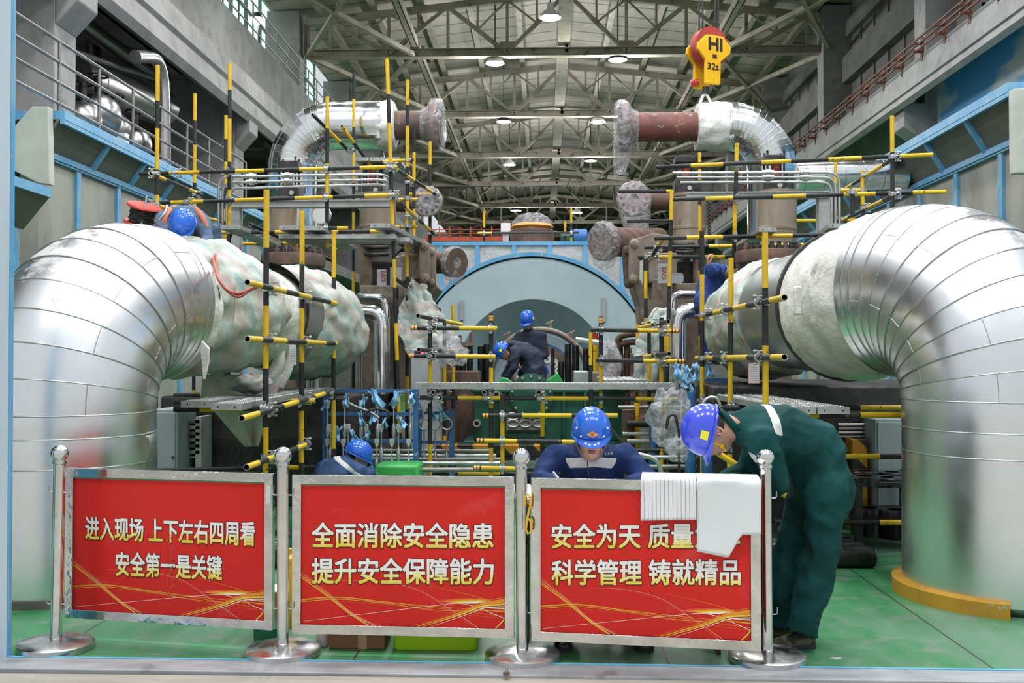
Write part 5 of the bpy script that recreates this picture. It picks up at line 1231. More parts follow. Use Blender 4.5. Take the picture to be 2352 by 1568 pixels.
b = MB(); b.bar(P(1050, 790, 13.6), P(1092, 790, 13.6), .10, .05); tag(b.build('cross_bar', 'bronze'), 'short tan bar laid over the studs by the cabinet', 'bar')
b = MB(); b.tube(P(1368, 765, 13.4), P(1368, 778, 13.4), .035, 10, 1); b.tube(P(1368, 778, 13.4), V((P(1368, 778, 13.4).x, 13.4, .45)), .035, 10, 0); tag(b.build('guide_rod', ['yellow', 'red']), 'red and yellow rod above the studs by the plastic bag', 'rod')
# pipes at the bearing
b = MB(); b.sweep(fillet([P(1322, 779, 12.8), P(1395, 790, 12.8), P(1425, 815, 12.8), P(1425, 850, 12.8)], .3), .035, 10); tag(b.build('oil_pipe', 'steel', None, 60), 'thin grey pipe arching over the studs to the plastic bag', 'pipe')
b = MB()
t = thing('handrail', 'bent brown tube rails behind the platform', 'handrail', P(1450, 860, 13.2) * V((1, 1, 0)).x if False else V((P(1450, 860, 13.2).x, 13.2, 0)))
for dy in (0, 18):
    b = MB(); b.sweep(fillet([P(1425, 860, 13.2), P(1418, 775 + dy, 13.2), P(1440, 768 + dy, 13.2), P(1500, 766 + dy, 13.2)], .15), .04, 12); b.build('tube', 'rust', t, 60)
for px in (1424, 1440): b = MB(); a = P(px, 780, 13.25); b.tube(a, V((a.x, 13.25, 0)), .04, 12); b.build('post', 'rust', t)
# pedestal boxes beside the shaft
for x0, y0, x1, y1, Y, m, nm, lab in ((1022, 852, 1098, 884, 12.6, 'rust', 'bearing_block', 'dark brown block behind the long board, next to the cabinet'), (1318, 852, 1352, 884, 12.4, 'steel', 'bearing_block', 'grey block behind the long board, next to the banded post'), (1356, 855, 1380, 884, 12.6, 'bronze', 'bearing_block', 'small tan block between the grey block and the banded post')):
    b = MB(); a, c = pbx(b, x0, y0, x1, y1, Y, .5); a2 = MB(); a2.box(((a.x + c.x) / 2, Y + .25, c.z / 2), (c.x - a.x, .5, c.z)); tag(a2.build(nm, m, bevel=.012), lab, 'block')
# dark green pedestal with cover plate and sight glasses
YG = 11.6; x0, x1 = P(1088, 950, YG).x, P(1435, 950, YG).x; zt = P(1200, 893, YG).z; zb_ = P(1200, 1012, YG).z
t = thing('bearing_pedestal', 'dark green bearing pedestal with a round cover and oval sight glasses', 'bearing pedestal', ((x0 + x1) / 2, YG + .9, 0))
b = MB(); b.box(((x0 + x1) / 2, YG + .9, (zt + zb_) / 2), (x1 - x0, 1.8, zt - zb_)); b.box(((x0 + x1) / 2, YG + .9, zb_ / 2), (x1 - x0 + .25, 1.9, zb_)); b.box(((x0 + x1) / 2, YG - .03, zt - .02), (x1 - x0 + .06, .1, .05))
for px in (1150, 1295, 1345): b.box((P(px, 950, YG).x, YG - .04, (zt + zb_) / 2), (.04, .08, zt - zb_))
b.build('housing', 'green_dark', t, bevel=.015)
b = MB(); c = P(1220, 908, YG - .12); r = 50 / FPX * YG
b.lathe([(0, -.02), (r * .5, -.02), (r, 0), (r, .10), (0, .1)], c, (0, 1, 0), 48, caps=False); b.build('round_cover', 'green_dark', t)
for k in range(14):
    a = 2 * pi * (k + .5) / 14; p = c + V((r * .88 * cos(a), -.01, r * .88 * sin(a))); b = MB(); b.tube(p, p + V((0, -.025, 0)), .017, 6); b.build('cover_bolt', 'steel', t)
b = MB(); pbx(b, 1163, 949, 1248, 987, YG - .05, .05); b.build('sight_panel', 'grey_paint', t)
for yy in (958, 972):
    for px in (1178, 1207, 1237):
        p = P(px, yy + (0 if yy == 972 else -2), YG - .06); b = MB(); q = [p + V((.066 * cos(2 * pi * j / 24), -.01, .040 * sin(2 * pi * j / 24))) for j in range(24)]; b.sweep(q, .014, 8, closed=True); b.build('sight_glass', 'steel', t)
for px, py, lab in ((1140, 906, ''), (1095, 972, '')):
    p = P(px, py, YG - .1); b = MB(); b.ring(p, p + V((0, .1, 0)), .045, .025, 20); b.build('port', 'steel', t)
for pts, lab in (([(1138, 884), (1152, 867), (1165, 869), (1182, 884)], 'low bright green guard beside the round cover, under the bent worker'), ([(1242, 884), (1281, 856), (1298, 884)], 'bright green guard with a raised peak beside the tallest stud'), ([(1236, 874), (1249, 860), (1240, 884)], 'small bright green guard flap at the rim of the round cover')):
    e = [P(x, y, 11.9) for x, y in pts]; b = MB(); b.prism([(p.x, p.z) for p in e], (0, 11.9, 0), (1, 0, 0), (0, 0, 1), (0, .25, 0)); tag(b.build('guard_plate', 'green_bright', smooth=0, bevel=.01), lab, 'guard')
# machine body below the casing line: sole beds and hazard-striped beams
hz = mat('hazard_stripes', (.62, .33, .03), None, rough=.6); N, L, bb = nodes_of(hz)
tc = N.new('ShaderNodeTexCoord'); dt = N.new('ShaderNodeVectorMath'); dt.operation = 'DOT_PRODUCT'; dt.inputs[1].default_value = (1, 0, 1.0); L.new(tc.outputs['Object'], dt.inputs[0])
pp = N.new('ShaderNodeMath'); pp.operation = 'PINGPONG'; pp.inputs[1].default_value = .17; L.new(dt.outputs['Value'], pp.inputs[0]); lt2 = N.new('ShaderNodeMath'); lt2.operation = 'GREATER_THAN'; lt2.inputs[1].default_value = .085; L.new(pp.outputs[0], lt2.inputs[0])
x = N.new('ShaderNodeMix'); x.data_type = 'RGBA'; x.inputs[6].default_value = (.50, .22, .015, 1); x.inputs[7].default_value = (.018, .017, .016, 1); L.new(lt2.outputs[0], x.inputs[0]); L.new(x.outputs[2], bb.inputs['Base Color'])
b = MB(); a, c = pbx(b, 455, 1008, 742, 1066, 9.9, .3); tag(b.build('hazard_beam', hz, smooth=0), 'black and orange striped beam on the floor behind the tall posts', 'beam')
b = MB(); a, c = pbx(b, 1000, 1024, 1240, 1042, 10.9, .3); tag(b.build('hazard_beam', hz, smooth=0), 'narrow black and orange striped beam below the green pedestal', 'beam')
b = MB(); b.box((0, 14.6, .22), (6.2, 6.5, .45)); b.box((0, 12.2, .1), (7.0, 1.2, .2)); tag(b.build('turbine_bed', 'dark', bevel=.02), 'dark steel bed carrying the turbine', 'machine bed')
b = MB(); pbx(b, 1048, 1058, 1480, 1076, 10.95, .25); tag(b.build('cross_girder', 'grey_paint', smooth=0), 'pale grey girder across the floor below the striped beam', 'girder')
for x0, x1, y, Y, lab in ((1392, 1520, 812, 15.6, 'rusty lower casing block behind the bent brown tubes'), (952, 1046, 815, 15.6, 'rusty lower casing block behind the pale cabinet')):
    a, c = P(x0, y, Y), P(x1, y, Y); b = MB(); b.box(((a.x + c.x) / 2, Y + .8, (a.z + .45) / 2), (c.x - a.x, 1.6, a.z - .45)); b.box(((a.x + c.x) / 2, Y + .8, a.z - .04), (c.x - a.x + .12, 1.75, .09))
    for k in range(6): b.tube((a.x + (k + .5) / 6 * (c.x - a.x), Y + .0, a.z), (a.x + (k + .5) / 6 * (c.x - a.x), Y + .0, a.z + .10), .045, 8)
    tag(b.build('lower_casing', 'rust', bevel=.015), lab, 'casing block')
# ================================================================== steam valves on either flank
def cyl(b, px, y0, y1, Y, rpx, mi=0, n=28, rings=True):
    a, c = P(px, y1, Y), P(px, y0, Y); r = rpx / FPX * Y; L_ = c.z - a.z
    prof = [(r, 0), (r, L_)]
    if rings: prof = [(r, 0), (r, L_ * .3), (r * 1.03, L_ * .31), (r * 1.03, L_ * .36), (r, L_ * .37), (r, L_ * .93), (r * 1.06, L_ * .94), (r * 1.06, L_)]
    b.lathe(prof, V((a.x, Y, a.z)), (0, 0, 1), n, mi)
def actuator(label, px, w, yt0, yt1, yr1, yb1, Y, col_r, col_y1, red=True, colpx=None):
    t = thing('valve_actuator', label, 'valve', V((P(px, 600, Y).x, Y, 0)), 'steam valves with black hydraulic blocks')
    b = MB(); pbx(b, px - w / 2, yt0, px + w / 2, yt1, Y - .12, .26); b.build('top_block', 'dark', t, bevel=.012)
    for dx in (-.40, .40):
        for dy in (-.04, .14):
            a, c = P(px + dx * w, yt0 - 7, Y), P(px + dx * w, yb1, Y); b = MB(); b.tube(a + V((0, dy, 0)), c + V((0, dy, 0)), .014, 8); b.build('tie_rod', 'dark', t)
    b = MB(); cyl(b, px + w * .02, yt1, yr1, Y, w * .2, rings=False); b.build('cylinder', 'red_cyl', t)
    b = MB(); pbx(b, px - w * .52, yr1, px + w * .52, yb1, Y - .13, .28); b.build('lower_block', 'dark', t, bevel=.012)
    b = MB(); p = P(px + w * .2, (yr1 + yb1) / 2 + 4, Y - .13); b.tube(p, p + V((0, -.05, 0)), .03, 8); b.build('port_plug', 'steel', t)
    b = MB(); cyl(b, colpx or px, yb1, col_y1, Y, col_r); b.build('valve_bonnet', 'tan', t)
    return t
M['red_cyl'] = mat('red_cylinder', (.38, .055, .03), (.30, .04, .03), 4, .35)
def bonnet_down(t, px, y0, Y, rpx, m='tan'):
    a = P(px, y0, Y); r = rpx / FPX * Y; b = MB(); b.lathe([(r, 0), (r, a.z)], (a.x, Y, 0), (0, 0, 1), 28); b.build('valve_body', m, t)
v1 = actuator('hydraulic valve with black block and red cylinder in front of the gooseneck with tied plastic', 662, 46, 368, 389, 424, 455, 12.6, 30, 600, colpx=652); bonnet_down(v1, 668, 596, 12.6, 18)
v2 = actuator('hydraulic valve with black block and red cylinder behind the leaning post', 855, 45, 364, 380, 420, 446, 12.9, 42, 560, colpx=868); bonnet_down(v2, 841, 556, 12.9, 15)
v3 = actuator('hydraulic valve with black block beside the flange bagged in dusty plastic', 1574, 44, 357, 373, 411, 446, 12.8, 38, 565, colpx=1582); bonnet_down(v3, 1602, 560, 12.8, 11)
v4 = actuator('hydraulic valve with black block in front of the hooked gooseneck', 1780, 48, 354, 371, 405, 440, 12.2, 44, 570, colpx=1784); bonnet_down(v4, 1780, 566, 12.2, 36)
# bolted flanges crowning the pipe ends
def bolted(label, px, y0, y1, Y, rpx, m, ybot):
    c = P(px, y1, Y); top = P(px, y0, Y); r = rpx / FPX * Y; t = thing('bolted_flange', label, 'flange', V((c.x, Y, c.z)), 'great bolted flanges')
    b = MB(); b.lathe([(r * .6, -.02), (r * .98, 0), (r, .02), (r, top.z - c.z - .02), (r * .97, top.z - c.z), (r * .55, top.z - c.z), (0, top.z - c.z)], c, (0, 0, 1), 44, caps=False); b.build('disc', m, t)
    for k in range(26):
        a = 2 * pi * k / 26; p = V((c.x + r * .86 * cos(a), Y + r * .86 * sin(a), top.z)); b = MB(); b.lathe([(.030, 0), (.030, .035), (.022, .04), (.022, .07), (0, .075)], p, (0, 0, 1), 8, caps=False); b.build('stud_nut', 'dark' if k % 3 else m, t)
    zb = P(px, ybot, Y).z; b = MB(); b.lathe([(r * .72, zb - c.z), (r * .78, -.06), (r * .9, 0)], c, (0, 0, 1), 40); b.build('neck', 'dark', t)
bolted('wide dark flange crowned with nuts above the tarp-wrapped pipe, behind the first tall posts', 674, 585, 612, 10.6, 73, 'rust', 700)
bolted('wide flange crowned with nuts, half red lead painted, behind the tall yellow post', 1766, 577, 603, 10.3, 76, 'rust', 680)
# grey girders and the twin tube railings
for pts, lab, Y in (([(527, 459), (896, 475)], 'grey steel girder spanning below the thin tube rails near the gooseneck with tied plastic', 11.6), ([(1578, 440), (1905, 454)], 'grey steel girder spanning below the thin tube rails near the hooked gooseneck', 11.4)):
    (x0, y0), (x1, y1) = pts; a, c = P(x0, y1, Y), P(x1, y0, Y); t = thing('steel_girder', lab, 'girder', V(((a.x + c.x) / 2, Y, 0)))
    b = MB(); zc = (a.z + c.z) / 2; h_ = c.z - a.z; L_ = c.x - a.x; xm = (a.x + c.x) / 2
    b.box((xm, Y + .06, c.z), (L_, .14, .012)); b.box((xm, Y + .06, a.z), (L_, .14, .012)); b.box((xm, Y + .02, zc), (L_, .012, h_)); b.build('beam', 'grey_paint', t, smooth=0)
    for xx in ((a.x + .05,) if a.x < 0 else (c.x - .05,)): b = MB(); b.box((xx, Y + .08, a.z / 2), (.13, .13, a.z)); b.build('stanchion', 'grey_paint', t, smooth=0)
def tubes3(lab, ys, xl, xr, Y, down_l, down_r, clips):
    t = thing('tube_run', lab, 'tubing', V((P((xl + xr) / 2, 420, Y).x, Y, 0)))
    for k, (y0, y1) in enumerate(ys):
        pts = [P(xl - (0 if not down_l else 0) + k * 9, down_l or y0, Y)] + ([P(xl + k * 9, y0, Y)] if down_l else []) + [P(xr - k * 9 * (1 if down_r else 0), y1, Y)] + ([P(xr - k * 9, down_r, Y)] if down_r else [P(xr + 14, y1 + 22, Y + .3)])
        b = MB(); b.sweep(fillet(pts, .13, 5), .0155, 8); b.build('tube', 'steel', t, 60)
    for px in clips:
        b = MB(); a, c = P(px, ys[0][0] - 4, Y), P(px, ys[2][0] + 6, Y); b.box(((a.x + c.x) / 2, Y + .02, (a.z + c.z) / 2), (.035, .05, abs(a.z - c.z))); b.build('clip', 'dark', t)
    for px in (578, 660) if xl < 1000 else (1764, 1850):
        for k, (y0, y1) in enumerate(ys[:2]):
            f = (px - xl) / (xr - xl); p = P(px, y0 + (y1 - y0) * f, Y); b = MB(); b.tube(p - V((.06, 0, 0)), p + V((.06, 0, 0)), .03, 8); b.tube(p - V((.025, 0, 0)), p + V((.025, 0, 0)), .042, 6); b.build('union', 'steel', t)
tubes3('three thin steel tubes running level before the gooseneck with tied plastic', [(406, 400), (419, 412), (433, 423)], 502, 886, 11.2, 535, None, (613, 826))
tubes3('three thin steel tubes running level before the hooked gooseneck and bending down', [(397, 396), (407, 407), (419, 417)], 1545, 1928, 11.0, None, 532, (1639, 1805))
t0 = None
# disc flanges facing the hall
def face_flange(lab, px, py, Y, rpx, pipe_px, pipe_y, prpx, m, wrap_lab, drop, seed):
    c = P(px, py, Y); r = rpx / FPX * Y; t = thing('pipe_flange', lab, 'flange', V((c.x, Y, c.z - r)))
    b = MB(); b.lathe([(r * .28, .0), (r * .28, -.02), (r * .52, -.02), (r * .54, 0), (r, 0), (r, .09), (r * .4, .16), (0, .16), (0, .03), (r * .28, .03)], c, (0, 1, 0), 44, caps=False); b.build('disc', m, t)
    for k in range(12):
        a = 2 * pi * k / 12; p = c + V((r * .78 * cos(a), -.003, r * .78 * sin(a))); b = MB(); b.tube(p, p + V((0, -.004, 0)), r * .11, 14); b.build('bolt_hole', 'dark_hole', t)
    q = P(pipe_px, pipe_y, Y + .3); b = MB(); b.sweep(fillet([c + V((0, .1, 0)), c + V((0, .35, 0)), q + V((0, .05, 0))], .25, 6), prpx / FPX * Y, 28); b.build('pipe', 'rust', t, 60)
    bag('plastic_wrap', c + V((0, .03, 0)), (0, -1, 0), r * 1.04, wrap_lab, drop=drop, seed=seed)
face_flange('grey disc flange full of bolt holes facing the hall behind the striped posts', 981, 462, 13.0, 33, 890, 464, 20, 'flange_grey', 'clear plastic over the disc flange behind the striped posts', None, 5) if M.setdefault('flange_grey', mat('dusty_flange', (.36, .33, .33), (.28, .25, .25), 5, .6, .3)) else None
M['flange_pink'] = mat('primer_flange', (.42, .27, .26), (.33, .22, .21), 5, .6)
face_flange('pinkish disc flange full of bolt holes facing the hall under the rusty gooseneck end', 1456, 455, 13.0, 36, 1540, 462, 21, 'flange_pink', 'dusty plastic bag hanging long from the pinkish disc flange', (.10, 0, 1.9), 6)
# wrapped stubs above the link levers
def stub(lab, px0, px1, py, Y, rpx, discpx, m, wl, seed, tilt):
    a, c = P(px0, py, Y), P(px1, py, Y - .25); d = (c - a).normalized(); t = thing('pipe_stub', lab, 'pipe stub', V((a.x, Y, 0)))
    b = MB(); b.lathe([(rpx / FPX * Y, -.5), (rpx / FPX * Y, (c - a).length)], a, d, 32); b.build('pipe', m, t)
    r = discpx / FPX * Y; b = MB(); b.lathe([(rpx / FPX * Y, -.08), (r, 0), (r, .12), (r * .5, .125), (0, .1)], c, d, 36, caps=False); b.build('flange', m, t)
    bag('plastic_wrap', c + d * .05, d, r * 1.05, wl, drop=(0, 0, .3), seed=seed)
    b = MB(); u, v, _ = frame(d); e = c + d * (r * .39)
    b.bar(e + u * r * .9, e - u * r * .9, .03, .004); b.bar(e + v * r * .9, e - v * r * .9, .03, .004)
    tag(b.build('tape_cross', mat('pink_tape', (.78, .18, .20), None, rough=.4), smooth=0), 'pink tape crossed over ' + wl, 'tape')
stub('thick brown pipe stub pointing inward beside the link levers and foil wall', 985, 1035, 603, 12.6, 25, 33, 'rust', 'the wrapped stub by the foil wall', 8, 0)
stub('thick rusty pipe stub pointing inward above the links, under the disc flange', 1450, 1396, 556, 12.6, 33, 42, 'rust', 'the wrapped stub under the pinkish flange', 9, 0)
# link levers
def link(lab, px0, y0, px1, y1, Y, w, m='bronze'):
    a, c = P(px0, y0, Y), P(px1, y1, Y); d = (c - a).normalized(); s = V((d.z, 0, -d.x)); h = w / 2 / FPX * Y
    t = thing('link_lever', lab, 'link lever', V((c.x, Y, c.z))); poly = []
    for k in range(13): an = pi * k / 12; poly.append(a + s * (h * cos(an)) - d * (h * sin(an)))
    for k in range(13): an = pi * k / 12; poly.append(c - s * (h * cos(an)) + d * (h * sin(an)))
    b = MB(); b.prism([(p.x, p.z) for p in poly], (0, Y, 0), (1, 0, 0), (0, 0, 1), (0, .07, 0)); b.build('bar', m, t, bevel=.008)
    for p in (a, c):
        b = MB(); b.lathe([(0, -.05), (h * .35, -.05), (h * .4, -.035), (h * .7, -.03), (h * .72, -.01), (h * .95, 0), (h * .95, .08), (0, .08)], p, (0, 1, 0), 28, caps=False); b.build('pivot', m, t)
link('pale brown link lever with two round pivots beside the foil wall', 974, 565, 975, 638, 12.0, 25); link('second brown link lever set back behind the first beside the foil wall', 990, 578, 990, 648, 12.15, 22)
link('pale brown link lever with two round pivots under the pinkish flange', 1458, 560, 1456, 640, 12.0, 25); link('darker link lever bent behind the pale one under the pinkish flange', 1441, 575, 1446, 650, 12.15, 24, 'rust')
def bracket(lab, polys, Y, d, m='bronze', nm='valve_casting'):
    x0 = P(polys[0][0][0], 700, Y).x; t = thing(nm, lab, 'valve frame', V((x0, Y, 0)))
    for k, pl_ in enumerate(polys):
        e = [P(x, y, Y + (.02 * k)) for x, y in pl_]; b = MB(); b.prism([(p.x, p.z) for p in e], (0, Y + .02 * k, 0), (1, 0, 0), (0, 0, 1), (0, d, 0)); b.build(('casting', 'bracket', 'rib', 'plate', 'foot')[k % 5], m, t, smooth=0, bevel=.015)
    return t
L1 = bracket('brown cast valve frame with a toothed top under the twin links, beside the GV plates', [[(915, 655), (965, 655), (965, 700), (990, 640), (1005, 660), (965, 715), (965, 900), (915, 900)], [(905, 590), (960, 575), (962, 640), (905, 650)], [(900, 688), (972, 688), (972, 702), (900, 702)], [(945, 545), (975, 548), (985, 570), (960, 590), (945, 580)], [(825, 655), (905, 655), (905, 900), (825, 900)]], 12.3, .7)
R1 = bracket('brown cast valve frame under the paired links, beside the plain grey plates', [[(1470, 700), (1455, 655), (1470, 640), (1495, 690), (1500, 640), (1545, 640), (1545, 900), (1485, 900)], [(1490, 580), (1555, 580), (1555, 650), (1490, 650)], [(1475, 690), (1550, 690), (1550, 705), (1475, 705)], [(1452, 550), (1500, 535), (1540, 540), (1540, 570), (1470, 590)], [(1545, 650), (1620, 650), (1620, 900), (1545, 900)]], 12.3, .7)
for k, (x0, y0, x1, y1, Y, lab, m) in enumerate(((825, 600, 905, 655, 12.9, 'dark rusty valve casing behind the GV plate', 'dark'), (1545, 600, 1620, 655, 12.9, 'dark rusty valve casing behind the plain grey plates', 'dark'))):
    b = MB(); a, c = pbx(b, x0, y0, x1, y1, Y, .5); q = MB(); q.box(((a.x + c.x) / 2, Y + .25, c.z / 2), (c.x - a.x, .5, c.z)); tag(q.build('valve_casing', m, bevel=.02), lab, 'valve casing')
for x0, x1, y, Y, lab in ((840, 890, 567, 12.7, 'first coil of a dark spring on the valve by the leaning post'), (840, 890, 583, 12.7, 'second coil of a dark spring on the valve by the leaning post'), (1545, 1590, 560, 12.6, 'first coil of a dark spring on the valve above the plain grey plates'), (1545, 1590, 578, 12.6, 'second coil of a dark spring on the valve above the plain grey plates')):
    a, c = P(x0, y, Y), P(x1, y, Y); m_ = (a + c) / 2; b = MB(); b.sweep([m_ + V(((c - a).length / 2 * cos(2 * pi * k / 28), (c - a).length / 2 * sin(2 * pi * k / 28), .02 * sin(2 * pi * k / 28))) for k in range(28)], .03, 10, closed=True); tag(b.build('spring_coil', 'dark', None, 60), lab, 'spring', 'valve springs')
def plate(lab, pts, Y, text=None):
    e = [P(x, y, Y) for x, y in pts]; t = thing('name_plate', lab, 'plate', V((e[0].x, Y, min(p.z for p in e)))); b = MB(); b.prism([(p.x, p.z) for p in e], (0, Y, 0), (1, 0, 0), (0, 0, 1), (0, .02, 0)); b.build('plate', 'plate_grey', t, smooth=0)
    if text:
        a = P(text[1], text[2], Y - .004); w = abs(P(text[1], text[3], Y).z - a.z); h = abs(P(text[4], text[2], Y).x - a.x)
        lettering('lettering', text[0], a, (0, 0, 1), (-1, 0, 0), w, h, [mat('red_letters', (.50, .04, .03), None)], t, bold=.02, lift=.003)
    return t
M['plate_grey'] = mat('bare_plate', (.50, .51, .53), (.42, .43, .45), 4, .45, .3)
plate('grey plate with red upright letters GV1', [(866, 618), (887, 618), (887, 655), (866, 655)], 11.9, ('GV1', 886, 646, 623, 875))
plate('plain grey plate with a hole, beside the GV1 plate', [(896, 613), (922, 613), (922, 655), (896, 655)], 11.95)
plate('grey plate with faint red letters on the far flank', [(1512, 605), (1535, 605), (1535, 650), (1512, 650)], 11.9, ('GV2', 1530, 641, 612, 1520))
plate('plain grey plate with clipped corners next to the faintly lettered plate', [(1540, 626), (1566, 626), (1570, 631), (1570, 646), (1566, 650), (1540, 650)], 11.95)
# ---- chains beside the valves
for px, y0, y1, Y, lab in ((1629, 446, 560, 12.0, 'dark lifting chain hanging beside the tan valve column'),):
    t = thing('lifting_chain', lab, 'chain', P(px, y1, Y)); b = MB(); k = 0; a, c = P(px, y0, Y), P(px, y1, Y)
    n = 26
    for k in range(n):
        p = lerp(a, c, (k + .5) / n); L_ = (a.z - c.z) / n * .75; w = .02; ax = V((1, 0, 0)) if k % 2 else V((0, 1, 0))
        b.sweep([p + ax * (w * cos(2 * pi * j / 10)) + V((0, 0, L_ * sin(2 * pi * j / 10))) for j in range(10)], .007, 5, closed=True)
    b.build('chain_links', 'dark', t)
# ================================================================== people
def cloth_mat(name, c, c2, bands=(), rough=.75, wr=.5, bandcol=(.62, .63, .62)):
    m = mat(name, c, c2, 4.5, rough, bump=wr * .5, bscale=14, stretch=(1, 1, .7), detail=3, ridge=wr * .9, rscale=4.2, spec=.18)
    N, L, b = nodes_of(m); cur = b.inputs['Base Color'].links[0].from_socket
    g = N.new('ShaderNodeTexCoord')
    for p0, n, w, cen, rad in bands:
        d = N.new('ShaderNodeVectorMath'); d.operation = 'DOT_PRODUCT'; d.inputs[1].default_value = V(n).normalized(); L.new(g.outputs['Object'], d.inputs[0])
        s = N.new('ShaderNodeMath'); s.operation = 'SUBTRACT'; s.inputs[1].default_value = V(n).normalized().dot(V(p0)); L.new(d.outputs['Value'], s.inputs[0])
        a = N.new('ShaderNodeMath'); a.operation = 'ABSOLUTE'; L.new(s.outputs[0], a.inputs[0])
        l = N.new('ShaderNodeMath'); l.operation = 'LESS_THAN'; l.inputs[1].default_value = w; L.new(a.outputs[0], l.inputs[0])
        ds = N.new('ShaderNodeVectorMath'); ds.operation = 'DISTANCE'; ds.inputs[1].default_value = V(cen); L.new(g.outputs['Object'], ds.inputs[0])
        l2 = N.new('ShaderNodeMath'); l2.operation = 'LESS_THAN'; l2.inputs[1].default_value = rad; L.new(ds.outputs['Value'], l2.inputs[0])
        mu = N.new('ShaderNodeMath'); mu.operation = 'MULTIPLY'; L.new(l.outputs[0], mu.inputs[0]); L.new(l2.outputs[0], mu.inputs[1])
        x = N.new('ShaderNodeMix'); x.data_type = 'RGBA'; L.new(mu.outputs[0], x.inputs[0]); L.new(cur, x.inputs[6]); x.inputs[7].default_value = (*bandcol, 1); cur = x.outputs[2]
    L.new(cur, b.inputs['Base Color']); return m
M['skin'] = mat('skin', (.62, .36, .26), (.55, .29, .20), 9, .48, bump=.05, bscale=60)
M['hair'] = mat('black_hair', (.016, .014, .013), (.035, .03, .028), 30, .6, bump=.6, bscale=90)
M['helmet'] = mat('blue_helmet_shell', (.02, .14, .68), None, rough=.18, coat=.5); M['helmet_v'] = mat('violet_blue_helmet_shell', (.055, .09, .72), None, rough=.2, coat=.5)
M['boot'] = mat('camouflage_shoe', (.035, .035, .025), (.14, .12, .07), 18, .8, lo=.5, hi=.56); M['sole'] = M['rubber']
M['strap'] = mat('grey_strap', (.25, .26, .27), None, rough=.7)
def remesh(b, name, m, parent, vox, smooth_it=4):
    tmp = b.build(name + '_src', m, None, 180)
    r = tmp.modifiers.new('r', 'REMESH'); r.mode = 'VOXEL'; r.voxel_size = vox; r.use_smooth_shade = True
    s = tmp.modifiers.new('s', 'SMOOTH'); s.iterations = smooth_it; s.factor = .5
    dg = bpy.context.evaluated_depsgraph_get(); dg.update(); me = bpy.data.meshes.new_from_object(tmp.evaluated_get(dg)); off = V(tmp.location)
    old = tmp.data; bpy.data.objects.remove(tmp); bpy.data.meshes.remove(old)
    for v in me.vertices: v.co += off
    me.name = name; o = bpy.data.objects.new(name, me); C.objects.link(o); o.parent = parent; o.location = -wloc(parent)
    if not me.materials: me.materials.append(M[m] if isinstance(m, str) else m)
    return o
def limb(b, pts, rads, up=V((0, 0, 1)), n=16, cap1=True):
    pts = [V(p) for p in pts]; q, r = [], []
    for i in range(len(pts) - 1):
        k = 5
        for j in range(k):
            t = j / k; q.append(lerp(pts[i], pts[i + 1], t)); a, c = rads[i], rads[i + 1]
            a = a if isinstance(a, tuple) else (a, a); c = c if isinstance(c, tuple) else (c, c); r.append((a[0] * (1 - t) + c[0] * t, a[1] * (1 - t) + c[1] * t))
    q.append(pts[-1]); c = rads[-1]; r.append(c if isinstance(c, tuple) else (c, c))
    b.sweep(q, r, n, up=up)
    for p, rr in ((pts[0], rads[0]), (pts[-1], rads[-1]))[:2 if cap1 else 1]:
        k = min(rr) if isinstance(rr, tuple) else rr; b.ball(p, k * .98, 12, 8)
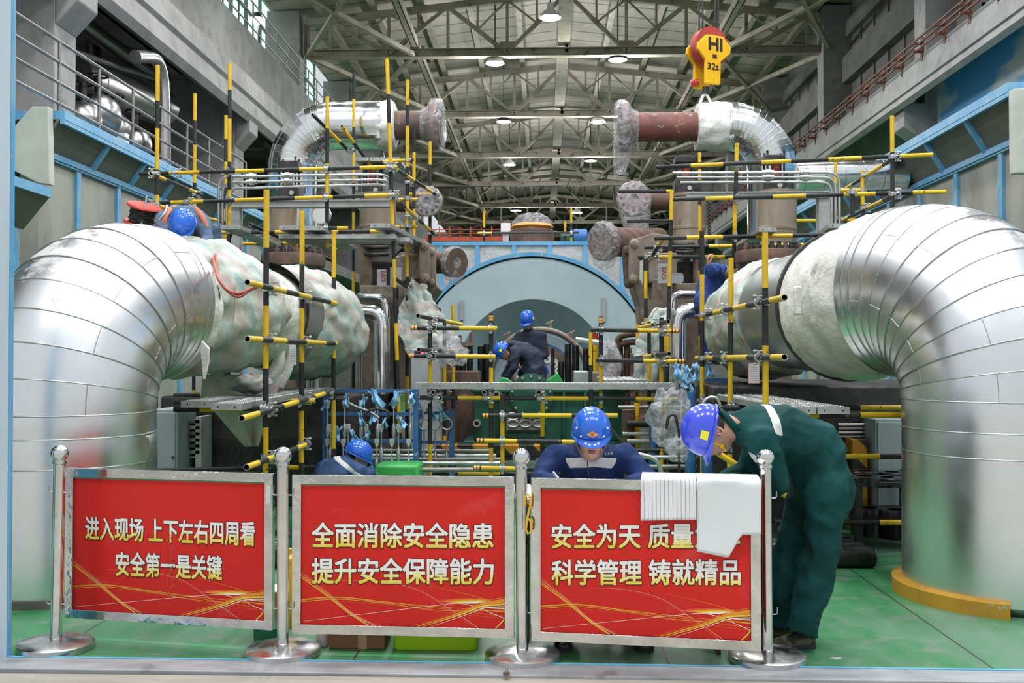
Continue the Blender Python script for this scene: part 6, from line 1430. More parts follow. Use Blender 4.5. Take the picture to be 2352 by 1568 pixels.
def head(t, c, f, u, s=1.0, neck=None, helmet='helmet', mask=False, glasses=False, badge=False, sticker=None, eyes=True, lod=1, backhair=True, tilt=0.0):
    c, f, u = V(c), V(f).normalized(), V(u).normalized(); u = (u - f * u.dot(f)).normalized(); l = u.cross(f)
    W = lambda x, y, z: c + l * (x * s) + f * (y * s) + u * (z * s)          # x to the person's left, y ahead, z up
    nu, nv = (44, 34) if lod else (24, 18)
    def shape(th, ph, grow=0.0):
        x, y, z = sin(ph) * sin(th), sin(ph) * cos(th), cos(ph)
        rx, ry, rz = .075, (.096 if y > 0 else .100), (.118 if z > 0 else .120)
        px_, py_, pz = x * rx, y * ry, z * rz
        if z < 0:
            k = (-z) ** 1.4; px_ *= 1 - .36 * k; py_ *= (1 + .05 * k if y > 0 else 1 - .30 * k); py_ += .020 * k
        if y > .2:
            g = lambda cx, cz, sx, sz: math.exp(-((px_ - cx) / sx) ** 2 - ((pz - cz) / sz) ** 2)
            py_ += .024 * g(0, -.022, .011, .018) + .010 * g(0, .0, .009, .02) + .006 * g(0, .026, .035, .010) - .010 * g(.030, .008, .016, .011) - .010 * g(-.030, .008, .016, .011)
            py_ += .008 * g(0, -.058, .022, .006) + .007 * g(0, -.070, .018, .006) - .004 * g(0, -.064, .022, .003) + .008 * g(0, -.100, .02, .014) + .006 * g(.036, -.030, .018, .02) + .006 * g(-.036, -.030, .018, .02)
            py_ += .006 * g(.011, -.030, .007, .008) + .006 * g(-.011, -.030, .007, .008)
        k = 1 + grow; return (px_ * k, py_ * k, pz * k)
    b = MB(); vs, fs = [], []
    for a in range(nv + 1):
        for q in range(nu): vs.append(W(*shape(2 * pi * q / nu, max(.001, min(pi - .001, pi * a / nv)))))
    for a in range(nv):
        for q in range(nu): fs.append((a * nu + q, (a + 1) * nu + q, (a + 1) * nu + (q + 1) % nu, a * nu + (q + 1) % nu))
    b.add(vs, fs)
    if neck is not None: b.sweep([W(0, -.02, -.03), W(0, -.03, -.09), lerp(W(0, -.03, -.09), neck, .6), neck], [(.055 * s, .06 * s)] * 2 + [.058 * s, .066 * s], 20)
    h = b.build('head', 'skin', t, 180, fix=True)
    for sx in (-1, 1):
        b = MB(); e = W(sx * .077, -.012, -.008); q = [e + (f * (.016 * cos(a)) + u * (.030 * sin(a))) * s + l * (sx * .010 * s * (1 if cos(a) < 0 else .2)) for a in [2 * pi * k / 16 for k in range(16)]]
        b.sweep(q, .0062 * s, 8, closed=True); b.ball(e, (.012 * s, .012 * s, .02 * s), 10, 8, rot=Matrix((l, f, u)).transposed()); b.build('ear', 'skin', h, 180)
    if lod and eyes:
        for sx in (-1, 1):
            b = MB(); b.ball(W(sx * .030, .080, .008), .0125 * s, 14, 10); b.ball(W(sx * .030, .0885, .005), .0062 * s, 10, 8, 1); b.build('eye', [mat('eye_white', (.75, .73, .70), None, rough=.2), mat('iris', (.02, .012, .01), None, rough=.15)], h, 180)
            b = MB(); b.sweep([W(sx * x, y, z) for x, y, z in ((.014, .099, .026), (.030, .098, .031), (.046, .088, .027))], [.003 * s, .0042 * s, .0025 * s], 8); b.build('eyebrow', 'hair', h, 180)
        for z, rr in ((-.0585, .0045), (-.0695, .0055)):
            b = MB(); b.sweep([W(x, y, z + dz) for x, y, dz in ((-.022, .089, -.002 if rr < .005 else .003), (-.008, .1035, 0), (0, .105, -.001), (.008, .1035, 0), (.022, .089, -.002 if rr < .005 else .003))], [.001 * s, rr * s * .9, rr * s, rr * s * .9, .001 * s], 8); b.build('lip', mat('lip', (.50, .20, .17), None, rough=.4), h, 180)
    b = MB(); vs, fs = [], []
    for a in range(nv + 1):
        for q in range(nu): vs.append(W(*shape(2 * pi * q / nu, max(.001, min(pi - .001, pi * a / nv)), .035)))
    for a in range(nv):
        for q in range(nu):
            th = 2 * pi * (q + .5) / nu; ph = pi * (a + .5) / nv; fr = cos(th)
            if ph < (1.02 if fr > .3 else (1.55 if fr > -.15 else 1.95)): fs.append((a * nu + q, (a + 1) * nu + q, (a + 1) * nu + (q + 1) % nu, a * nu + (q + 1) % nu))
    b.add(vs, fs); b.build('hair', 'hair', t, 180, fix=True)
    if helmet:
        g = thing_part = None
        b = MB(); nu, nv = 48, 14; zc = .030; vs, fs = [], []
        for a in range(nv + 1):
            ph = (pi / 2 + .12) * a / nv
            for q in range(nu):
                th = 2 * pi * q / nu; x, y, z = sin(ph) * sin(th), sin(ph) * cos(th), cos(ph)
                k = 1.0
                for off in (-.33, 0, .33):
                    k += .012 * math.exp(-((x - off) / .06) ** 2) * max(0, z) ** .3
                vs.append(W(x * .108 * k, y * .134 * k - .005, zc + z * .128 * k))
        for a in range(nv):
            for q in range(nu): fs.append((a * nu + q, (a + 1) * nu + q, (a + 1) * nu + (q + 1) % nu, a * nu + (q + 1) % nu))
        b.add(vs, fs); sh = b.build('helmet', helmet, t, 180, fix=True, solid=.004 * s)
        b = MB(); vs = []; zr = zc + cos(pi / 2 + .12) * .128
        for rr_, dz in ((.985, .006), (1.0, 0), (1.06, -.006), (1.055, -.010), (.97, -.006)):
            for q in range(nu):
                th = 2 * pi * q / nu; y = cos(th); fr = max(0, y) ** 1.6
                vs.append(W(sin(th) * .108 * rr_, (y * .134 * rr_) - .005 + (fr * .038 if rr_ > 1.02 else 0), zr + dz - (fr * .020 if rr_ > 1.02 else 0)))
        b.add(vs, [(k * nu + q, k * nu + (q + 1) % nu, (k + 1) % 5 * nu + (q + 1) % nu, (k + 1) % 5 * nu + q) for k in range(5) for q in range(nu)])
        b.build('brim', helmet, sh, 60, fix=True)
        b = MB()
        for sx in (-1, 1): b.sweep([W(sx * .096, .01, zr), W(sx * .083, .03, -.045), W(sx * .052, .055, -.105), W(0, .075, -.126)], .0045 * s, 6)
        b.build('chin_strap', 'strap', sh, 60)
        if badge:
            b = MB(); q = [W(x, y, z) for x, y, z in ((-.032, .131, .052), (0, .139, .034), (.032, .131, .052), (0, .132, .070))]; b.add(q, [(0, 1, 2, 3)]); b.add([p + f * .002 for p in [W(-.014, .136, .052), W(0, .139, .042), W(.014, .136, .052), W(0, .134, .062)]], [(0, 1, 2, 3)], 1)
            b.build('badge', [mat('badge_gold', (.85, .50, .16), None, rough=.3), mat('badge_red', (.65, .14, .05), None)], sh, 0, solid=.002)
            for x, z in ((-.062, .035), (.062, .035), (-.085, .075), (.085, .075)):
                b = MB(); b.ball(W(x, .118 if abs(x) < .07 else .092, z), .006, 10, 8); b.build('rivet', 'white', sh, 180)
        if sticker:
            sx = sticker; b = MB(); q = [W(sx * (.1125 + d), y, z) for y, z, d in ((.005, .035, 0), (.050, .035, -.0055), (.046, .072, -.013), (.004, .074, -.0065))]; b.add(q, [(0, 1, 2, 3)]); b.build('sticker', mat('yellow_sticker', (.85, .80, .02), None), sh, 0, solid=.002)
    if mask:
        b = MB()
        def fn(i, j):
            th = (i - .5) * 2.3; z = -.005 - .10 * j; r = .088 - .018 * abs(j - .35) * 1.6; return W(sin(th) * r * .92, cos(th) * (r + .034 - .02 * j) - .002, z)
        b.grid(fn, 20, 12); b.build('face_mask', mat('white_mask', (.66, .67, .66), None, rough=.8, bump=.3, bscale=60), t, 180, solid=.003)
    if glasses:
        b = MB()
        for sx in (-1, 1): b.sweep([W(sx * .079, -.01, .012), W(sx * .074, .05, .014), W(sx * .058, .097, .012)], .0025, 6); b.sweep([W(sx * .031, .106, .009) + (l * (.024 * cos(a)) + u * (.016 * sin(a))) * s for a in [2 * pi * k / 18 for k in range(18)]], .0022, 6, closed=True)
        b.build('glasses', 'strap', t, 60)
    return h
def hand(t, wr, d, n, side, curl=.9, s=1.0, m='skin', hi=True, spread=.12):
    """wr wrist, d towards the fingers, n palm normal (the palm looks along n), side +1 when the thumb lies along d x n"""
    wr, d, n = V(wr), V(d).normalized(), V(n).normalized(); n = (n - d * n.dot(d)).normalized(); x = d.cross(n) * side
    b = MB(); L_ = .088 * s
    b.sweep([wr - d * .03, wr, wr + d * L_ * .35, wr + d * L_ * .8, wr + d * L_ * 1.02], [(.027 * s, .021 * s), (.028 * s, .019 * s), (.037 * s, .016 * s), (.041 * s, .014 * s), (.036 * s, .010 * s)], 16, up=n)
    for k, (off, ln) in enumerate(((.030, .072), (.010, .082), (-.011, .076), (-.030, .060))):
        p = wr + d * L_ + x * (off * s); a = 0.0; q = [p - d * .012]; dd = d + x * (spread * (1.5 - k) * .4)
        for j, fr in enumerate((.44, .31, .25)):
            q.append(p); a += curl * (.55, .75, .5)[j] * (1 + .08 * k); dr = (dd.normalized() * cos(a) + n * sin(a)); p = p + dr * (ln * fr * s)
        q.append(p); b.sweep(q, [.0088 * s, .0092 * s, .0085 * s, .0078 * s, .006 * s], 10, up=x); b.ball(p, .0062 * s, 8, 6)
    p = wr + d * (L_ * .30) + x * (.030 * s); q = [p - x * .012]
    for ln, ang, nn in ((.036, .75, .25), (.030, .50, .45), (.024, .30, .6)):
        q.append(p); p = p + (d * cos(ang) * 1 + x * sin(ang) + n * nn).normalized() * (ln * s)
    q.append(p); b.sweep(q, [.013 * s, .0125 * s, .0105 * s, .0095 * s, .007 * s], 10, up=n); b.ball(p, .0072 * s, 8, 6)
    return remesh(b, 'hand', m, t, .0042, 2) if hi else b.build('hand', m, t, 180)
def shoe(t, heel, toe, m='boot', s=1.0):
    h, e = V(heel), V(toe); d = (e - h).normalized(); L_ = (e - h).length; sd = d.cross(V((0, 0, 1))); b = MB()
    prof = [(0.0, .030, .05, .0), (.06, .036, .075, 0), (.2, .037, .085, 0), (.36, .036, .075, 0), (.55, .042, .055, .0), (.78, .046, .042, .0), (.93, .036, .034, 0), (1.0, .016, .02, 0)]
    vs = []; n = 14
    for f_, w, hh, z in prof:
        for j in range(n):
            a = pi * j / (n - 1); vs.append(h + d * (L_ * f_) + sd * (w * cos(a) * s) + V((0, 0, .022 + hh * sin(a) * s)))
    b.add(vs, [(k * n + j, k * n + j + 1, (k + 1) * n + j + 1, (k + 1) * n + j) for k in range(len(prof) - 1) for j in range(n - 1)] + [tuple(range(n)), tuple((len(prof) - 1) * n + j for j in range(n))])
    o = b.build('shoe', m, t, 60, fix=True); b = MB()
    lo = [h + d * (L_ * f_) + sd * (w * sg * 1.06 * s) for sg in (1,) for f_, w, _, _ in prof] + [h + d * (L_ * f_) - sd * (w * 1.06 * s) for f_, w, _, _ in reversed(prof)]
    nn = len(lo); b.add([p for p in lo] + [p + V((0, 0, .026)) for p in lo], [tuple(range(nn))[::-1], tuple(range(nn, 2 * nn))] + [(i, (i + 1) % nn, (i + 1) % nn + nn, i + nn) for i in range(nn)])
    b.build('sole', 'rubber', o, 0, fix=True)
def body(t, J, f, m, vox=.014, k=1.0, tor=None, sleeves=True):
    """one continuous clothed figure"""
    b = MB(); f = V(f)
    tor = tor or [(.165, .13), (.17, .125), (.175, .13), (.195, .135), (.17, .115), (.08, .075)]
    pel, wa, ch, nk = (V(J[q]) for q in ('pelvis', 'waist', 'chest', 'neck'))
    pts = [pel + (pel - wa).normalized() * .10 * k, pel, wa, ch, lerp(ch, nk, .62), nk]
    limb(b, pts, [(a * k, c * k) for a, c in tor], up=f)
    for s_ in 'LR':
        sh, el, wr = V(J['sh' + s_]), V(J['el' + s_]), V(J['wr' + s_])
        limb(b, [lerp(ch, nk, .55), sh], [.085 * k, .078 * k]); limb(b, [sh, lerp(sh, el, .4), el, lerp(el, wr, .4), wr], [.080 * k, .072 * k, .060 * k, .060 * k, .047 * k])
        hp, kn, an = V(J['hip' + s_]), V(J['kn' + s_]), V(J['an' + s_])
        limb(b, [hp, lerp(hp, kn, .4), kn, lerp(kn, an, .4), an, an + (an - kn).normalized() * .035 * k], [.118 * k, .108 * k, .086 * k, .092 * k, .082 * k, .090 * k], cap1=False)
    o = roughen(remesh(b, 'body', m, t, vox, 4), .16 * k, .024 * k)
    for sc, st in ((.17, .017), (.08, .005)):
        tx = bpy.data.textures.new('folds', 'MUSGRAVE'); tx.musgrave_type = 'RIDGED_MULTIFRACTAL'; tx.noise_scale = sc; tx.octaves = 1.2; tx.dimension_max = 1.0
        q = o.modifiers.new('folds', 'DISPLACE'); q.texture = tx; q.strength = st; q.mid_level = .7; q.texture_coords = 'LOCAL'
    return o
def straps(name, pts, r, m, t): b = MB(); b.sweep(fillet(pts, .05), r, 8); return b.build(name, m, t, 60)
# ---- the worker in green
Yg = 5.30
t = thing('person', 'person in green coveralls and violet-blue helmet bent over the red board', 'person', (1.32, Yg, 0))
J = dict(pelvis=P(1884, 1092, Yg), waist=P(1868, 1022, Yg), chest=P(1780, 990, Yg - .02), neck=P(1692, 978, Yg - .03),
         shL=P(1748, 1008, Yg - .20), elL=P(1792, 1118, Yg - .20), wrL=P(1706, 1120, 5.28), shR=P(1740, 990, Yg + .17), elR=P(1722, 1085, 5.48), wrR=P(1662, 1098, 5.42),
         hipL=P(1900, 1120, Yg - .11), knL=P(1888, 1280, Yg - .13), anL=P(1846, 1440, 5.15), hipR=P(1862, 1125, Yg + .10), knR=P(1812, 1280, Yg + .08), anR=P(1788, 1425, 5.38))
gb = (P(1770, 930, Yg - .1) + P(1782, 1000, Yg - .15)) / 2
GM = cloth_mat('green_coverall_cloth', (.007, .066, .063), (.004, .042, .041), [(P(1776, 950, Yg - .15), (1, 0, .12), .020, P(1778, 940, Yg - .12), .16), (P(1716, 1044, Yg - .2), (.5, 0, 1), .016, P(1716, 1046, Yg - .2), .06)])
bd = body(t, J, (-.3, 0, -.95), GM, .013, 1.0, [(.175, .165), (.18, .16), (.18, .15), (.205, .155), (.175, .125), (.085, .08)])
gh = head(t, P(1634, 992, Yg - .05), (-.23, -.06, -.97), (-.97, -.04, .23), 1.02, neck=P(1690, 974, Yg - .03), helmet='helmet_v', glasses=True, sticker=1)
b = MB(); c = P(1682, 968, Yg - .03); d = (P(1660, 985, Yg - .03) - c).normalized(); b.sweep([c + d * .0, c + d * .035], [.088, .076], 24, caps=False); b.build('collar', GM, t, 60, solid=.008)
straps('belt_fold', [P(1868, 1012, Yg - .17), P(1905, 1030, Yg - .165), P(1930, 1060, Yg - .14)], .006, GM, t)
b = MB(); b.sweep([P(1667, 1035, Yg - .10), P(1655, 1022, Yg - .11), P(1640, 1016, Yg - .115)], .006, 8); b.ball(P(1658, 1024, Yg - .11), .013, 10, 8); b.build('ear_plug', 'yellow', t)
hand(t, J['wrL'], V((-1, .15, -.12)), V((0, 0, -1)), 1, 1.0); hand(t, J['wrR'], V((-1, -.1, -.1)), V((0, 0, -1)), -1, 1.0)
p = FL(1870, 1488); q = FL(1776, 1496); shoe(t, p + V((0, .02, 0)), q + V((0, .03, 0))); p = V((P(1825, 1450, 5.38).x, 5.38, 0)); shoe(t, p, p + V((-.26, -.03, 0)))
# ---- the writing worker
Yw = 5.60
t = thing('person', 'person in navy jacket with a white chest band, writing behind a red board', 'person', (.27, Yw, 0))
X = lambda px, Y=Yw: P(px, 900, Y).x
J = dict(pelvis=V((X(1360), 5.92, .56)), waist=V((X(1360), 5.86, .70)), chest=P(1360, 1090, 5.74), neck=P(1358, 1034, 5.62), shR=P(1278, 1050, 5.66), elR=P(1238, 1104, 5.50), wrR=P(1282, 1116, 5.26),
         shL=P(1440, 1050, 5.66), elL=P(1490, 1104, 5.50), wrL=P(1432, 1122, 5.28), hipR=V((X(1330), 5.86, .52)), knR=V((X(1300), 5.44, .52)), anR=FL(1300, 1478) + V((0, .06, .10)), hipL=V((X(1390), 5.86, .52)), knL=V((X(1450), 5.44, .52)), anL=FL(1468, 1476) + V((0, .06, .10)))
bc = P(1360, 1050, 5.47)
NM = cloth_mat('navy_jacket_cloth', (.012, .035, .125), (.008, .022, .085), [(bc, (0, .35, 1),   .027, bc, .19)])
bd = body(t, J, (0, -1, -.2), NM, .013, 1.0, [(.17, .14), (.175, .13), (.18, .13), (.20, .13), (.165, .105), (.075, .07)])
gh = head(t, P(1358, 999, 5.42), (0, -.97, -.27), (0, -.27, .97), .97, neck=P(1358, 1036, 5.60), badge=True)
b = MB()
for sg, x0 in ((-1, 1330), (1, 1388)):
    e = [P(x0, 1016, 5.50), P(x0 + sg * 26, 1022, 5.53), P(x0 + sg * 18, 1044, 5.475), P(x0 - sg * 6, 1050, 5.455)]; b.add(e, [(0, 1, 2, 3)])
b.build('collar', mat('navy_collar_cloth', (.012, .035, .125), (.008, .022, .085), 5, .75), t, 0, solid=.012)
b = MB(); b.bar(P(1349, 1058, 5.463), P(1352, 1090, 5.485), .006, .004); b.box(P(1349, 1051, 5.458), (.014, .006, .022), 1); b.build('zip', ['dark', mat('zip_pull', (.75, .38, .05), None)], t, smooth=0)
b = MB()
for k in range(4):
    p = P(1384 + k * 7, 1043 - k * .8, 5.462); b.box(p, (.010, .004, .002)); b.box(p + V((.001, 0, -.005)), (.006, .004, .002)); b.box(p + V((0, 0, .004)), (.002, .004, .008))
b.build('chest_embroidery', 'white', t, smooth=0)
hand(t, J['wrR'], V((.45, -.75, .05)), V((.3, .1, -1)), -1, 1.25); hand(t, J['wrL'], V((-.6, -.7, -.05)), V((0, 0, -1)), 1, .5)
for px in (1300, 1470): p = FL(px, 1482); shoe(t, p + V((0, .12, 0)), p + V((.02 if px > 1400 else -.02, -.13, 0)), 'oily')
b = MB(); a, c = P(1271, 1083, 5.18), P(1286, 1102, 5.19); b.tube(c + (c - a) * .8, a, .0055, 10); tag(b.build('pen', 'white'), 'white pen held by the navy jacketed writer', 'pen')
t = thing('stool', 'low dark stool under the navy jacketed writer', 'stool', (X(1360), 5.95, 0)); b = MB(); b.lathe([(0, .39), (.17, .39), (.175, .40), (.175, .43), (.165, .44), (0, .44)], (X(1360), 5.97, 0), n=32, caps=False); b.build('seat', 'dark', t)
for a in range(4): b = MB(); q = V((cos(pi / 4 + a * pi / 2), sin(pi / 4 + a * pi / 2), 0)); b.tube(V((X(1360), 5.97, .39)) + q * .12, V((X(1360), 5.97, 0)) + q * .17, .013, 10); b.build('leg', 'steel', t)
# ---- crouching worker seen from behind by the tool rack
Yk = 8.75
t = thing('person', 'person crouching with back turned, white diagonal stripe, before the tool rack', 'person', (P(785, 900, Yk).x, Yk, 0)); X0 = P(764, 900, Yk).x
J = dict(pelvis=V((X0 - .08, Yk - .05, .30)), waist=V((X0 - .05, Yk - .02, .42)), chest=P(774, 1086, Yk), neck=P(800, 1056, Yk + .06), shL=P(744, 1074, Yk + .10), elL=V((X0 - .02, Yk + .38, .45)), wrL=V((X0 + .22, Yk + .5, .42)), shR=P(826, 1084, Yk - .12), elR=V((X0 + .24, Yk + .05, .36)), wrR=V((X0 + .32, Yk + .35, .32)),
         hipL=V((X0 - .14, Yk + .06, .26)), knL=V((X0 + .10, Yk + .36, .46)), anL=V((X0 - .02, Yk + .12, .09)), hipR=V((X0 + .02, Yk - .14, .26)), knR=V((X0 + .34, Yk + .04, .46)), anR=V((X0 + .16, Yk - .10, .09)))
sp_ = P(797, 1070, Yk - .1)
KM = cloth_mat('faded_navy_cloth', (.045, .085, .185), (.03, .06, .14), [(sp_, (.60, 0, 1), .017, sp_, .22)])
body(t, J, (.7, .65, -.3), KM, .014, .98); head(t, P(821, 1048, Yk + .10), (.85, .30, -.42), (.40, .08, .92), .95, neck=P(800, 1060, Yk + .06))
for a in 'LR': hand(t, J['wr' + a], V((.5, .8, -.2)), V((0, 0, -1)), 1 if a == 'L' else -1, .8, hi=False)
for a in 'LR': p = J['an' + a] * 1; p.z = 0; shoe(t, p + V((-.05, -.05, 0)), p + V((.13, .14, 0)), 'oily')
# ---- the two workers at the shaft and a third helmet behind
DK = cloth_mat('dark_navy_cloth', (.036, .044, .068), (.025, .032, .05), wr=.4)
Yt = 15.0; zt = .45
t = thing('person', 'person standing upright in dark clothes and white face mask at the turbine shaft', 'person', (P(1217, 900, Yt).x, Yt, zt)); c = lambda px, z, dy=0: V((P(px, 900, Yt + dy).x, Yt + dy, z))
J = dict(pelvis=c(1222, 1.30), waist=c(1221, 1.48), chest=c(1219, 1.68), neck=c(1214, 1.88), shR=c(1193, 1.80, .02), elR=c(1188, 1.52, -.08), wrR=c(1206, 1.38, -.24), shL=c(1245, 1.80, .0), elL=c(1252, 1.53, -.05), wrL=c(1228, 1.40, -.24), hipR=c(1208, 1.28), knR=c(1206, .88, -.03), anR=c(1206, .55), hipL=c(1236, 1.28), knL=c(1238, .88, -.03), anL=c(1240, .55))
body(t, J, (0, -1, 0), DK, .016, 1.05); head(t, c(1211, 2.035, -.06), (-.25, -.85, -.45), (-.1, -.45, .9), 1.0, neck=c(1214, 1.87), mask=True, lod=0, eyes=False, sticker=1)
for a in 'LR': hand(t, J['wr' + a], V((0, -.7, -.5)), V((0, 0, -1)), 1 if a == 'L' else -1, .9, hi=False); p = J['an' + a] * 1; p.z = zt; shoe(t, p + V((0, .08, 0)), p + V((0, -.18, 0)), 'oily')
Yt = 14.4
t = thing('person', 'person in dark hooded clothes bent double beside the green round cover', 'person', (P(1222, 900, Yt).x, Yt, zt))
J = dict(pelvis=P(1226, 842, Yt), waist=P(1222, 818, Yt), chest=P(1198, 806, Yt), neck=P(1172, 800, Yt), shL=P(1184, 808, Yt - .17), elL=P(1180, 845, Yt - .2), wrL=P(1164, 868, Yt - .15), shR=P(1184, 806, Yt + .17), elR=P(1172, 838, Yt + .2), wrR=P(1158, 862, Yt + .1), hipL=P(1228, 852, Yt - .1), knL=c(1222, .93), anL=c(1228, .55), hipR=P(1222, 852, Yt + .1), knR=c(1212, .93, .15), anR=c(1220, .55, .15))
for a in ('knL', 'anL', 'knR', 'anR'): J[a].y = Yt + (.1 if a[-1] == 'R' else -.1)
DB = cloth_mat('dark_blue_grey_cloth', (.048, .058, .085), (.034, .042, .065), wr=.4)
body(t, J, (-.6, 0, -.8), DB, .016, 1.05, [(.175, .17), (.18, .165), (.18, .15), (.19, .135), (.165, .115), (.08, .08)]); head(t, P(1156, 808, Yt - .03), (-.55, -.2, -.75), (-.75, -.1, .55), .98, neck=P(1172, 802, Yt), lod=0, eyes=False, sticker=1)
b = MB(); b.ball(P(1180, 790, Yt), (.10, .11, .06), 16, 10); b.build('hood', DB, t, 180)
for a in 'LR': hand(t, J['wr' + a], V((-.3, 0, -1)), V((-1, 0, 0)), 1 if a == 'L' else -1, .9, hi=False); p = J['an' + a] * 1; p.z = zt; shoe(t, p + V((.08, 0, 0)), p + V((-.18, 0, 0)), 'oily')
Yt = 15.2; t = thing('person', 'person squatting low in blue helmet between the bent worker and the green guard', 'person', (P(1248, 900, Yt).x, Yt, zt)); c = lambda px, z, dy=0: V((P(px, 900, Yt + dy).x, Yt + dy, z))
J = dict(pelvis=c(1252, .72), waist=c(1252, .83), chest=c(1250, .98), neck=c(1246, 1.12), shR=c(1226, 1.04), elR=c(1222, .82, -.2), wrR=c(1236, .80, -.4), shL=c(1272, 1.04), elL=c(1276, .82, -.2), wrL=c(1262, .80, -.4), hipR=c(1240, .68), knR=c(1232, .90, -.34), anR=c(1238, .54, -.2), hipL=c(1264, .68), knL=c(1272, .90, -.34), anL=c(1266, .54, -.2))
body(t, J, (0, -1, -.2), DK, .018, 1.0); head(t, c(1243, 1.25, -.08), (-.2, -.8, -.55), (-.1, -.55, .8), 1.0, neck=c(1246, 1.1), lod=0, eyes=False)
for a in 'LR': hand(t, J['wr' + a], V((0, -.7, -.5)), V((0, 0, -1)), 1 if a == 'L' else -1, .9, hi=False); p = J['an' + a] * 1; p.z = zt; shoe(t, p + V((0, .08, 0)), p + V((0, -.18, 0)), 'oily')
# ---- worker crouching over the great pipe
Yp = 8.15
_P = P
P = lambda x, y, Y: _P(x, y - 13, Y)
t = thing('person', 'person in faded blue with an orange harness crouching on the great pipe', 'person', (P(435, 560, Yp).x, Yp, 2.3))
JM = cloth_mat('faded_blue_cloth', (.105, .155, .235), (.07, .11, .18), wr=.6)
J = dict(pelvis=P(455, 552, Yp + .45), waist=P(440, 530, Yp + .30), chest=P(424, 516, Yp + .12), neck=P(420, 518, Yp - .08), shR=P(376, 520, Yp - .02), elR=P(372, 560, Yp - .25), wrR=P(405, 578, Yp - .5), shL=P(462, 524, Yp - .02), elL=P(476, 566, Yp - .22), wrL=P(446, 588, Yp - .48),
         hipR=P(428, 566, Yp + .5), knR=P(398, 560, Yp + .1), anR=P(420, 600, Yp + .4), hipL=P(474, 560, Yp + .5), knL=P(488, 548, Yp + .02), anL=P(470, 602, Yp + .2))
body(t, J, (0, -.5, -.85), JM, .014, .95); head(t, P(421, 532, Yp - .26), (.02, -.62, -.78), (.02, -.78, .62), .93, neck=P(420, 522, Yp - .08), badge=False)
for pts in ([P(372, 548, Yp - .16), P(378, 512, Yp - .15), P(394, 488, Yp + .02), P(402, 486, Yp + .2)], [P(474, 536, Yp - .16), P(466, 512, Yp - .14), P(450, 492, Yp + .02), P(440, 486, Yp + .2)]):
    b = MB(); b.sweep(fillet(pts, .08), (.020, .007), 10, up=(0, -1, 0)); b.build('harness_strap', mat('orange_strap', (.55, .17, .09), None, rough=.7), t, 60)
b = MB(); b.sweep(fillet([P(383, 485, Yp - .1), P(380, 500, Yp - .2), P(368, 516, Yp - .22), P(356, 522, Yp - .2)], .06), .011, 8); b.build('lanyard', 'steel', t, 60)
for a in 'LR': hand(t, J['wr' + a], V((0, -.6, -.7)), V((0, .5, -1)), 1 if a == 'L' else -1, .8, hi=False)
for a in 'LR': p = J['an' + a] + V((0, .1, -.09)); shoe(t, p, p + V((0, -.24, 0)), 'oily')
P = _P
# ---- worker in blue half hidden behind the bagged pipe end
Yb = 11.0; c = lambda px, py, dy=0: P(px, py + 16, Yb + dy)
t = thing('person', 'person in bright blue bending behind the bagged pipe end near the hooked gooseneck', 'person', (P(1636, 700, Yb).x, Yb, 1.2)); BM = cloth_mat('bright_blue_cloth', (.05, .10, .36), (.03, .07, .26), wr=.4)
J = dict(pelvis=c(1622, 660), waist=c(1628, 640), chest=c(1638, 614), neck=c(1660, 602), shR=c(1640, 606, -.18), elR=c(1630, 608, -.4), wrR=c(1628, 596, -.5), shL=c(1645, 610, .2), elL=c(1662, 625, .3), wrL=c(1672, 640, .2), hipR=c(1616, 672, -.1), knR=c(1630, 735, -.1), anR=c(1622, 800, -.1), hipL=c(1622, 672, .12), knL=c(1640, 735, .12), anL=c(1630, 800, .12))
body(t, J, (.7, 0, -.5), BM, .016, .95); head(t, c(1690, 608, .1), (.8, 0, -.6), (.5, 0, .8), .95, neck=c(1660, 604), lod=0, eyes=False, helmet=None)
for a in 'LR': hand(t, J['wr' + a], V((-.2, -.3, 1 if a == 'R' else -1)), V((1, 0, 0)), 1 if a == 'L' else -1, .9, hi=False); p = J['an' + a] + V((0, 0, -.1)); shoe(t, p + V((-.08, 0, 0)), p + V((.18, 0, 0)), 'oily')
# ================================================================== crane hook
YH = 14.0
t = thing('crane_hook_block', 'yellow crane hook block marked 32t with red sheaves, hanging over a gooseneck pipe', 'hook block', P(1622, 205, YH))
M['hook_yellow'] = mat('crane_yellow', (.90, .50, .006), (.82, .43, .006), 3, .35)
g_ = lambda x, y, d=0: P(x, y, YH + d)
ax = (g_(1655, 140, -.30) - g_(1595, 150, .30)).normalized(); ax = V((.45, -.89, .02)).normalized(); sdv = V((0, 0, 1)).cross(ax).normalized(); up = V((0, 0, 1))
def hp(px, py): q = g_(px, py); o = g_(1622, 130); return ((q - o).x / max(.2, abs(sdv.x)) * (1 if sdv.x > 0 else -1), (q - o).z)
O = g_(1622, 130)
for k, dd in enumerate((-.16, .10)):
    b = MB(); out = [hp(*p) for p in ((1587, 110), (1608, 88), (1648, 87), (1669, 109), (1667, 124), (1643, 146), (1642, 198), (1605, 200), (1605, 146), (1586, 124))]
    b.prism([(x, z) for x, z in out], O + ax * dd, sdv, up, ax * .05); b.build('side_plate', 'hook_yellow', t, smooth=0, bevel=.012)
b = MB(); q = g_(1628, 110); b.lathe([(0, -.085), (.1, -.085), (.26, -.08), (.275, -.06), (.24, -.02), (.275, .02), (.24, .05), (.275, .09), (0, .09)], q, ax, 40, caps=False); b.build('sheave', mat('sheave_red', (.42, .05, .035), (.30, .04, .03), 4, .4), t)
b = MB(); b.lathe([(0, 0), (.05, 0), (.06, .01), (.06, .04), (0, .05)], g_(1624, 184) + ax * .10, ax, 16, caps=False); b.build('pin', 'hook_yellow', t)
b = MB(); q = arc(g_(1624, 92), .20, RAD(200), RAD(340), 10, sdv, up); b.tube(g_(1605, 188, .02), g_(1585, 192, .02), .045, 14); b.build('red_knob', 'red', t)
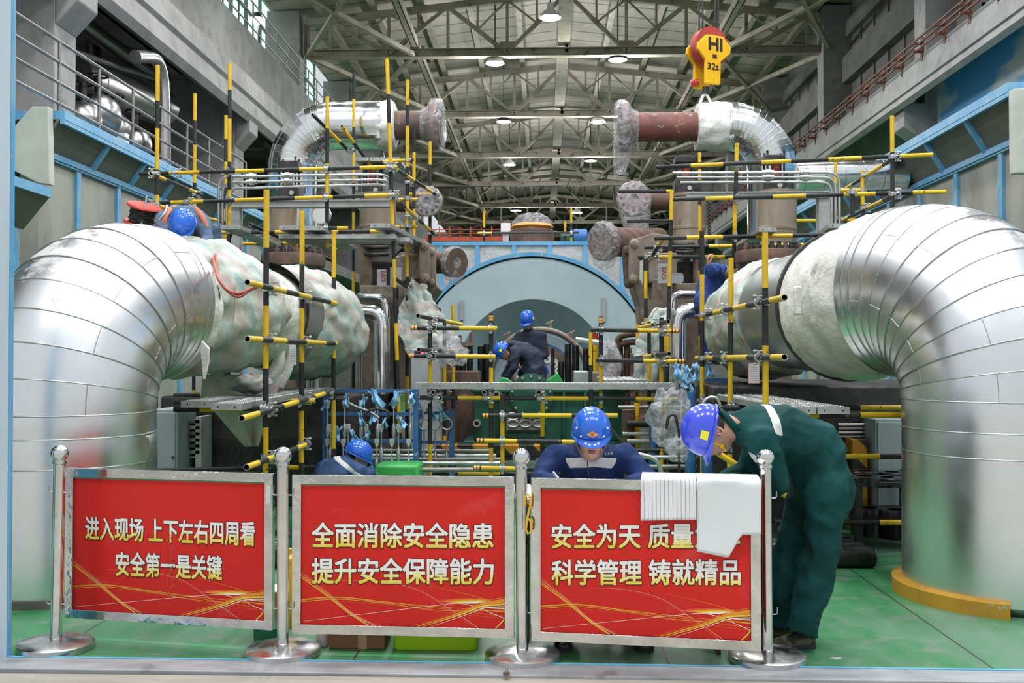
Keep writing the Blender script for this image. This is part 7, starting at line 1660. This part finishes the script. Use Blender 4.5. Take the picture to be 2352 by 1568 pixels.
b = MB(); b.tube(g_(1622, 200), g_(1620, 216), .05, 16); b.build('hook_shank', 'dark', t)
fo = O + ax * .142
def put(txt, px0, py0, px1, py1, bold):
    a = hp(px0, py1); c = hp(px1, py0); lettering('lettering', txt, fo + sdv * a[0] + up * a[1], sdv, up, abs(c[0] - a[0]), c[1] - a[1], ['ink_black'], t, bold=bold, lift=.012)
M['ink_black'] = mat('black_lettering', (.015, .013, .012), None, rough=.5)
put('HI', 1613, 94, 1645, 122, .035); put('32t', 1609, 152, 1637, 167, .02)
b = MB(); a = hp(1622, 140); c = hp(1632, 132); b.add([fo + ax * .012 + sdv * x + up * z for x, z in ((a[0], a[1]), (c[0], a[1]), (c[0], c[1]), (a[0], c[1]))], [(0, 1, 2, 3)]); b.build('maker_plate', 'ink_black', t, smooth=0, solid=.004)
for px in (1606, 1614, 1643, 1650):
    a = g_(px, 105, .05); e = V((a.x, a.y, 11.3)); b = MB(); b.tube(a, e, .012, 8); b.build('wire_rope', 'dark', t)
b = MB(); q = [g_(1620, 212), g_(1612, 225), g_(1606, 245)]; b.sweep(q, .02, 8); b.sweep([g_(1620, 212), g_(1628, 226), g_(1634, 240)], .02, 8); b.build('sling', 'white', t, 60)
# ---------------------------------------------------------------- lamps
def lamp(px, py, Y, lab, r=.27, dark=False):
    p = P(px, py, Y); t = thing('high_bay_lamp', lab, 'lamp', p, 'high bay lamps under the roof')
    b = MB(); b.lathe([(r, 0), (r * 1.02, .01), (r * .75, .14), (r * .35, .24), (r * .3, .26), (r * .3, .42), (0, .43)], p, (0, 0, 1), 28, caps=False); b.build('reflector', 'dark' if dark else 'white', t)
    b = MB(); b.lathe([(0, -.02), (r * .6, -.015), (r * .97, .005), (r * .9, .02)], p, (0, 0, 1), 28, caps=False); b.build('diffuser', mat('lit_diffuser', (.93, .96, 1.0), None, emit=30), t)
    b = MB(); b.tube(p + V((0, 0, .43)), V((p.x, p.y, roofz(p.x) - .02)), .02, 6); b.build('hanger', 'dark', t)
for px, py, Y, lab, dk in ((1137, 146, 31.9, 'white reflector high bay lamp under the frontmost roof truss', 0), (1419, 138, 31.9, 'dark reflector high bay lamp under the frontmost roof truss', 1), (1157, 280, 40, 'dark reflector high bay lamp under the second roof truss', 1), (1374, 281, 40, 'white reflector high bay lamp under the second roof truss', 0),
                       (1170, 379, 48.6, 'glaring high bay lamp under the third roof truss', 0), (1357, 370, 48.6, 'dark reflector high bay lamp under the third roof truss', 1), (1185, 484, 65, 'small distant lamp over the grey switch box', 1), (1325, 489, 65, 'small distant lamp over the blue barrel', 0), (1264, 41, 28.0, 'topmost roof lamp, alone beside the ridge tie', 0)):
    lamp(px, py, Y, lab, .30 if Y < 60 else .36, dk)
p = PX(590, 46, -8.7); t = thing('flood_lamp', 'lit lamp in the upper gallery beyond the railing', 'lamp', p); b = MB(); b.ball(p, .16, 16, 10); b.build('bulb', mat('lit_bulb', (.93, .97, 1), None, emit=25), t, 180); b = MB(); b.lathe([(.2, .05), (.08, .22), (0, .24)], p, (0, 0, 1), 20, caps=False); b.build('shade', 'dark', t); b = MB(); b.tube(p + V((0, .2, .2)), V((p.x, p.y + .2, 9.88)), .03, 8); b.build('pole', 'dark', t)
# ---------------------------------------------------------------- railings and pipes of the side bays
def railing(lab, X, z, Y0, Y1, n, m, h=1.05, rails=3, r=.022, nm='railing'):
    t = thing(nm, lab, 'railing', (X, (Y0 + Y1) / 2, z))
    for k in range(n + 1): y = Y0 + (Y1 - Y0) * k / n; b = MB(); b.tube((X, y, z), (X, y, z + h), r, 8); b.build('post', m, t)
    for k in range(rails): zz = z + h * (k + 1) / rails; b = MB(); b.tube((X, Y0, zz), (X, Y1, zz), r, 8); b.build('rail', m, t)
    return t
M['rail_steel'] = mat('dull_rail_steel', (.30, .29, .27), (.20, .19, .18), 4, .45, .6)
railing('thin steel railing running above the blue cornice, before the shiny pipes', -6.1, 4.42, 11.2, 20.2, 8, 'rail_steel', rails=4)
railing('short steel railing beside the first concrete column by the gate post', -6.2, 4.6, 10.1, 11.4, 1, 'rail_steel', rails=4)
railing('green-lit railing along the upper gallery', -7.75, 9.9, 22.5, 40, 14, 'rail_steel')
t = thing('conductor_rail', 'rust red conductor rail with brackets along the top of the crane beam', 'conductor rail', (8.12, 24, 7.9))
M['rust_rail'] = mat('rust_red_rail', (.17, .06, .035), (.12, .05, .035), 4, .7)
for k in range(26): y = 17.9 + 1.2 * k; b = MB(); b.box((8.12, y, 8.08), (.05, .09, .5)); b.box((8.02, y, 8.2), (.22, .05, .05)); b.box((8.02, y, 8.02), (.22, .05, .05)); b.build('bracket', 'rust_rail', t, smooth=0)
for z in (8.28, 8.16, 8.04): b = MB(); b.box((8.0, 33, z), (.03, 31, .035)); b.build('conductor', 'rust_rail', t, smooth=0)
def bigpipe(lab, pts, r, X, m='alu_dull'):
    q = fillet([PX(x, y, X) for x, y in pts], .8, 6); b = MB(); b.sweep(q, r, 24); 
    for i in range(1, len(q) - 1, 4): d = (q[i + 1] - q[i]).normalized(); b.sweep([q[i] - d * .03, q[i] + d * .03], r * 1.02, 24)
    return tag(b.build('lagged_pipe', m, None, 40), lab, 'steam pipe', 'lagged pipes in the side bay')
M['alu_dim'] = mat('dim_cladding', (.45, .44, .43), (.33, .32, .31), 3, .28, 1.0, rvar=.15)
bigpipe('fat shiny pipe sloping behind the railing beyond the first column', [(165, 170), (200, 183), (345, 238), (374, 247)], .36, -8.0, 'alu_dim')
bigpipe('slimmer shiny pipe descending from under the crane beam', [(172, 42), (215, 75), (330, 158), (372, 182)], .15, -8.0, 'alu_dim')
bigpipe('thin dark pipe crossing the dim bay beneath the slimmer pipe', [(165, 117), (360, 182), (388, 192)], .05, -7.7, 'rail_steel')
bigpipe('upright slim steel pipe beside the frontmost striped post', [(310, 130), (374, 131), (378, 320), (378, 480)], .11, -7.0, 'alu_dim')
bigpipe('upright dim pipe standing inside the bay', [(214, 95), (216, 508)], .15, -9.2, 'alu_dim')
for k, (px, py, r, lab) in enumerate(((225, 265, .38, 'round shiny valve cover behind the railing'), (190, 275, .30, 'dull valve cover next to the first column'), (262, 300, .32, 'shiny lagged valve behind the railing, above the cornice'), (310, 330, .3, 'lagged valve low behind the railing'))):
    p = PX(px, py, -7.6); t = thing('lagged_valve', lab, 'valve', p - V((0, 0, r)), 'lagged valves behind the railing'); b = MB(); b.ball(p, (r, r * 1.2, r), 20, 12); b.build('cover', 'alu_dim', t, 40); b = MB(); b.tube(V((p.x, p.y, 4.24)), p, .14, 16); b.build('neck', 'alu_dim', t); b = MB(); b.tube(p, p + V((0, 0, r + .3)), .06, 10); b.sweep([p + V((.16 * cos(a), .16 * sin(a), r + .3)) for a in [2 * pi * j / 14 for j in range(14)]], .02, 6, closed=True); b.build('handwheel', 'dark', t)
b = MB(); p = PX(283, 322, -7.0); b.box(p, (.15, .15, .22)); b.box(V((p.x, p.y, (p.z + 4.24) / 2)), (.05, .05, p.z - 4.24)); tag(b.build('junction_box', 'white', bevel=.01), 'small white box behind the railing', 'box')
# ---------------------------------------------------------------- cable reel on the pipe
p = P(328, 494, 8.3); axr = V((.28, -.25, .93)).normalized(); t = thing('cable_reel', 'red cable reel with black cable on top of the great pipe', 'cable reel', p - axr * .12)
for k in (-1, 1): b = MB(); b.lathe([(0, -.008), (.10, -.008), (.135, -.012), (.145, 0), (.135, .012), (.10, .008), (0, .008)], p + axr * (k * .075), axr, 36, caps=False); b.build('flange', 'red', t)
b = MB(); q = []
u, v, _ = frame(axr)
for k in range(7 * 16): a = 2 * pi * k / 16; q.append(p + axr * (-.062 + .124 * k / 112) + (u * cos(a) + v * sin(a)) * (.098 + .006 * sin(k * 1.7)))
b.sweep(q, .0105, 7); b.lathe([(.09, -.07), (.09, .07)], p, axr, 24); b.build('cable', 'rubber', t, 60)
b = MB(); b.tube(p + V((.02, -.08, -.10)), p + V((.055, -.05, .16)), .010, 10); b.build('handle', 'steel', t)
# ---------------------------------------------------------------- cabinets and the tool racks
def cabinet(lab, x0, y0, x1, Y, d, m='grey_paint', y1=None, door=True):
    a = P(x0, y0, Y); c = P(x1, y0, Y); t = thing('steel_cabinet', lab, 'cabinet', V(((a.x + c.x) / 2, Y + d / 2, 0))); b = MB(); b.box(((a.x + c.x) / 2, Y + d / 2, a.z / 2), (c.x - a.x, d, a.z)); b.build('body', m, t, smooth=0, bevel=.008)
    if door:
        b = MB(); b.box(((a.x + c.x) / 2, Y - .008, a.z / 2 + .03), ((c.x - a.x) * .86, .016, a.z * .88)); dd = b.build('door', m, t, smooth=0, bevel=.004); b = MB(); b.tube((c.x - (c.x - a.x) * .14, Y - .016, a.z * .55), (c.x - (c.x - a.x) * .14, Y - .03, a.z * .55), .012, 10); b.build('knob', 'dark', dd)
    return t, a, c
M['cab_grey'] = mat('cool_grey_cabinet', (.34, .40, .42), (.28, .33, .35), 2, .5)
cabinet('grey steel cabinet on the floor between the elbow pipe and the hazard beam', 350, 940, 408, 9.3, .5, 'cab_grey')
ct, a, c = cabinet('tall pale cabinet with a small red lit display, beside the platform', 944, 801, 1010, 11.0, .6, 'plate_grey', door=False)
b = MB(); q = P(952, 812, 10.995); r_ = P(975, 806, 10.995); b.box(((q.x + r_.x) / 2, 10.995, (q.z + r_.z) / 2), (r_.x - q.x, .01, .035)); b.build('display', 'dark', ct, smooth=0); b = MB(); b.ball(P(970, 810, 10.985), .016, 12, 8); b.build('red_light', mat('red_led', (1, .03, .05), None, emit=4), ct, 180)
b = MB(); q = P(860, 1067, 9.3); r_ = P(962, 1067, 9.3); b.box(((q.x + r_.x) / 2, 9.5, q.z / 2), (r_.x - q.x, .4, q.z)); tag(b.build('tool_chest', 'green_bright', bevel=.03), 'bright green chest below the tool rack', 'chest')
def rack(lab, x0, x1, ytop, bars_, Y, m='blue_dark'):
    a, c = P(x0, ytop, Y), P(x1, ytop, Y); t = thing('tool_rack', lab, 'tool rack', V(((a.x + c.x) / 2, Y, 0)), 'blue tool racks')
    for xx in (a.x, c.x): b = MB(); b.box((xx, Y, a.z / 2), (.05, .04, a.z)); b.build('post', m, t, smooth=0)
    for y in bars_: z = P(x0, y, Y).z; b = MB(); b.box(((a.x + c.x) / 2, Y, z), (c.x - a.x, .03, .032)); b.build('crossbar', m, t, smooth=0)
    for xx in (a.x, c.x): b = MB(); b.box((xx, Y, .02), (.06, .45, .04)); b.build('foot', m, t, smooth=0)
    return a, c
Yr = 9.75
rack('wide blue tool rack hung with spanners and pale blue rags', 748, 955, 893, (897, 950, 1012, 1058), Yr); rack('narrow blue tool rack with three ring headed tools, beside the pale cabinet', 963, 1038, 940, (948, 1015), 10.2); rack('blue tool rack with bright rags, near the tarp bag end', 1590, 1665, 868, (872, 1000), 9.4)
def spanner(px, py, Y, L_, lab, ring=False):
    p = P(px, py, Y - .04); t = thing('spanner', lab, 'spanner', p - V((0, 0, L_)), 'spanners on the tool racks'); b = MB(); b.tube(p, p - V((0, 0, L_ * .55)), .0075, 8); b.lathe([(.0075, 0), (.02, -.03), (.022, -.10), (.010, -.16), (.012, -.2)][::1], p - V((0, 0, L_ * .55)), (0, 0, 1), 10); b.build('shaft', 'steel', t)
    if ring: b = MB(); b.sweep([p + V((.055 * cos(a), 0, .05 + .055 * sin(a))) for a in [2 * pi * k / 18 for k in range(18)]], .009, 8, closed=True); b.build('ring_head', 'steel', t)
    else: b = MB(); b.box(p + V((0, 0, .02)), (.05, .025, .055)); b.box(p + V((0, -.0, -.02)), (.03, .03, .03)); b.build('head', 'grey_paint', t, bevel=.008)
cols = [752, 790, 828, 865, 903, 940]; rn = random.Random(5)
for r_, (y, nm) in enumerate(((930, 'top'), (985, 'middle'), (1018, 'lowest'))):
    for k, px in enumerate(cols):
        xx = px + (10 if r_ == 1 else 0) + rn.uniform(-3, 3)
        if xx < 945: spanner(xx, y, Yr, .32 if r_ < 2 else .26, 'spanner in the wide rack, %s row, %s from the crouching side' % (nm, ('first', 'second', 'third', 'fourth', 'fifth', 'sixth')[k]))
for k, px in enumerate((974, 1000, 1026)): spanner(px, 985, 10.2, .42, 'ring headed tool on the narrow rack, ' + ('nearest the pale cabinet', 'in the middle', 'nearest the green pedestal')[k], True)
def rag(px, py, Y, s, lab, k):
    c = P(px, py, Y - .06); rr = random.Random(k * 7 + 1); b = MB(); fx = [rr.uniform(0, 6) for _ in range(4)]; tilt = rr.uniform(-.5, .5)
    def fn(i, j):
        a = (i - .5) * 2; w = s * (.25 + .75 * abs(j - .35)) ; return c + V((a * w * .6 + tilt * s * (j - .5), .02 * sin(9 * i + fx[0]) + .02 * sin(7 * j + fx[1]), s * (.45 - j) * (1 + .25 * sin(5 * i + fx[2])) + .012 * sin(13 * i + fx[3])))
    b.grid(fn, 16, 14); tag(b.build('rag', 'rag', None, 80, solid=.004), lab, 'rag', 'pale blue rags')
RG = [(795, 918, .10, 'near the first scaffold post'), (833, 922, .11, 'tied on the second spanner of the top row'), (862, 912, .15, 'spread like wings at the top of the rack'), (908, 915, .12, 'knotted at the fifth spanner of the top row'), (945, 915, .09, 'tucked against the rack post'), (829, 960, .10, 'tied on a dark tube in mid rack'), (857, 955, .11, 'twisted beside the tied tube'), (883, 970, .08, 'knotted on the brown level tube'), (922, 968, .10, 'bunched near the rack post'),
      (775, 992, .12, 'hanging low above the crouching back'), (812, 1000, .12, 'spread over the lower row'), (842, 1000, .09, 'small and crumpled on the lower row'), (746, 928, .09, 'outside the rack by the black stub tube'), (990, 948, .13, 'draped over the narrow rack'), (1015, 948, .12, 'draped over the far end of the narrow rack')]
for k, (x, y, s_, l_) in enumerate(RG): rag(x, y, Yr if x < 960 else 10.15, s_, 'pale blue rag ' + l_, k)
for k, (x, y) in enumerate(((1556, 853), (1580, 858), (1602, 852), (1628, 850), (1575, 876))): rag(x, y, 9.35, .13, 'pale blue rag on the rack near the tarp bag, ' + ('first of five', 'second of five', 'third of five', 'fourth beside the striped post', 'hanging lowest of five')[k], k + 20)
for k, px in enumerate((1566, 1576, 1586, 1598, 1610)): spanner(px, 880, 9.4, .35, 'dark tool under the bright rags, ' + ('first from the silver pipe', 'second from the silver pipe', 'third from the silver pipe', 'fourth from the silver pipe', 'beside the striped post')[k])
# hoses and tubes in the rack
for pts, r, Y, m, lab in (([(800, 925), (820, 935), (850, 945), (870, 960)], .012, 9.0, 'rail_steel', 'bent grey tube behind the top rack row'), ([(835, 955), (850, 940), (872, 938), (893, 945), (893, 960)], .011, 8.8, 'dark', 'dark bent tube tied with rags in mid rack'), ([(963, 925), (972, 945), (972, 965), (958, 975)], .012, 9.8, 'rail_steel', 'looped hose between the two racks'), ([(808, 784), (830, 786), (830, 900)], .010, 10.4, 'rail_steel', 'thin bent tube hanging under the bagged pipe end'), ([(814, 803), (825, 805), (825, 900)], .010, 10.4, 'rail_steel', 'second thin bent tube under the bagged pipe end'),
                     ([(1530, 985), (1535, 955), (1550, 950), (1560, 990), (1560, 1085)], .012, 8.2, 'dark', 'dark looped hose beside the plastic bag'), ([(1440, 1040), (1480, 1045), (1510, 1055), (1520, 1090)], .018, 8.0, 'steel', 'grey bent conduit behind the navy writer'), ([(1402, 985), (1425, 1010), (1445, 1030), (1460, 1055)], .012, 8.0, 'dark', 'black hose behind the writer, below the banded rail'), ([(1612, 930), (1625, 912), (1648, 912), (1655, 935)], .012, 7.6, 'steel', 'arched grey handle beside the violet-blue helmet')):
    b = MB(); b.sweep(fillet([P(x, y, Y) for x, y in pts], .1, 5), r, 8); tag(b.build('bent_tube', m, None, 60), lab, 'tube')
# level pipes and bars low in the machine
ys = [(1035, 10.6), (1046, 10.3), (1054, 10.1), (1063, 9.9), (1078, 9.6)]
for k, (y, Y) in enumerate(ys):
    a, c = P(842 + 6 * k, y, Y), P(1130 + 10 * k, y + 1, Y); b = MB(); b.tube(a, c, .022, 12); tag(b.build('level_bar', 'steel' if k % 2 else 'rail_steel'), 'level steel bar behind the crouching worker, %s from the top' % ('first', 'second', 'third', 'fourth', 'fifth')[k], 'bar', 'level bars low behind the racks')
for k, (x0, x1, y, Y, r) in enumerate(((1420, 1580, 935, 10.6, .02), (1440, 1540, 973, 10.4, .035), (1430, 1520, 996, 10.4, .02), (1440, 1560, 1014, 10.2, .028), (1445, 1600, 1034, 10.0, .02), (1450, 1600, 1050, 9.8, .022), (1480, 1600, 1072, 9.6, .024))):
    b = MB(); b.tube(P(x0, y, Y), P(x1, y, Y), r, 12); tag(b.build('level_pipe', ('rail_steel', 'dark', 'steel')[k % 3]), 'level pipe in the dim gap behind the writer, %s from the top' % ('first', 'second', 'third', 'fourth', 'fifth', 'sixth', 'seventh')[k], 'pipe', 'level pipes behind the writer')
for k, (px, y0, y1, Y, r, m, lab) in enumerate(((1443, 940, 1060, 10.5, .07, 'rust', 'rusty upright pipe behind the writer'), (1463, 925, 1000, 10.6, .03, 'yellow', 'yellow upright rod behind the writer'), (1500, 930, 1080, 10.2, .045, 'blue_dark', 'dark blue upright post behind the writer'), (1586, 900, 1090, 9.0, .05, 'blue_dark', 'blue post between the two blue helmets'), (1624, 1040, 1100, 8.6, .05, 'blue_dark', 'short blue post before the green sleeve'))):
    a, c = P(px, y1, Y), P(px, y0, Y); a.z = 0; b = MB(); b.tube(a, c, r, 14); tag(b.build('upright_pipe', m), lab, 'pipe')
# sheets and boxes low between elbow pipe and hazard beam
for k in range(6):
    a, c = P(418, 968 + 14 * k, 9.6), P(458, 968 + 14 * k, 9.6); b = MB(); b.box(((a.x + c.x) / 2, 9.75, a.z), (c.x - a.x, .3, .03)); tag(b.build('steel_plate', 'steel' if k % 2 else 'rail_steel', smooth=0), 'steel plate in the shelf beside the grey cabinet, %s from the top' % ('first', 'second', 'third', 'fourth', 'fifth', 'lowest')[k], 'plate', 'plates stacked in the shelf')
t = thing('plate_shelf', 'grey shelf frame holding steel plates beside the grey cabinet', 'shelf', V((P(438, 900, 9.75).x, 9.75, 0)))
for px in (416, 468): p = P(px, 955, 9.75); b = MB(); b.box((p.x, 9.75, p.z / 2), (.06, .3, p.z)); b.build('post', 'grey_paint', t, smooth=0)
for k in range(6):
    z = P(440, 968 + 14 * k, 9.75).z - .035; a = P(416, 1000, 9.75); c = P(468, 1000, 9.75); b = MB(); b.box(((a.x + c.x) / 2, 9.75, z), (c.x - a.x, .28, .012)); b.build('shelf_board', 'grey_paint', t, smooth=0)
# dark bulk under the pipes
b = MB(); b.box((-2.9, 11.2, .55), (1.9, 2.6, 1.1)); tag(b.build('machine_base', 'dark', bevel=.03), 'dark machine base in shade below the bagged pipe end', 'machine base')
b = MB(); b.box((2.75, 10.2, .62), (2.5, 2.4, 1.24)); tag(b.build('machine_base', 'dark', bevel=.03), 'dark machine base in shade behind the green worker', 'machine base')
b = MB(); pbx(b, 1690, 885, 1900, 925, 9.3, .8); tag(b.build('duct', 'alu_dull', bevel=.04), 'dull metal duct under the lagged pipe', 'duct')
for k, (px, y, Y, r) in enumerate(((1985, 1092, 7.9, .13), (2035, 1095, 8.0, .14), (1985, 1080, 8.3, .12), (2048, 1083, 8.35, .13), (1995, 1165, 8.1, .14), (2060, 1170, 8.0, .15))):
    p = P(px, y, Y); b = MB(); hh = .07 if k < 4 else .22
    b.lathe([(r * .45, hh), (r * .5, hh * .9), (r * .5, 0), (r, 0), (r, hh * .85), (r * .93, hh), (r * .45, hh)], V((p.x, Y, p.z - hh)), (0, 0, 1), 28, caps=False); tag(b.build('steel_ring', 'oily'), 'oily black ring on the low shelf behind green worker, ' + ('first in the front row', 'second in the front row', 'first in the row behind', 'second in the row behind', 'thick, lower shelf', 'thick, lower shelf by the pipe')[k], 'ring', 'oily rings on the low shelf')
t = thing('low_shelf', 'dark low shelf carrying oily rings beside the elbow pipe in its yellow curb', 'shelf', V((P(2010, 1100, 8.15).x, 8.15, 0)))
a, c = P(1940, 1097, 8.15), P(2110, 1097, 8.15)
for y in (1100, 1182): z = P(2000, y, 8.0).z; b = MB(); b.box(((a.x + c.x) / 2, 8.15, z - .012), (c.x - a.x, .75, .024)); b.build('shelf_board', 'dark', t, smooth=0)
for xx in (a.x, c.x):
    for yy in (7.8, 8.5): b = MB(); z = P(2000, 1100, 8.0).z; b.box((xx, yy, z / 2), (.05, .05, z)); b.build('leg', 'dark', t, smooth=0)
# clear plastic bags
rag_bundle('plastic_bag', P(1028, 800, 10.6), (.14, .12, .16), 'plastic', 'crumpled clear plastic bag tied over the rail by the pale cabinet', 'plastic bag', 'clear plastic bags', 3, 30, .7); rag_bundle('plastic_bag', P(1048, 815, 10.5), (.13, .1, .09), 'plastic', 'crumpled clear plastic trailing below the rail by the red topped rods', 'plastic bag', 'clear plastic bags', 4, 30, .7)
rag_bundle('plastic_bag', P(1402, 832, 11.6), (.12, .12, .24), 'plastic', 'hanging clear plastic bag behind the banded post', 'plastic bag', 'clear plastic bags', 5, 30, .5); rag_bundle('plastic_bag', P(1542, 962, 8.4), (.17, .12, .24), 'plastic', 'big clear plastic bag behind the violet-blue helmet', 'plastic bag', 'clear plastic bags', 6, 34, .5)
rag_bundle('plastic_bag', P(1558, 1030, 8.2), (.09, .08, .10), 'plastic', 'small clear plastic bag below the violet-blue helmet', 'plastic bag', 'clear plastic bags', 7, 26, .5)
for pts, w, m, lab, sd in (([P(925, 690, 12.0), P(955, 735, 11.9), P(990, 775, 11.8), P(1022, 800, 11.8)], [V((.10, .1, .30)), V((.14, .1, .34)), V((.16, .1, .30)), V((.10, .1, .16))], 'tarp_b', 'woven tarp slung slantwise behind the leaning post over the valve foot', 3),
                           ([P(1532, 705, 11.8), P(1515, 760, 11.7), P(1512, 820, 11.7), P(1505, 900, 11.7)], [V((.10, .05, 0)), V((.22, .1, .06)), V((.26, .12, 0)), V((.28, .1, 0))], 'tarp_c', 'woven tarp hanging between the silver bend and the banded rail', 5)):
    o = drape('woven_tarp', pts, w, m, lab, 'woven tarps on the pipes', seed=sd, folds=.11); roughen(roughen(o, .2, .16), .07, .04)
for px, y0, y1, Y, r, lab in ((745, 470, 500, 12.8, .14, 'round glass gauge between the tan columns, behind the middle post'),):
    p = P(737, 493, 12.4); t = thing('round_gauge', lab, 'gauge', p - V((0, 0, .13))); b = MB(); b.lathe([(.11, -.02), (.125, -.02), (.125, .06), (0, .07)], p, (0, 1, 0), 32, caps=False); b.build('case', 'steel', t); b = MB(); b.lathe([(0, -.01), (.11, -.01)], p, (0, 1, 0), 32, caps=False); b.build('dial', 'white', t); b = MB(); b.tube(p + V((0, .04, 0)), V((p.x, 12.45, 0)), .025, 10); b.build('stem', 'rail_steel', t)
# clutter before the dark base behind the green worker
cabinet('grey steel cabinet behind the oily rings, half hidden by the elbow pipe', 2010, 962, 2078, 8.62, .32, 'cab_grey')
a = P(1958, 1010, 8.7); c = P(1992, 1010, 8.7); b = MB(); b.box(((a.x + c.x) / 2, 8.8, a.z / 2), (c.x - a.x, .2, a.z)); tag(b.build('hazard_block', hz, smooth=0), 'black and orange striped block beside the half hidden cabinet', 'block')
for k, y in enumerate((975, 984, 993, 1003)): b = MB(); b.tube(P(1925, y, 8.9), P(2012, y, 8.9), .014, 10); tag(b.build('level_bar', ('steel', 'rail_steel')[k % 2]), 'thin level bar beside the half hidden cabinet, %s from the top' % ('first', 'second', 'third', 'lowest')[k], 'bar', 'thin bars by the half hidden cabinet')
